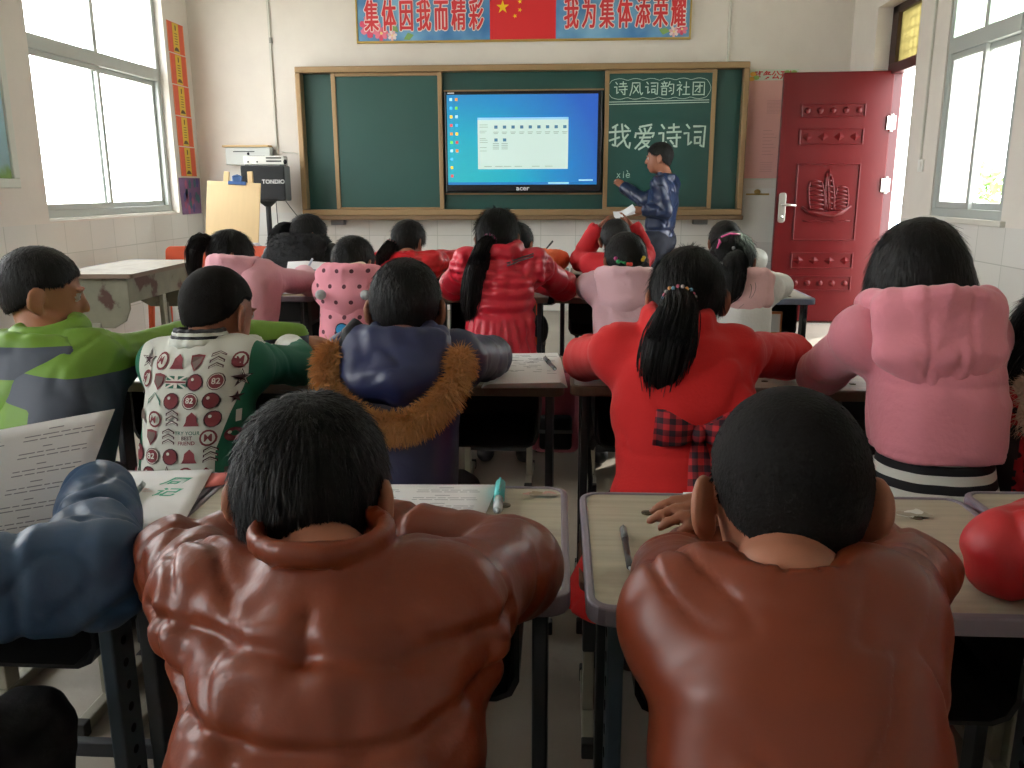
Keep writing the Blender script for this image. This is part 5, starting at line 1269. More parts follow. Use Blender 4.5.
def decals(bvh, shapes, dirn=(0, 1, 0), off=.0015, start=-1.5, tess=.012):
    """flat shapes given as (polygon in x,z, material index), laid onto the garment by casting along +y"""
    V, Fs, M = [], [], []
    import mathutils
    for poly, m in shapes:
        hits = []
        for x, z in poly:
            h_ = bvh.ray_cast(Vector((x, start, z)), Vector(dirn))
            if h_[0] is None: hits = None; break
            hits.append(h_[0] + h_[1] * (off if h_[1].y < 0 else -off))
        if not hits or max(p.y for p in hits) - min(p.y for p in hits) > .05: continue
        b = len(V); V += [tuple(p) for p in hits]
        for t in mathutils.geometry.tessellate_polygon([[Vector((x, z, 0)) for x, z in poly]]): Fs.append(tuple(b + i for i in t)); M.append(m)
    return V, Fs, M
# ------------------------------------------------------------------ row one
H1, H2, H3 = .0052, .0070, .0095
def collar_fn(rad, r, dz, ry=None, tilt=.01):
    return lambda F, P: (collar_ring(F, P, rad, r, dz, 1, ry, tilt), collar_ring(F, P, rad * 1.02, r, dz - .02, 1, ry, tilt))

P = seated(-.252, .80, .974, n=(.032, -.090, -.030), sw=.108, sdrop=.056, hs=.89, yaw=-6, pitch=14, EL=(-.440, .885, .742), ER=(-.058, .900, .742), WL=(-.305, .965, .742), WR=(-.205, .950, .750), hip=(-.205, .545, 0))
def k1_extra(F, P):
    [collar_ring(F, P, .059, .0065, z_, 1, .056, -.002, k=.005, n=24) for z_ in (.020, .029)]
root, P, rs, bv, o = person('pupil with short black hair in a quilted brown jacket, elbows spread on the desk', P, H1,
    dict(cw=.140, cd=.108, hw=.130, sr=.061, sf=.052, crease=.007, hem=.42, extra=k1_extra, seams=((.805, -.012), (.745, .004), (.62, 0)), seam=.009, pucker=.0065, vseams=((-.005, .80, .83),), rings=(.33,), fold=.005, fine=.0018, armhole=.02, nr=.062), [M_LEA1],
    hair='short', hlen=.020, hcount=16000, lift=.42, hr=.00055, pants=M_JEANT, seed=1, bh=.0055, hgrow=.007, hdown=.2)
stool_at(-.205, .53, 'in the quilted brown jacket')

P = seated(.218, .80, .988, n=(-.020, -.098, -.036), sw=.086, sdrop=.045, hs=.95, yaw=2, pitch=12, EL=(.130, .90, .735), ER=(.400, .925, .735), WL=(.250, 1.045, .728), WR=(.238, .968, .790), HR=(.10, .925, .786), hip=(.200, .545, 0))
P.hsc = .86; P.curl = .35
def k2_extra(F, P): collar_ring(F, P, .056, .008, -.004, 1, .052, 0)
root, P, rs, bv, o = person('pupil with cropped hair and protruding ears in a smooth brown leather jacket', P, H1,
    dict(cw=.124, cd=.104, hw=.114, crease=.007, sr=.052, sf=.046, hem=.42, extra=k2_extra, fold=.0075, fine=.0006), [M_LEA2],
    hair='crop', hlen=.0075, hcount=20000, lift=.5, hr=.00045, hmat=M_CROP, pants=M_DARKT, seed=22, bh=.0042, hgrow=.004, hdown=.0, crown=(.018, -.03))
stool_at(.20, .53, 'in the smooth leather jacket')
g = G(); C = P.N + A3((0, .0, .004)); g.tube([tuple(C + A3((.054 * math.cos(R(a)), .052 * math.sin(R(a)), 0))) for a in range(180, 361, 15)], .006, 8); g.obj('shirt_collar', mat('dark_green_shirt', '2e4a3a', .8), root, smooth=True)

P = seated(-.93, .80, .99, n=(.0, -.09, -.07), sw=.105, EL=(-.535, .862, .738), WL=(-.93, 1.12, .74), WR=(-.645, 1.075, .752), hip=(-.90, .58, 0))
P.E[0], P.E[1] = A3((-1.2, .95, .735)), A3((-.540, .868, .738)); P.S[1] = P.S[1] + A3((.03, 0, -.01)); P.knee[1] = A3((-.70, .93, .47)); P.ank[1] = A3((-.70, .9, .07)); P.Hd[1] = A3((-.70, 1.15, .75))
root, P, rs, bv, o = person('pupil mostly out of view in a padded steel-blue jacket, holding an exam sheet', P, H1,
    dict(cw=.125, cd=.105, sr=.066, sf=.050, hem=.42, extra=collar_fn(.060, .016, .02), rings=(.12, .22, .31, .40), seam=.006, fold=.007, armhole=.03), [M_BLUEN],
    hair='short', hlen=.016, hcount=5000, lift=.4, pants=M_DARKT, seed=3, bh=.007)
g = G(); g.cyl((.20, -.0, .79), (.20, -.006, .79), .008); g.obj('snap_button', mat('pale_snap', 'c9ccca', .4), root) if False else None
stool_at(-.90, .56, 'in the steel-blue jacket')

P = seated(.93, .80, .99, n=(.0, -.09, -.07), sw=.105, EL=(.545, .99, .738), WL=(.76, 1.12, .75), ER=(1.16, .96, .735), WR=(.95, 1.06, .745), hip=(.92, .58, 0))
root, P, rs, bv, o = person('pupil mostly out of view in a red padded jacket, one sleeve on the desk', P, H1,
    dict(cw=.12, cd=.10, sr=.057, sf=.050, hem=.42, extra=collar_fn(.060, .016, .02), rings=(.13, .24, .34), seam=.006, fold=.007), [mat('red_padded_nylon', 'b81d24', .5, bump=.2, scale=24)],
    hair='short', hlen=.016, hcount=5000, lift=.4, pants=M_DARKT, seed=4, bh=.007)
stool_at(.92, .56, 'in the red padded jacket')

# ------------------------------------------------------------------ row two
P = seated(-1.235, 1.93, 1.04, n=(.045, -.07, -.100), sw=.125, yaw=-62, pitch=10, tyaw=-12, EL=(-1.52, 2.06, .735), ER=(-.95, 2.14, .785), WL=(-1.40, 2.26, .745), WR=(-.76, 2.30, .752), hip=(-1.16, 1.70, 0))
def green_paint(V, own, P):
    x, z = (V - P.N) @ (P.tm @ A3((1, 0, 0))), V[:, 2] - P.N[2]
    band = np.minimum.reduce([x - .01, -.045 - .1 * x - z, z + .105 + .2 * x]); side = np.minimum(x - .085 + .12 * (z + .1), -.06 - z); under = side
    return np.maximum.reduce([band, side, under]).astype(float)
root, P, rs, bv, o = person('pupil in a bright green jacket with slate panels, turned to the side', P, H2,
    dict(cw=.135, cd=.11, hw=.135, sr=.060, sf=.05, hem=.38, extra=collar_fn(.062, .02, .02), fold=.008, armhole=.03, paintv=green_paint), [M_GREEN],
    hair='short', hlen=.012, hcount=7000, lift=.4, hr=.0007, pants=M_DARKT, seed=5, skin=M_SKIN2, bh=.0065)
V, Q, N = hood_mesh(P, H2, .12, .035, .22, r=.028, back=.105, rim=.026, ztop=-.015, rw=.095)
pc = V - P.N; mesh_child('hood', V, Q, [M_GREEN], root, np.minimum.reduce([-.06 - pc[:, 1], pc[:, 2] + .065, .004 - pc[:, 2]]))
stool_at(-1.17, 1.70, 'in the bright green jacket')

P = seated(-.80, 1.90, 1.0, n=(-.012, -.085, -.055), sw=.092, yaw=-22, pitch=14, EL=(-1.00, 2.04, .735), ER=(-.665, 2.035, .738), WL=(-.84, 2.18, .745), WR=(-.74, 2.20, .742), hip=(-.805, 1.68, 0))
root, P, rs, bv, o = person('pupil in a white badge-printed jacket with green sleeves', P, H2 * .9,
    dict(cw=.118, cd=.10, hw=.120, sr=.055, sf=.046, hem=.40, fold=.0045, armhole=.045, paintv=lambda V, own, P: np.abs((V - P.N) @ (P.tm @ A3((1, 0, 0)))) - .112 - .03 * np.clip((V[:, 2] - P.N[2] + .10) / .1, -1, .4)), [M_WHITEG],
    hair='crop', hlen=.008, hcount=9000, lift=.5, hr=.0006, hmat=M_CROP, pants=M_JEANT, seed=6, hgrow=.005, bh=.006)
stool_at(-.805, 1.68, 'in the printed white jacket')
for k, (m, rr) in enumerate(((M_WHITEP, .010), (M_BLACKC, .0065), (M_WHITEP, .0055), (M_BLACKC, .005))):
    F = Fld(P.N - .13, P.N + .13, .0045); collar_ring(F, P, .057 - .002 * k, rr, .0 + (.0, .010, .018, .025)[k], 1, .053 - .002 * k, -.004); V, Q, ow = F.mesh(); mesh_child('knitted_collar', V, Q, m, root)
# printed badges: letter roundels, chevrons, stars, shields, flags, bells, balls
cM, cG, cD, cW, cL = 0, 1, 2, 3, 4
def circ(x, z, r, n=14): return [(x + r * math.cos(6.2832 * k / n), z + r * math.sin(6.2832 * k / n)) for k in range(n)]
_glyph = {}
def letters(txt, x, z, s, m):
    if (txt, s) not in _glyph: _glyph[(txt, s)] = text_geo(txt, s, s * .02)
    V, Fs = _glyph[(txt, s)]; return [([(x + V[i][0], z + V[i][1]) for i in f], m) for f in Fs]
def motif(kind, x, z, s):
    o_ = []
    if kind == 'w': o_ = [(circ(x, z, s), cM), (circ(x, z, s * .76), cW)] + letters('M', x, z - s * .05, s * 1.25, cM)
    elif kind == 'ball': o_ = [(circ(x, z, s), cD), (circ(x, z, s * .86), cM), (circ(x - s * .3, z + s * .35, s * .2, 8), cL)]
    elif kind == 'num': o_ = [(circ(x, z, s), cD), (circ(x, z, s * .9), cL), (circ(x, z, s * .8), cM)] + letters('82', x, z, s * .95, cL)
    elif kind == 'star':
        o_ = [(star(x, z, s * 1.2), cD), (star(x, z, s * .95), cW), (star(x, z, s * .72), cD)]
    elif kind == 'chev':
        for k in range(3):
            q = z - s * .75 + k * s * .62; o_.append(([(x - s * .8, q), (x, q + s * .4), (x + s * .8, q), (x + s * .8, q + s * .32), (x, q + s * .72), (x - s * .8, q + s * .32)], cD)); o_.append(([(x - s * .66, q + s * .1), (x, q + s * .46), (x + s * .66, q + s * .1), (x + s * .66, q + s * .22), (x, q + s * .58), (x - s * .66, q + s * .22)], cL))
    elif kind == 'shield': o_ = [([(x - s * .8, z + s * .8), (x, z + s * .95), (x + s * .8, z + s * .8), (x + s * .75, z - s * .1), (x, z - s), (x - s * .75, z - s * .1)], cM), ([(x - s * .6, z + s * .6), (x + s * .6, z + s * .6), (x + s * .56, z - s * .05), (x, z - s * .75), (x - s * .56, z - s * .05)], 5)]
    elif kind == 'bell': o_ = [([(x - s * .95, z - s * .75), (x + s * .95, z - s * .75), (x + s * .7, z - s * .3), (x + s * .6, z + s * .4), (x, z + s * .95), (x - s * .6, z + s * .4), (x - s * .7, z - s * .3)], 5 if (int(x * 100) % 2) else cM)]
    elif kind == 'flag':
        w_, h_ = s * 1.35, s * .72; o_ = [([(x - w_, z - h_), (x + w_, z - h_), (x + w_, z + h_), (x - w_, z + h_)], cG)]
        for sx in (-1, 1): o_.append(([(x - w_, z - sx * h_), (x - w_ * .8, z - sx * h_), (x + w_, z + sx * h_ * .85), (x + w_, z + sx * h_), (x + w_ * .8, z + sx * h_), (x - w_, z - sx * h_ * .85)], cL))
        o_ += [([(x - w_, z - h_ * .3), (x + w_, z - h_ * .3), (x + w_, z + h_ * .3), (x - w_, z + h_ * .3)], cL), ([(x - w_ * .16, z - h_), (x + w_ * .16, z - h_), (x + w_ * .16, z + h_), (x - w_ * .16, z + h_)], cL), ([(x - w_, z - h_ * .14), (x + w_, z - h_ * .14), (x + w_, z + h_ * .14), (x - w_, z + h_ * .14)], cM)]
    elif kind == 'wing': o_ = [([(x - s * 1.1, z - s * .7), (x, z + s * .7), (x + s * 1.1, z - s * .7), (x + s * 1.0, z + s * .0), (x, z + s * .95), (x - s * 1.0, z + s * .0)], cG), ([(x - s * .9, z - s * .35), (x, z + s * .72), (x + s * .9, z - s * .35), (x + s * .85, z - s * .1), (x, z + s * .85), (x - s * .85, z - s * .1)], cL)]
    elif kind == 'words':
        for k in range(3): o_ += letters(('TRY YOUR', 'BEST', 'FRIEND')[k], x, z + s * (.6 - .6 * k), s * .62, (cG, cD, cM)[k])
    return o_
rows = [['star', 'w', 'bell', 'shield', 'chev', 'w'], ['w', 'shield', 'flag', 'ball', 'num', 'star'], ['ball', 'wing', 'ball', 'num', 'ball', 'star'], ['bell', 'w', 'chev', 'bell', 'ball', 'flag'], ['wing', 'shield', 'chev', 'words', 'w', 'ball'], ['ball', 'num', 'ball', 'bell', 'chev', 'num'], ['w', 'ball', 'star', 'w', 'bell', 'shield'], ['chev', 'w', 'shield', 'flag', 'star', 'ball'], ['bell', 'ball', 'wing', 'ball', 'num', 'ball'], ['star', 'w', 'chev', 'bell', 'w', 'wing']]
shp = []
for r_, row in enumerate(rows):
    for c_, kd in enumerate(row):
        sh = motif(kd, -.100 + c_ * .040 + .006 * (r_ % 2), P.N[2] - .030 - r_ * .0365, .0165)
        for lay, (poly, m_) in enumerate(sh): shp.append((poly, m_, min(lay, 8)))
V_, F_, M_ = [], [], []
for lay in range(9):
    v, f, m = decals(bv, [(p_, m_) for p_, m_, l_ in shp if l_ == lay], off=.0024 + .0005 * lay); b = len(V_); V_ += v; F_ += [tuple(i + b for i in q) for q in f]; M_ += m
link('badge_print', mesh_np('badge_print', V_, F_, False, M_), [mat('print_maroon', '7a3038', .8), mat('print_green', '2f6f5c', .8), mat('print_plum', '43222c', .8), M_WHITEP, mat('print_white', 'd8d8d0', .8), mat('print_taupe', '6b5a55', .8)], root)

P = seated(-.362, 1.90, 1.013, n=(.006, -.085, -.055), sw=.115, yaw=2, pitch=13, EL=(-.520, 2.00, .738), ER=(-.195, 2.12, .742), WL=(-.42, 2.22, .745), WR=(-.32, 2.25, .748), hip=(-.348, 1.68, 0))
root, P, rs, bv, o = person('pupil in a navy coat with an orange-brown fur-edged hood', P, H2,
    dict(cw=.118, cd=.105, hw=.118, sr=.062, sf=.05, hem=.36, fold=.007, extra=collar_fn(.062, .016, .012)), [M_NAVY],
    hair='short', hlen=.016, hcount=11000, lift=.45, hr=.0007, pants=M_DARKT, seed=7, hgrow=.011, bh=.006)
V, Q, N = hood_mesh(P, .0065, .095, .045, .120, r=.030, back=.098, rim=.022, ztop=.0, rw=.080, bulge=.028)
pcl = V - P.N; V = V + N * (.006 * np.sin(pcl[:, 0] * 60 + 5 * pcl[:, 2]) * np.exp(-((pcl[:, 2] + .11) / .05) ** 2))[:, None]
hd_ = mesh_child('hood', V, Q, M_NAVYL, root)
U = smooth_path([P.N + A3(q) for q in ((-.136, -.075, -.015), (-.138, -.115, -.045), (-.112, -.156, -.098), (-.062, -.178, -.138), (0, -.186, -.150), (.062, -.178, -.138), (.112, -.156, -.098), (.138, -.115, -.045), (.136, -.075, -.015))], 60)
F = Fld(P.N - .3, P.N + .22, .007)
for a, b in zip(U[:-1:3], U[3::3]): F.cap(a, b, .016, .016, .012)
V, Q, ow = F.mesh(); N = normals(V, Q); S = fur_on(V, N, rs, 11000, .027, droop=(0, -.1, -.35), spread=.30, r=.0010)
V2, Q2 = join([(V, Q), S]); mesh_child('fur_trim', V2, Q2, mat('orange_brown_fur', 'c28e58', .8, var=.35, vscale=40), root)
g = G(); g.tube([tuple(P.N + A3(q)) for q in ((-.085, -.05, .04), (-.10, -.07, .02), (-.108, -.085, -.012))], [.015, .018, .014], 8); g.obj('hood_strap', M_BLACKC, root, smooth=True)
stool_at(-.35, 1.68, 'in the navy fur-hooded coat')

P = seated(.275, 1.92, 1.036, n=(-.03, -.075, -.05), sw=.122, sdrop=.062, yaw=-8, pitch=22, EL=(.055, 2.13, .742), ER=(.575, 2.17, .742), WL=(.22, 2.30, .748), WR=(.38, 2.30, .748), hip=(.255, 1.66, 0))
root, P, rs, bv, o = person('girl in a red wool coat with a tartan bow at the back', P, H2,
    dict(cw=.155, cd=.108, hw=.130, sr=.062, sf=.054, hem=.30, flare=(.13, .22, .13, .30), fd=.10, fold=.0045, fine=.0006, armhole=.03, aseam=.003, seams=((.64, 0),), seam=.003, pucker=.0, nr=.066, extra=collar_fn(.060, .018, .022)), [M_REDWOOL],
    hair='girl', hlen=.05, hcount=9000, lift=.03, hr=.0006, pants=M_DARKT, seed=8, hdown=.8, hsd=.05, hgrow=.013, bh=.0065, garment_name='coat', crown=(0, .03))
stool_at(.185, 1.70, 'in the red wool coat')
t0 = hpt(P, -.015, -.112, -.045)
ponytail(root, P, rs, [t0 + A3((0, .02, .012)), t0 + A3((-.012, -.035, -.02)), t0 + A3((-.03, -.075, -.07)), t0 + A3((-.04, -.08, -.13)), t0 + A3((-.048, -.085, -.185))], [.030, .046, .058, .056, .040], 900, .008, [mat('bead_silver', 'b9b4b0', .3, .4), mat('bead_pink', 'c9657f', .4), mat('bead_blue', '5f8fa8', .4), mat('bead_orange', 'c98a4a', .4)], r=.0011)
hc_ = P.hc
wisps(root, [[hc_ + A3(q) for q in pth] for pth in (((-.07, -.03, -.02), (-.125, -.06, -.055), (-.14, -.085, -.075), (-.12, -.10, -.10)), ((-.065, -.04, -.03), (-.105, -.07, -.05), (-.115, -.10, -.085), (-.10, -.12, -.085)), ((.06, -.09, -.06), (.072, -.16, -.10), (.07, -.175, -.16), (.065, -.175, -.18)), ((.05, -.1, -.07), (.05, -.165, -.12), (.045, -.18, -.18), (.03, -.18, -.19)))], .0012)
# tartan bow: two loops, a knot and two tails
bz = P.N[2] - .185; hit = bv.ray_cast(Vector((.022 + P.N[0], -1.5, bz)), Vector((0, 1, 0)))[0] or Vector((P.N[0], P.N[1] - .16, bz)); by = hit.y - .012; bx = hit.x
def ribbon(pts, w, t=.004, n=12):
    C = smooth_path(pts, n); ww = np.interp(np.linspace(0, 1, n), np.linspace(0, 1, len(w)), w); T = np.gradient(C, axis=0); T /= np.linalg.norm(T, axis=1, keepdims=True); W = np.cross(T, A3((0, 1, 0))); W /= np.linalg.norm(W, axis=1, keepdims=True); Nn = np.cross(W, T)
    V = []; Q = []
    for i in range(n):
        for a, b in ((-1, -1), (1, -1), (1, 1), (-1, 1)): V.append(C[i] + W[i] * ww[i] / 2 * a + Nn[i] * t / 2 * b)
    for i in range(n - 1):
        for k in range(4): Q.append((i * 4 + k, i * 4 + (k + 1) % 4, i * 4 + 4 + (k + 1) % 4, i * 4 + 4 + k))
    Q += [(3, 2, 1, 0), ((n - 1) * 4, (n - 1) * 4 + 1, (n - 1) * 4 + 2, (n - 1) * 4 + 3)]; return V, Q
bow = G()
for s in (-1, 1):
    for dz in (.0, ):
        V, Q = ribbon([(bx, by, bz), (bx + s * .03, by - .024, bz + .005), (bx + s * .062, by - .022, bz + .012), (bx + s * .078, by - .010, bz + .013), (bx + s * .062, by + .001, bz + .010), (bx + s * .03, by + .002, bz + .003), (bx, by, bz)], [.024, .05, .070, .078, .066, .044, .024], .003, 30); bow.add(V, Q)
bw = bow.obj('tartan_bow', M_TARTAN, root, smooth=True)
kn = G(); kn.ball((bx, by - .012, bz), (.014, .012, .020)); kn.obj('knot', M_TARTAN, bw, smooth=True)
tl_ = G()
for s, L_ in ((-.3, .16), (.9, .13)):
    z1 = bz - L_; y1 = lambda z: (bv.ray_cast(Vector((bx + s * .012, -1.5, z)), Vector((0, 1, 0)))[0] or Vector((0, by, 0))).y - .006
    V, Q = ribbon([(bx, by, bz), (bx + s * .012, y1(bz - .05), bz - .05), (bx + s * .022, y1(bz - .1), bz - .1), (bx + s * .03, y1(z1), z1)], [.02, .028, .032, .034], .003); tl_.add(V, Q)
tl_.obj('bow_tail', M_TARTAN, bw, smooth=True)

P = seated(.722, 1.80, 1.098, n=(-.004, -.07, -.055), sw=.112, sdrop=.058, yaw=4, pitch=16, EL=(.60, 1.98, .742), ER=(.885, 1.98, .742), WL=(.70, 2.16, .748), WR=(.80, 2.16, .748), hip=(.738, 1.585, 0))
root, P, rs, bv, o = person('girl with bobbed black hair in a pink hoodie over a striped dress', P, H2,
    dict(cw=.128, cd=.106, hw=.118, sr=.060, sf=.05, hem=.660, fold=.006, fine=.001, armhole=.03, aseam=.004, seams=((.80, 0), (.67, .0)), seam=.003, pucker=.001, nr=.07), [M_PINKF],
    hair='bob', hlen=.05, hcount=11000, lift=.04, hr=.0007, pants=M_DARKT, seed=9, hdown=1.1, hsd=.06, hgrow=.018, bh=.0065, garment_name='hoodie')
V, Q, N = hood_mesh(P, H2, .108, .045, .15, r=.026, back=.098, rim=.024, ztop=.012, rw=.098)
pcl = V - P.N; sm = np.exp(-((np.abs(pcl[:, 0]) - .04) / .004) ** 2) * (pcl[:, 1] < -.08); V = V - N * (.004 * sm)[:, None]; mesh_child('hood', V, Q, M_PINKF, root)
F = Fld(P.hip - A3((.25, .25, .3)), P.hip + A3((.25, .25, .25)), H2)
for s in (-1, -.5, 0, .5, 1): F.cap(P.hip + (P.N - P.hip) * .36 + A3((s * .035, .01, 0)), P.hip + A3((s * .075, .02, -.13)), .074, .098, .04)
F.cut(lambda X: .36 - X[..., 2]); V, Q, ow = F.mesh(); V = relax(V, Q, 1); N = normals(V, Q); V = V + N * (.004 * vn(V * 14))[:, None]; mesh_child('striped_dress', V, Q, M_STRIPE, root)
stool_at(.755, 1.58, 'in the pink hoodie and striped dress')

P = seated(.985, 1.74, .975, n=(.0, -.07, -.075), sw=.11, yaw=-30, pitch=10, EL=(.880, 1.68, .62), WL=(.92, 1.90, .66), ER=(1.20, 1.86, .735), WR=(1.08, 2.06, .745), hip=(1.01, 1.56, 0))
root, P, rs, bv, o = person('girl in a red spotted dress with a pale fur collar and black sleeves', P, H2,
    dict(cw=.115, cd=.10, hw=.115, sr=.05, sf=.042, hem=.34, fold=.005, slv=1), [M_DOTR, M_BLACKC],
    hair='girl', hlen=.05, hcount=5000, lift=.05, pants=M_DARKT, seed=10, hdown=.8, hsd=.08, hgrow=.013, garment_name='dress')
F = Fld(P.N - .25, P.N + .2, .008); collar_ring(F, P, .085, .032, -.012, 1, .085, -.005); collar_ring(F, P, .10, .030, -.05, 1, .095, -.0); V, Q, ow = F.mesh(); N = normals(V, Q); S = fur_on(V, N, rs, 8000, .022, droop=(0, 0, -.3), spread=.4, r=.0010)
V2, Q2 = join([(V, Q), S]); mesh_child('fur_collar', V2, Q2, mat('pale_fawn_fur', 'c2a896', .85, var=.2, vscale=30), root)
t0 = hpt(P, -.05, -.06, -.02)
ponytail(root, P, rs, [t0, t0 + A3((-.03, -.02, -.03)), t0 + A3((-.04, -.03, -.07)), t0 + A3((-.035, -.03, -.11))], [.025, .032, .03, .02], 350, None, None)
stool_at(1.03, 1.56, 'in the red spotted dress')
# ------------------------------------------------------------------ row three
P = seated(-1.40, 3.50, .998, n=(.06, -.085, -.035), sw=.115, hs=.86, yaw=-58, pitch=16, tyaw=-14, EL=(-1.55, 3.62, .755), ER=(-1.115, 3.64, .76), WL=(-1.42, 3.84, .765), WR=(-1.21, 3.86, .775), hip=(-1.30, 3.28, 0))
root, P, rs, bv, o = person('girl in a pale pink coat with a side ponytail, elbow out by an open book', P, H3,
    dict(cw=.125, cd=.105, hw=.12, sr=.058, sf=.05, hem=.33, flare=(.12, .20, .12, .33), fold=.005, nr=.06, armhole=.03), [M_PALEP],
    hair='girl', hlen=.05, hcount=5000, lift=.03, hr=.0009, pants=M_DARKT, seed=11, hdown=.6, hsd=.05, hgrow=.013, bh=.008, garment_name='coat')
V, Q, N = hood_mesh(P, H3, .09, .03, .15, r=.026, back=.09, rim=.022, ztop=.01, rw=.085); mesh_child('hood', V, Q, M_PALEP, root)
t0 = hpt(P, -.01, -.105, .03)
ponytail(root, P, rs, [t0, t0 + A3((-.028, -.03, .012)), t0 + A3((-.05, -.05, -.03)), t0 + A3((-.055, -.055, -.09)), t0 + A3((-.05, -.055, -.16))], [.022, .034, .036, .030, .016], 420, .006, [M_HAIR], r=.0016)
stool_at(-1.30, 3.30, 'in the pale pink coat with the book')

P = seated(-.868, 3.45, .975, n=(.010, -.075, -.045), sw=.105, yaw=-20, pitch=24, EL=(-1.005, 3.58, .758), ER=(-.735, 3.58, .758), WL=(-.92, 3.80, .766), WR=(-.82, 3.80, .768), hip=(-.858, 3.26, 0))
root, P, rs, bv, o = person('pupil in a spotted pink hooded jacket with two grey pompoms on the hood', P, H3,
    dict(cw=.125, cd=.108, hw=.13, sr=.058, sf=.05, hem=.36, fold=.005), [M_DOTP],
    hair='short', hlen=.03, hcount=5000, lift=.10, hr=.0009, pants=M_DARKT, seed=12, hgrow=.012, bh=.008)
V, Q, N = hood_mesh(P, H3, .105, .035, .16, r=.032, back=.098, rim=.030, ztop=.015, rw=.088); mesh_child('hood', V, Q, M_DOTP, root)
for s in (-1, 1):
    g = G(); g.ball(tuple(P.N + A3((s * .088, -.158, -.055))), (.022, .016, .020)); g.obj('pompom', mat('grey_plush', 'a5a6a6', .9, bump=.3, scale=90), root, smooth=True)
F = Fld(P.N - A3((.1, .2, .05)), P.N + A3((.1, .1, .12)), .008); F.cap(P.N + A3((-.035, -.06, .02)), P.N + A3((.05, -.055, .035)), .03, .03); V, Q, ow = F.mesh(); mesh_child('cream_lining', V, Q, mat('cream_plush', 'ddcfb4', .9), root)
shp = []
def bowtie(x, z, s, tilt):
    c, d = math.cos(R(tilt)), math.sin(R(tilt)); rr = lambda P_: [(x + (a * c - b * d) * s, z + (a * d + b * c) * s) for a, b in P_]
    out = []
    for sg in (-1, 1):
        lobe = [(sg * (.55 + .45 * math.cos(R(t))), .42 * math.sin(R(t))) for t in range(0, 360, 24)]
        big = [(sg * (.55 + .52 * math.cos(R(t))), .50 * math.sin(R(t))) for t in range(0, 360, 24)]
        out += [(rr(big), 1, 0), (rr(lobe), 0, 1)]
    out += [(rr([(.27 * math.cos(R(t)), .30 * math.sin(R(t))) for t in range(0, 360, 30)]), 1, 2), (rr([(.2 * math.cos(R(t)), .23 * math.sin(R(t))) for t in range(0, 360, 30)]), 0, 3)]
    return out
V_, F_, M_ = [], [], []
bt = bowtie(P.N[0] + .02, P.N[2] - .205, .055, -28)
for lay in range(4):
    v, f, m = decals(bv, [(p_, m_) for p_, m_, l_ in bt if l_ == lay], off=.003 + .001 * lay); b = len(V_); V_ += v; F_ += [tuple(i + b for i in q) for q in f]; M_ += m
if V_: link('bow_print', mesh_np('bow_print', V_, F_, False, M_), [mat('bright_blue_felt', '2f93cf', .8), mat('dark_blue_outline', '16324a', .8)], root)
stool_at(-.858, 3.28, 'in the spotted pink hooded jacket')

P = seated(-.275, 3.45, 1.083, n=(.018, -.07, -.055), sw=.135, yaw=-4, pitch=12, EL=(-.475, 3.58, .760), ER=(-.010, 3.60, .760), WL=(-.33, 3.78, .770), WR=(-.16, 3.80, .770), hip=(-.255, 3.27, 0))
root, P, rs, bv, o = person('girl in a gathered red quilted coat with a long ponytail in a pink tie', P, .0085,
    dict(cw=.140, cd=.112, hw=.122, sr=.066, sf=.054, hem=.34, flare=(.13, .22, .13, .34), fold=.006, rings=(.08, .2), seam=.011, seams=((.895, 0), (.865, 0), (.83, 0), (.79, 0)), pucker=.010, waist=((.745, .012), (.695, .014)), pleat=(.69, .006, 17), nr=.06, extra=collar_fn(.066, .024, .02)), [M_PUFF],
    hair='girl', hlen=.06, hcount=6000, lift=.02, hr=.0009, pants=M_DARKT, seed=13, hdown=.4, hsd=.04, hgrow=.014, bh=.008, garment_name='coat', crown=(0, .03))
t0 = hpt(P, -.022, -.112, -.035)
PNK = [mat('pink_tie', 'c44a86', .5), mat('magenta_tie', '8f2a5f', .5), mat('pale_tie', 'd9a6c0', .5)]
ponytail(root, P, rs, [t0 + A3((.01, .02, .01)), t0 + A3((-.02, -.04, -.03)), t0 + A3((-.045, -.075, -.12)), t0 + A3((-.058, -.085, -.21)), t0 + A3((-.068, -.088, -.30))], [.022, .034, .046, .046, .022], 520, .009, PNK, r=.0017)
g = G()
for dz in (.0, .010):
    pts_ = []
    for k in range(9):
        hx = P.N[0] + .03 + .0125 * k; hz = P.N[2] - .045 + .004 * k + dz; hq = bv.ray_cast(Vector((hx, -1.5, hz)), Vector((0, 1, 0)))[0]
        if hq: pts_.append((hx, hq.y - .001, hz))
    g.tube(pts_, .0035, 6)
g.obj('collar_piping', mat('grey_piping', '6e6a70', .4, .4), root, smooth=True)
stool_at(-.262, 3.27, 'in the gathered red quilted coat')

P = seated(.24, 3.46, .988, n=(-.005, -.075, -.045), sw=.115, yaw=8, pitch=24, EL=(.095, 3.60, .757), ER=(.385, 3.62, .757), WL=(.20, 3.80, .768), WR=(.29, 3.82, .770), hip=(.24, 3.27, 0))
root, P, rs, bv, o = person('girl in a pale pink hooded coat, hair gathered with coloured beads', P, H3,
    dict(cw=.130, cd=.108, hw=.125, sr=.058, sf=.05, hem=.34, fold=.005, flare=(.12, .17, .12, .34)), [M_PALER],
    hair='girl', hlen=.04, hcount=5000, lift=.04, hr=.0009, pants=M_DARKT, seed=14, hdown=.7, hsd=.06, hgrow=.014, bh=.008, garment_name='coat')
V, Q, N = hood_mesh(P, H3, .10, .012, .20, r=.024, back=.095, rim=.022, ztop=.0, rw=.09); mesh_child('hood', V, Q, M_PALER, root)
g = G(); bcols = [mat('bead_green', '2f9a58', .4), mat('bead_red', 'd0453a', .4), mat('bead_yellow', 'e0c02f', .4), mat('bead_magenta', 'b03a7a', .4)]
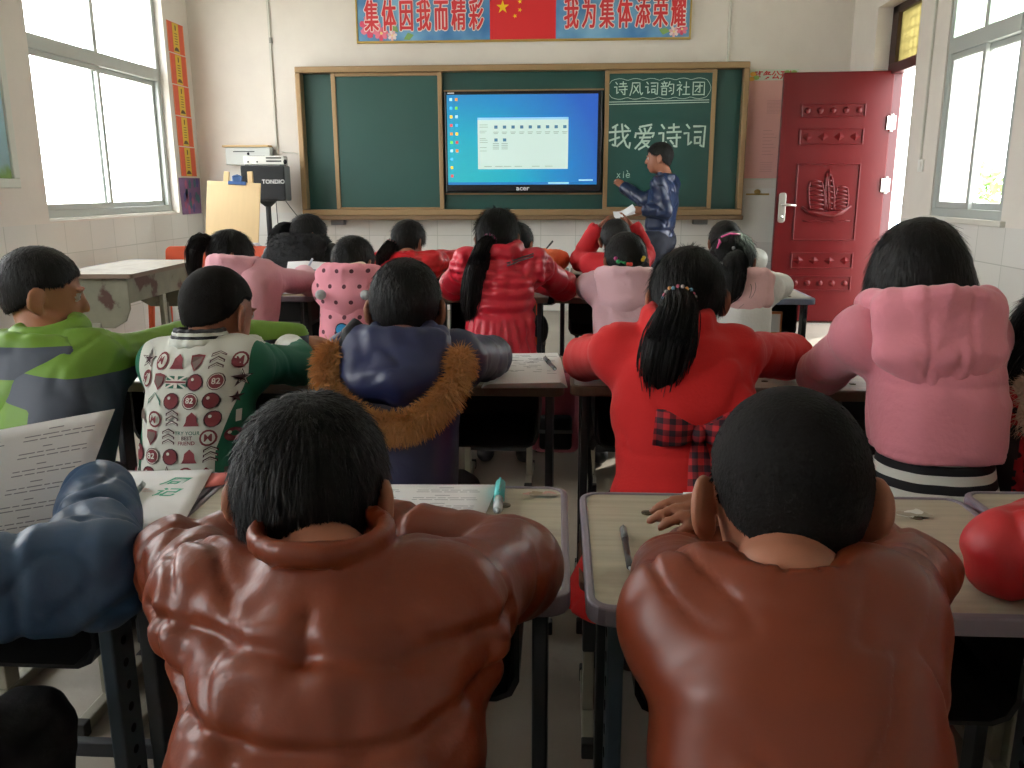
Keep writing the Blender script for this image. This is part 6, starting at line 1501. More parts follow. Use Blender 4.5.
for k, (a, b, m_) in enumerate(((-.06, -.02, 3), (-.052, -.035, 0), (-.04, -.042, 0), (-.026, -.046, 0), (-.012, -.05, 1), (.0, -.05, 1), (.055, -.028, 2), (.06, -.018, 2))):
    g.cur = m_; g.ball(tuple(hpt(P, a, -.102 + .35 * a * a * 10, b)), .0085, nu=8, nv=6)
g.obj('hair_bead', bcols, root, smooth=True)
for a in (-.035, .06):
    t0 = hpt(P, a, -.09, -.05); ponytail(root, P, rs, [t0, t0 + A3((a * .2, -.02, -.025)), t0 + A3((a * .3, -.03, -.06))], [.016, .017, .006], 120, None, None, r=.0014)
stool_at(.24, 3.28, 'in the pale pink hooded coat')

P = seated(.668, 3.46, .988, n=(.012, -.075, -.05), sw=.115, yaw=-18, pitch=22, EL=(.50, 3.58, .757), ER=(.895, 3.60, .762), WL=(.60, 3.80, .768), WR=(.74, 3.82, .775), hip=(.675, 3.27, 0))
root, P, rs, bv, o = person('girl in a white jacket with a pink hood, two pink clips in her tied hair', P, H3,
    dict(cw=.128, cd=.108, hw=.122, sr=.060, sf=.052, hem=.36, fold=.007), [M_WHITEJ],
    hair='girl', hlen=.05, hcount=5000, lift=.04, hr=.0009, pants=M_DARKT, seed=15, hdown=.6, hsd=.06, hgrow=.015, bh=.008)
V, Q, N = hood_mesh(P, H3, .11, .04, .17, r=.026, back=.095, rim=.026, ztop=.0, rw=.09); mesh_child('hood', V, Q, mat('blush_hood', 'dfb4b4', .85, bump=.15, scale=60), root)
F = Fld(P.N - .2, P.N + .16, .008); collar_ring(F, P, .088, .028, .014, 1, .085, .0, 180, 360); V, Q, ow = F.mesh(); N = normals(V, Q); S = fur_on(V, N, rs, 3000, .018, droop=(0, 0, -.2), spread=.4, r=.0014); V, Q = join([(V, Q), S]); mesh_child('fur_trim', V, Q, mat('white_fur', 'd5d5d3', .9, var=.15, vscale=40), root)
g = G()
q = [hpt(P, a, b, c) for a, b, c in ((-.045, -.085, .075), (-.01, -.092, .088), (.03, -.088, .085))]; g.tube([tuple(v + (v - P.hc) * .03) for v in q], .0065, 8, flat=.6)
q = [hpt(P, a, b, c) for a, b, c in ((-.055, -.104, .02), (-.045, -.108, .045), (-.05, -.103, .058))]; g.tube([tuple(v + (v - P.hc) * .03) for v in q], [.005, .009, .004], 8, flat=.6)
g.obj('hair_clip', mat('hot_pink_plastic', 'e0559a', .35), root, smooth=True)
g = G(); g.ball(tuple(hpt(P, .012, -.118, .02)), .007); g.obj('hair_bead', mat('white_bead', 'e0e0e0', .3), root, smooth=True)
t0 = hpt(P, .015, -.105, -.01)
ponytail(root, P, rs, [t0, t0 + A3((-.005, -.055, -.02)), t0 + A3((-.01, -.098, -.07)), t0 + A3((-.02, -.118, -.13)), t0 + A3((-.045, -.122, -.165))], [.024, .046, .05, .036, .012], 420, None, None, r=.0016, wave=.007)
wisps(root, [[t0 + A3(q_) for q_ in pth] for pth in (((.02, -.05, -.08), (.05, -.11, -.10), (.04, -.13, -.15), (.0, -.135, -.19)), ((.02, -.05, -.06), (.065, -.10, -.09), (.06, -.125, -.13), (.03, -.13, -.17)))], .0013)
stool_at(.675, 3.28, 'in the white jacket with the pink hood')

# ------------------------------------------------------------------ row four
P = seated(-1.365, 4.50, 1.032, n=(-.02, -.075, -.06), sw=.15, yaw=-55, pitch=8, tyaw=-8, EL=(-1.62, 4.60, .758), ER=(-1.16, 4.62, .758), WL=(-1.45, 4.82, .768), WR=(-1.28, 4.84, .768), hip=(-1.37, 4.30, 0))
root, P, rs, bv, o = person('pupil in a bulky black coat with a fluffy hood, facing sideways', P, H3,
    dict(cw=.165, cd=.125, hw=.165, sr=.070, sf=.058, hem=.30, fold=.008, flare=(.15, .20, .13, .30)), [M_BLACKC],
    hair='girl', hlen=.04, hcount=4000, lift=.05, hr=.001, pants=M_DARKT, seed=16, hdown=.5, hgrow=.013, bh=.0085, garment_name='coat')
V, Q, N = hood_mesh(P, H3, .13, .05, .12, r=.04, back=.10, rim=.042, ztop=.02, rw=.10); S = fur_on(V, N, rs, 5000, .014, droop=(0, 0, -.2), spread=.5, r=.0014); V, Q = join([(V, Q), S]); mesh_child('fluffy_hood', V, Q, mat('black_fluff', '0e0e12', .8), root)
t0 = hpt(P, -.02, -.10, .03)
ponytail(root, P, rs, [t0, t0 + A3((-.045, -.02, -.01)), t0 + A3((-.08, -.03, -.06)), t0 + A3((-.10, -.03, -.13))], [.025, .04, .045, .03], 420, None, None, r=.0018)
stool_at(-1.37, 4.30, 'in the bulky black coat')

P = seated(-.83, 4.50, 1.0, n=(.0, -.075, -.055), sw=.13, yaw=-28, pitch=16, EL=(-1.03, 4.62, .758), ER=(-.60, 4.66, .775), WL=(-.90, 4.82, .768), WR=(-.72, 4.86, .772), hip=(-.83, 4.30, 0))
root, P, rs, bv, o = person('girl in a shiny red padded jacket with a low ponytail in the front row', P, H3,
    dict(cw=.14, cd=.11, hw=.13, sr=.062, sf=.052, hem=.36, fold=.008, rings=(.1, .2, .3), seam=.006, seams=((.84, 0), (.76, 0))), [M_GLOSSR],
    hair='girl', hlen=.04, hcount=4000, lift=.03, hr=.001, pants=M_DARKT, seed=17, hdown=.5, hgrow=.014, bh=.0085)
t0 = hpt(P, -.035, -.105, -.03)
ponytail(root, P, rs, [t0, t0 + A3((-.02, -.03, -.035)), t0 + A3((-.045, -.05, -.08)), t0 + A3((-.06, -.05, -.13))], [.024, .036, .038, .02], 380, .007, [mat('pale_bead', 'd9a9a9', .4), M_HAIR], r=.0017)
stool_at(-.83, 4.30, 'in the shiny red jacket')

P = seated(-.255, 4.55, .985, n=(.02, -.07, -.06), sw=.12, yaw=-20, pitch=16, EL=(-.42, 4.66, .758), ER=(-.04, 4.72, .775), WL=(-.32, 4.86, .768), WR=(-.14, 4.90, .775), hip=(-.25, 4.34, 0))
P.HR = None; P.Hd[1] = A3((-.16, 4.95, .78))
root, P, rs, bv, o = person('pupil in an orange fleece writing with a pencil, half hidden behind the long ponytail', P, H3,
    dict(cw=.13, cd=.11, hw=.125, sr=.062, sf=.052, hem=.36, fold=.007), [M_ORANGE], hair='girl', hlen=.03, hcount=3000, lift=.05, hr=.001, pants=M_DARKT, seed=18, hgrow=.012, bh=.0085)
stool_at(-.25, 4.34, 'in the orange fleece')

P = seated(.262, 4.56, 1.003, n=(.0, -.065, -.07), sw=.12, yaw=4, pitch=20, EL=(.075, 4.68, .775), ER=(.435, 4.70, .800), WL=(.165, 4.70, .93), WR=(.365, 4.70, .94), hip=(.262, 4.36, 0), HL=(.20, 4.67, .98), HR=(.33, 4.67, .99))
root, P, rs, bv, o = person('pupil in a plain red fleece, hands raised to the sides of the head', P, H3,
    dict(cw=.13, cd=.11, hw=.125, sr=.060, sf=.055, hem=.36, fold=.006), [M_REDF], hair='short', hlen=.02, hcount=3500, lift=.2, hr=.001, pants=M_DARKT, seed=19, hgrow=.012, bh=.0085)
stool_at(.262, 4.36, 'in the plain red fleece')

P = seated(.832, 4.55, .992, n=(.01, -.07, -.06), sw=.125, yaw=0, pitch=18, EL=(.64, 4.66, .760), ER=(1.03, 4.70, .78), WL=(.76, 4.86, .768), WR=(.90, 4.88, .785), hip=(.835, 4.34, 0))
root, P, rs, bv, o = person('pupil in a white fleece in the front row, mostly behind the pink clips', P, H3,
    dict(cw=.135, cd=.11, hw=.13, sr=.064, sf=.056, hem=.36, fold=.007, extra=collar_fn(.068, .026, .02)), [M_WHITEJ], hair='girl', hlen=.03, hcount=3000, lift=.05, hr=.001, pants=M_DARKT, seed=20, hgrow=.014, bh=.0085)
stool_at(.835, 4.34, 'in the white fleece')

# ------------------------------------------------------------------ the teacher
P = Pose(); P.hs = 1.12; P.child = 1.25; P.stand = True
P.hc = A3((.790, 7.60, 1.545 - .112 * 1.12 - .008)); P.HM = rot3(80, 4, 0); P.tm = rot3(62)
P.N = A3((.855, 7.585, 1.255)); P.hip = A3((.815, 7.60, .72))
P.S = [P.N + P.tm @ A3((s * .155, .0, -.06)) for s in (-1, 1)]
P.E = [A3((.845, 7.41, .97)), A3((.700, 7.80, 1.045))]; P.W = [A3((.685, 7.45, .975)), A3((.530, 7.92, 1.155))]
P.Hd = [A3((.60, 7.46, .975)), A3((.48, 7.955, 1.20))]; P.hsc = 1.0; P.curl = .8; P.hup = [A3((0, -.9, .4)), A3((.2, -.9, .3))]
P.hipj = [P.hip + P.tm @ A3((s * .085, 0, -.02)) for s in (-1, 1)]; P.knee = [P.hip + P.tm @ A3((s * .10, .01 + .03 * s, -.34)) for s in (-1, 1)]; P.ank = [A3((k[0] + .01, k[1], .075)) for k in P.knee]
P.ffwd = P.tm @ A3((0, 1, 0))
root, P, rs, bv, o = person('teacher in a shiny navy bomber jacket writing on the blackboard, papers in the other hand', P, .0085,
    dict(cw=.165, cd=.125, hw=.150, sr=.070, sf=.058, hem=.735, fold=.009, crease=.009, pad=.2, nr=.06, extra=collar_fn(.066, .016, .012), waist=((.80, .012),)), [mat('shiny_navy_nylon', '1e2c4c', .30, bump=.25, scale=16, var=.1)],
    hair='short', hlen=.022, hcount=5000, lift=.2, hr=.001, seed=21, hgrow=.012, bh=.0075, group=None, garment_name='bomber_jacket')
F = Fld(A3((-.3, -.3, .0)), A3((.3, .3, .85)), .010)
F.cap(P.hipj[0], P.hipj[1], .125, .125, .03)
for i in (0, 1): F.cap(P.hipj[i], P.knee[i], .105, .08, .02); F.cap(P.knee[i], P.ank[i], .08, .062, .02)
F.cut(lambda X: .06 - X[..., 2]); F.cut(lambda X: X[..., 2] - .80); V, Q, ow = F.mesh(); N = normals(V, Q); V = V + N * (.006 * vn(V * 16))[:, None]; mesh_child('trousers', V, Q, mat('dark_navy_trousers', '191d2b', .8), root)
for i in (0, 1):
    a = P.ank[i]; f = P.ffwd; F = Fld(a - A3((.2, .2, .1)), a + A3((.2, .2, .08)), .009); F.cap(a + A3((0, 0, -.035)) - f * .04, a + f * .15 + A3((0, 0, -.045)), .045, .04, .02); F.cap(a, a + A3((0, 0, .02)), .045, .05, .02); F.cut(lambda X: .004 - X[..., 2]); V, Q, ow = F.mesh(); mesh_child('shoe', V, Q, M_SHOE, root)
tp = o + P.Hd[1] + A3((-.028, .012, .012)); g = G(); g.tube([tuple(tp + A3((.03, -.02, -.02))), tuple(tp + A3((-.012, .03, .012)))], .0055, 8); tag(g.obj('chalk_stick', M_CHALK, smooth=True), 'white chalk stick in the teacher\'s raised hand', 'chalk')
g = G()
for k, (dx, dz, a) in enumerate(((0, .0, 0), (.005, -.012, 8), (.0, -.03, 18))):
    M = Matrix.Translation((.565, 7.44, .985 + dz)) @ Matrix.Rotation(R(-24 + a), 4, 'Y') @ Matrix.Rotation(R(18), 4, 'X')
    for j in range(6):
        x0, x1 = -.16 + j * .03, -.13 + j * .03; z = lambda x: .012 * math.sin(x * 16)
        g.add([(x0, -.055, z(x0)), (x1, -.055, z(x1)), (x1, .085, z(x1)), (x0, .085, z(x0)), (x0, -.055, z(x0) + .002), (x1, -.055, z(x1) + .002), (x1, .085, z(x1) + .002), (x0, .085, z(x0) + .002)], [(3, 2, 1, 0), (4, 5, 6, 7), (0, 1, 5, 4), (2, 3, 7, 6), (1, 2, 6, 5), (3, 0, 4, 7)], M)
tag(g.obj('paper_sheaf', mat('bright_paper', 'e3e5e8', .8)), 'sheaf of white papers in the teacher\'s lowered hand', 'papers')
# ------------------------------------------------------------------ papers, pens, bags and the spare furniture
def at_z(x, y, z):
    d = _F + _R2 * ((x - 512) / F_PX) - _U2 * ((y - 384) / F_PX); t = (z - EYE) / d.z; return Vector((d.x * t, d.y * t, z))
M_PAPER = mat('white_paper_sheet', 'dcdcdc', .8); M_INK = mat('grey_print', '8f8f94', .9); M_PENB = mat('black_pen_plastic', '1b1b1f', .3); M_CLEAR = mat('clear_pen_plastic', 'b9c4c6', .2)
def sheet(name, label, cat, corners, pattern=None, m=M_PAPER, th=.0012, n=8, curl=0.0, seed=0, group=None):
    """a sheet through four corners (near-left, near-right, far-right, far-left), with printed lines"""
    c = [Vector(p) for p in corners]; o = c[0].copy(); t = thing(name, label, cat, tuple(o), 0, group)
    def P_(u, v):
        p = c[0].lerp(c[1], u).lerp(c[3].lerp(c[2], u), v) - o; nn = (c[1] - c[0]).cross(c[3] - c[0]).normalized()
        return p + nn * (curl * (u * u * .6 + .5 * v * v * u)), nn
    g = G(); V = []
    for k in (0, 1):
        for j in range(n + 1):
            for i in range(n + 1): p, nn = P_(i / n, j / n); V.append(p + nn * th * k)
    w = n + 1; Fs = []
    for k in (0, 1):
        for j in range(n):
            for i in range(n):
                a = k * w * w + j * w + i; q = (a, a + 1, a + w + 1, a + w); Fs.append(q if k else q[::-1])
    b = w * w
    for i in range(n):
        Fs += [(i, i + 1, b + i + 1, b + i), (n * w + i + 1, n * w + i, b + n * w + i, b + n * w + i + 1), (i * w + w, i * w, b + i * w, b + i * w + w), (i * w + n, i * w + w + n, b + i * w + w + n, b + i * w + n)]
    g.add(V, Fs); g.obj('paper', m, t, smooth=True)
    if pattern:
        r_ = random.Random(seed); g = G()
        for (u0, u1, v) in pattern(r_):
            q = []
            for u, vv in ((u0, v - .0045), (u1, v - .0045), (u1, v + .0045), (u0, v + .0045)):
                p, nn = P_(u, vv); q.append(p + nn * (th + .0006))
            g.add(q, [(0, 1, 2, 3)])
        g.obj('print', M_INK, t)
    return t
def exam(r_):
    out = []
    for cx in (.06, .54):
        v = .93
        while v > .08:
            out.append((cx + .12, cx + .12 + r_.uniform(.05, .09), v)); v -= .045
            for k in range(2):
                u = cx
                while u < cx + .36:
                    w = r_.uniform(.03, .09); out.append((u, min(u + w, cx + .38), v)); u += w + .012
                v -= .035
            v -= .03
    return out
def pen(name, label, cat, a, b, r, mats, cap=.35, tip=True):
    a, b = Vector(a), Vector(b); t = thing(name, label, cat, tuple(a)); d = b - a
    g = G(); g.tube([d * 0, d * .02, d * (1 - cap)], [r * .7, r, r], 10); g.obj('barrel', mats[0], t, smooth=True)
    g = G(); g.tube([d * (1 - cap), d * (1 - cap) + d * .001, d * .985, d], [r, r * 1.18, r * 1.12, r * .8], 10); c_ = g.obj('cap', mats[1], t, smooth=True)
    g = G(); u = d.cross(Vector((0, 0, 1))).normalized(); q = Vector((0, 0, r * 1.3)); g.tube([d * (1 - cap * .9) + q, d * .97 + q], r * .3, 6); g.obj('clip', mats[1], t)
    if tip: g = G(); g.tube([d * 0, d * -.07], [r * .6, r * .12], 8); g.obj('tip', mats[2] if len(mats) > 2 else mats[0], t, smooth=True)
    return t
z1 = .6845
sheet('exam_sheet', 'printed sheet under the forearms on the quilted-jacket pupil\'s desk', 'paper', [(-.395, 1.085, z1), (-.125, 1.085, z1), (-.108, 1.322, z1), (-.385, 1.322, z1)], exam, seed=1, curl=.004)
p_ = pen('highlighter', 'pale turquoise highlighter lying beside the printed sheet', 'pen', (-.099, 1.205, .6915), (-.1035, 1.325, .6915), .0075, [M_CLEAR, mat('turquoise_plastic', '5fc7c9', .35), M_CLEAR], cap=.62)
dk = DESKS[1]
def torn(dk_, pts, cols_, seed, lab):
    r_ = random.Random(seed); g = G(); cx = sum(p[0] for p in pts) / len(pts); cy = sum(p[1] for p in pts) / len(pts); I = dk_.matrix_basis.inverted()
    for k in range(9):
        g.cur = k % len(cols_); ox, oy = r_.uniform(-.6, .6), r_.uniform(-.4, .4); P_ = []
        for a in range(9):
            q = pts[0]; rx = (max(p[0] for p in pts) - cx) * r_.uniform(.18, .5); ry = (max(p[1] for p in pts) - cy) * r_.uniform(.25, .6)
            P_.append((cx + ox * (max(p[0] for p in pts) - cx) + rx * math.cos(R(40 * a)), cy + oy * (max(p[1] for p in pts) - cy) + ry * math.sin(R(40 * a))))
        V = [I @ Vector((x, y, dk_['topz'] + .0006 + k * .00005)) for x, y in P_]; g.add(V, [tuple(range(len(V)))])
    o = g.obj('torn_label', cols_, dk_); o['label'] = lab
for d_ in DESKS: d_['topz'] = .683 if d_.location.y < 3 else .703
torn(DESKS[1], [(-.07, 1.285), (-.005, 1.318)], [mat('label_brown', '8f8069', .9), mat('label_pink', 'b98f86', .9), mat('label_grey', '9c9484', .9)], 4, 'torn remains of a pink and brown label')
torn(DESKS[0], [(.50, 1.225), (.56, 1.275)], [mat('label_white', 'd2d2cb', .9), mat('label_grey', '9c9484', .9)], 7, 'white remains of a torn label')
pen('ballpoint_pen', 'black patterned ballpoint pen lying on the smooth-leather pupil\'s desk', 'pen', tuple(at_z(630, 568, .688)), tuple(at_z(623, 528, .688)), .0045, [M_PENB, mat('grey_check_plastic', '5c5f63', .3), M_CLEAR], cap=.3)
a_ = [at_z(*q, z1) for q in ((690, 521), (735, 521), (735, 492), (683, 493))]
sheet('picture_card', 'white sheet with dark marks peeping out beside the protruding ear', 'paper', a_, lambda r_: [(.55 + r_.uniform(-.2, .25), .62 + r_.uniform(-.1, .3), r_.uniform(.2, .9)) for k in range(12)], seed=3, n=4)
# left neighbour's desk: held-up sheet, notebook page, pencil, red card
sheet('exam_sheet', 'printed sheet held upright above the blue padded sleeve', 'paper', [(-.865, .955, .700), (-.672, 1.03, .712), (-.628, 1.105, .872), (-.850, 1.03, .838)], exam, seed=5, curl=-.012, n=10)
nb = [at_z(*q, .688) for q in ((128, 530), (182, 526), (213, 470), (100, 473))]
nt_ = sheet('diary_page', 'notebook page with two green handwritten characters beside the blue sleeve', 'paper', nb, None, n=6)
g = G(); o_ = nt_.location
for ch, px, py in (('周', 176, 481.5), ('记', 166, 492.5)):
    c_ = at_z(px, py, .6898) - o_; V, Fs = text_geo(ch, .040, .0008, 0, 1.0); g.add(V, Fs, Matrix.Translation(c_) @ Matrix(((1, .22, 0, 0), (0, 1, 0, 0), (0, 0, 1, 0), (0, 0, 0, 1))))
g.obj('green_lettering', mat('green_marker', '4fa98a', .8), nt_)
g = G()
for k in range(9):
    r_ = random.Random(k); a = at_z(115 + r_.uniform(0, 26), 478 + r_.uniform(0, 14), .6896) - o_; g.add([a, a + Vector((.02, .001, 0)), a + Vector((.021, .0025, 0)), a + Vector((.001, .0025, 0))], [(0, 1, 2, 3)])
g.obj('faint_red_print', mat('pale_red_print', 'd9b3aa', .9), nt_)
pen('pencil', 'grey-green pen lying on the notebook page by the blue sleeve', 'pen', tuple(at_z(132, 499, .6955)), tuple(at_z(143, 484, .6955)), .0042, [mat('grey_green_plastic', '7c8f86', .35), mat('pale_grey_plastic', 'a4aaa6', .35)])
rc_ = [at_z(*q, .6842) for q in ((205, 488), (228, 484), (232, 473), (208, 474))]
sheet('red_card', 'small salmon-red card at the far corner of the diary desk', 'card', rc_, None, m=mat('salmon_card', 'd3706a', .7), n=2)
# row two: papers overhanging the desk, a pen on them, a sheet by the green sleeve
st_ = thing('paper_stack', 'white papers overhanging the near edge of the navy-coated pupil\'s desk', 'papers', (-.02, 2.0, .684), 0)
for k in range(6):
    g = G(); c0 = [(-.185 + .004 * k, .03 - .006 * k), (.028 - .003 * k, .045 - .004 * k), (.010 - .002 * k, .39 + .003 * k), (-.17 + .002 * k, .385)]
    g.prism(c0, .0032 * k, .0032 * k + .0026); g.obj('sheet', M_PAPER, st_)
g = G()
for k in range(40):
    r_ = random.Random(k); x, y = r_.uniform(-.15, -.02), r_.uniform(.12, .36); g.b2((x, y, .0188), (x + r_.uniform(.01, .03), y + .003, .0191))
g.obj('print', M_INK, st_)
pen('ballpoint_pen', 'black pen lying on the white papers beside the red wool sleeve', 'pen', tuple(at_z(555, 369, .709)), tuple(at_z(545, 358, .709)), .0052, [M_PENB, M_PENB, M_CLEAR], cap=.4)
s2 = [at_z(*q, .6842) for q in ((316, 374), (360, 374), (360, 353), (322, 353))]
sheet('loose_sheet', 'white sheet between the green sleeve and the navy coat', 'paper', s2, exam, seed=9, n=3)
s2 = [at_z(*q, .7042) for q in ((270, 294), (292, 294), (298, 287), (276, 287))]
sheet('loose_sheet', 'pale sheet under the elbow of the pale pink coat', 'paper', s2, None, n=2)
# row three and four desk things
bk = thing('open_book', 'white open book propped up beyond the pale pink elbow', 'book', (-1.245, 3.93, .704), R(-8))
for s, w in ((-1, .10), (1, .10)):
    g = G(); M = Matrix.Rotation(R(62), 4, 'X') @ Matrix.Rotation(R(s * 8), 4, 'Y'); g.b2((min(0, s * w), .0, -.004), (max(0, s * w), .14, .004), M); g.obj('leaf_block', M_PAPER, bk, bevel=.001)
g = G(); M = Matrix.Rotation(R(62), 4, 'X') @ Matrix.Rotation(R(8), 4, 'Y'); g.b2((.03, .02, .0042), (.085, .10, .0048), M); g.obj('picture_print', mat('grey_picture_print', '8f9aa0', .8), bk)
pen('pencil', 'white pencil held upright by the pupil in the pale pink coat', 'pencil', (-1.235, 3.88, .74), (-1.185, 3.93, .845), .0045, [mat('white_pencil', 'd8dade', .4), mat('pale_blue_pencil', 'b9c6d6', .4)])
pen('pencil', 'dark pencil raised over the orange sleeve', 'pencil', (-.14, 4.93, .79), (-.075, 4.95, .865), .005, [M_PENB, M_PENB])
pen('pencil', 'dark pencil standing by the red quilted sleeve', 'pencil', (-.125, 3.85, .785), (-.10, 3.86, .865), .004, [M_PENB, M_PENB])
pc_ = thing('pencil_case', 'small colourful pencil case on the desk beside the spotted pink jacket', 'pencil case', (-1.10, 3.86, .704), R(6))
g = G(); g.b2((-.055, -.022, 0), (.055, .022, .030)); g.obj('case', mat('patterned_case', '6e5a6a', .6, var=.6, vscale=60), pc_, bevel=.009)
g = G(); g.tube([(-.048, 0, .031), (.048, 0, .031)], .0025, 6); g.obj('zip', mat('grey_zip', '9a9a9a', .4, .5), pc_)
cu = thing('paper_cup', 'small white cup on the front desk beside the shiny red sleeve', 'cup', (-.53, 4.95, .704))
g = G(); g.tube([(0, 0, 0), (0, 0, .075)], [.024, .033], 16); g.obj('body', M_WHT, cu, smooth=False)
g = G(); g.tube([(.033 * math.cos(R(a)), .033 * math.sin(R(a)), .075) for a in range(0, 361, 24)], .0025, 6); g.obj('rim', M_WHT, cu)
eb = thing('eraser_box', 'pale little box beside the white cup on the front desk', 'box', (-.455, 4.93, .704), R(14))
g = G(); g.b2((-.03, -.015, 0), (.03, .015, .026)); g.obj('case', mat('pale_pink_box', 'd7c3bd', .5), eb, bevel=.003)
g = G(); g.b2((-.0305, -.0155, .014), (.0305, .0155, .016)); g.obj('lid_line', mat('pink_line', 'b9898a', .5), eb)
db_ = thing('textbook', 'orange-edged white book standing in the drawer of the desk by the door', 'book', (.915, 3.74, .535), 0)
g = G(); g.b2((-.035, 0, 0), (.035, .016, .10)); g.obj('cover', mat('orange_cover', 'cf7a4a', .6), db_, bevel=.002)
g = G(); g.b2((-.026, -.001, .01), (.026, .0, .09)); g.obj('label_panel', M_PAPER, db_)
stk_ = G()
for k in range(24):
    r_ = random.Random(k + 3); x, z = r_.gauss(.19, .022), r_.gauss(.56, .018); stk_.prism([(x - .008, z - .006), (x + .008, z - .006), (x + .005, z + .008), (x - .006, z + .006)], -.0, .0006, Matrix(((1, 0, 0, 0), (0, 0, -1, .049), (0, 1, 0, 0), (0, 0, 0, 1))))
# pink school bag hanging beside the navy-coated pupil's desk
bg = thing('school_bag', 'pink and black school bag hanging between the navy coat\'s and red wool coat\'s desks', 'bag', (-.015, 2.56, .36))
M_PK = mat('pink_bag_nylon', 'c9657a', .6, bump=.2, scale=40, var=.1); M_BKB = mat('black_bag_nylon', '17171a', .6, bump=.2, scale=40)
g = G(); M = Matrix.Identity(4); g.b2((-.085, -.05, 0), (.065, .07, .255)); g.obj('body', M_PK, bg, bevel=.028, segs=4)
g = G(); g.b2((-.060, -.072, .02), (.040, -.045, .13)); pk_ = g.obj('front_pocket', M_BKB, bg, bevel=.012, segs=3)
g = G(); g.b2((-.062, -.0735, .075), (.042, -.070, .086)); g.obj('reflective_band', mat('silver_band', '8f9296', .4), pk_)
g = G(); g.b2((-.081, -.074, .02), (-.066, -.04, .12)); g.obj('side_pocket', M_PK, bg, bevel=.006)
for x, zz in ((.074, .28), (.098, .26)):
    g = G(); V, Q = ribbon([(x - .02, -.02, .24), (x + .012, -.045, .20), (x + .018, -.05, .10), (x - .004, -.02, .012)], [.035, .04, .04, .03], .006); g.add(V, Q); g.obj('strap', M_BKB, bg, smooth=True)
g = G(); V, Q = ribbon([(.0, -.01, .245), (.012, -.03, .275), (.022, -.02, .295)], [.04, .035, .03], .005); g.add(V, Q); g.obj('handle', M_PK, bg, smooth=True)
g = G(); V, Q = ribbon([(.09, -.03, .02), (.10, -.05, -.10), (.085, -.05, -.22), (.105, -.06, -.30)], [.018, .014, .014, .018], .004); g.add(V, Q); g.obj('hanging_strap', M_BKB, bg, smooth=True)

# spare double desk along the left wall, orange chairs and a wooden table with books
sd = thing('school_desk', 'empty worn double desk with a rusty side panel along the left wall', 'desk', (-2.68, 5.08, 0), R(90 + 2), None)
L2, D2, ZT = .98, .48, .70
g = G(); g.prism(rrect(L2, D2, .02, 4), ZT - .022, ZT); g.obj('tabletop', M_TOPB, sd, bevel=.002)
g = G()
for a in (rrect(L2 + .008, D2 + .008, .022, 4),):
    n = len(a); i_ = rrect(L2, D2, .02, 4); V = [(x, y, ZT - .024) for x, y in a] + [(x, y, ZT + .001) for x, y in a] + [(x, y, ZT + .001) for x, y in i_] + [(x, y, ZT - .024) for x, y in i_]
    g.add(V, [(p * n + i, p * n + (i + 1) % n, ((p + 1) % 4) * n + (i + 1) % n, ((p + 1) % 4) * n + i) for p in range(4) for i in range(n)])
g.obj('edging', M_EDGEB, sd)
def rusty():
    m = mat('worn_olive_steel', '6f6d5c', .6, .1, bump=.1, scale=30); nt = m.node_tree; b = nt.nodes['Principled BSDF']; L = nt.links.new
    tc = nd(nt, 'ShaderNodeTexCoord'); n = nd(nt, 'ShaderNodeTexNoise'); n.inputs['Scale'].default_value = 7; n.inputs['Detail'].default_value = 8; L(tc.outputs['Object'], n.inputs[0])
    rp = nd(nt, 'ShaderNodeValToRGB'); L(n.outputs[0], rp.inputs[0]); e = rp.color_ramp.elements; e[0].position = .38; e[0].color = lin('4a2d22'); e[1].position = .44; e[1].color = lin('706e5d'); q = e.new(.7); q.color = lin('807d6a'); L(rp.outputs[0], b.inputs['Base Color']); return m
M_RUST = rusty()
for s in (-1, 1):
    g = G(); x = s * (L2 / 2 - .035); prof = [(-.20, ZT - .024), (.20, ZT - .024), (.20, ZT - .20), (.17, ZT - .27), (.10, ZT - .31), (-.10, ZT - .31), (-.17, ZT - .27), (-.20, ZT - .20)]
    g.prism(prof, x - .008, x + .008, Matrix(((0, 0, 1, 0), (1, 0, 0, 0), (0, 1, 0, 0), (0, 0, 0, 1)))); g.obj('side_panel', M_RUST, sd, bevel=.003)
    g = G(); g.b2((x - .015, -.025, .03), (x + .015, .025, ZT - .28)); g.obj('leg', M_CREAM, sd, bevel=.003)
    g = G(); g.b2((x - .018, -.21, 0), (x + .018, .21, .032)); g.obj('foot_bar', M_CREAM, sd, bevel=.004)
g = G(); g.b2((-L2 / 2 + .05, -.19, ZT - .17), (L2 / 2 - .05, .19, ZT - .16)); g.b2((-L2 / 2 + .05, -.195, ZT - .17), (L2 / 2 - .05, -.187, ZT - .03)); g.obj('drawer_tray', M_RUST, sd)
g = G(); g.b2((-L2 / 2 + .05, -.015, .18), (L2 / 2 - .05, .015, .22)); g.obj('crossbar', M_CREAM, sd, bevel=.003)
g = G(); g.b2((-.02, -.20, ZT - .17), (.02, -.17, .03)); g.obj('leg', M_CREAM, sd, bevel=.003)
M_ORP = mat('orange_plastic', 'd8572f', .4, var=.05)
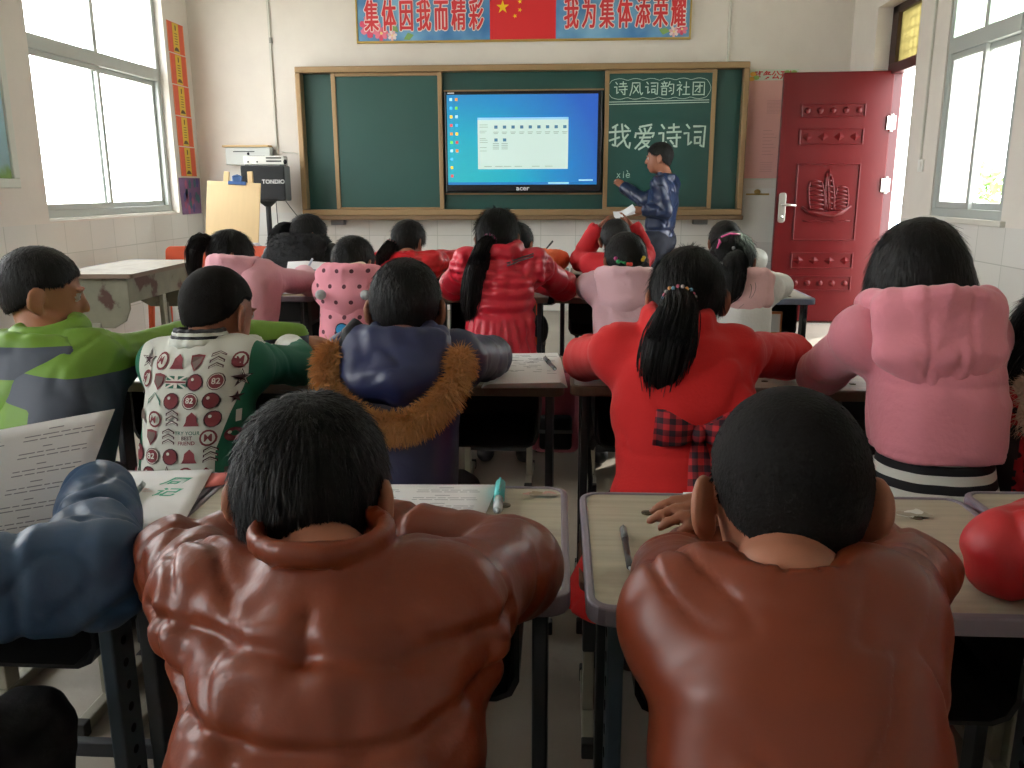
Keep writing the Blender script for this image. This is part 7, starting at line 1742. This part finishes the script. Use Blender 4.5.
def chair(label, x, y, rz):
    t = thing('plastic_chair', label, 'chair', (x, y, 0), R(rz), 'orange plastic chairs by the left wall')
    g = G(); M = Matrix.Translation((0, .155, .455)) @ Matrix.Rotation(R(-8), 4, 'X') @ Matrix(((1, 0, 0, 0), (0, 0, -1, 0), (0, 1, 0, 0), (0, 0, 0, 1))); g.prism(rrect(.33, .27, .045, 5, 0, .165), -.008, .008, M); g.obj('backrest', M_ORP, t, bevel=.004)
    g = G(); g.prism(rrect(.34, .32, .04, 5), .41, .428); g.obj('seat', M_ORP, t, bevel=.005)
    for sx in (-1, 1):
        for sy in (-1, 1):
            g = G(); g.tube([(sx * .145, sy * .13, .415), (sx * .165, sy * .155, 0)], [.024, .018], 8, flat=1.0); g.obj('leg', M_ORP, t, smooth=False)
    return t
chair('orange plastic chair beyond the empty worn desk, its back above the desk top', -2.78, 5.93, 0)
chair('orange plastic chair beyond the empty worn desk, nearer the easel side', -2.36, 5.97, -10)
wt = thing('wooden_table', 'small orange-brown wooden table beside the easel', 'table', (-2.42, 6.40, 0))
M_ORW = mat('orange_brown_wood', 'b5703a', .5, var=.15, vscale=4, bstretch=(1, 8, 8), bump=.02)
g = G(); g.b2((-.26, -.17, .685), (.26, .17, .71)); g.obj('tabletop', M_ORW, wt, bevel=.004)
g = G(); g.b2((-.24, -.15, .58), (.24, .15, .685)); g.obj('apron', M_ORW, wt, bevel=.003)
for sx in (-1, 1):
    for sy in (-1, 1): g = G(); g.b2((sx * .225 - .018, sy * .135 - .018, 0), (sx * .225 + .018, sy * .135 + .018, .58)); g.obj('leg', M_ORW, wt, bevel=.003)
for k, (c, w, dx, a, lab) in enumerate((('33508f', .20, .0, 4, 'blue book lying lowest on the small wooden table'), ('c9ccd2', .18, -.02, -8, 'pale grey book lying on the blue book on the small wooden table'))):
    b = thing('book', lab, 'book', (-2.45 + dx, 6.38, .711 + .022 * k), R(a)); g = G(); g.b2((-w / 2, -.12, .002), (w / 2 - .004, .12, .018)); g.obj('page_block', M_PAPER, b)
    g = G(); g.b2((-w / 2 - .003, -.123, 0), (w / 2, .123, .002)); g.b2((-w / 2 - .003, -.123, .018), (w / 2, .123, .0205)); g.b2((-w / 2 - .004, -.123, 0), (-w / 2, .123, .0205)); g.obj('cover', mat('book_cover_' + ('blue', 'grey')[k], c, .5), b)
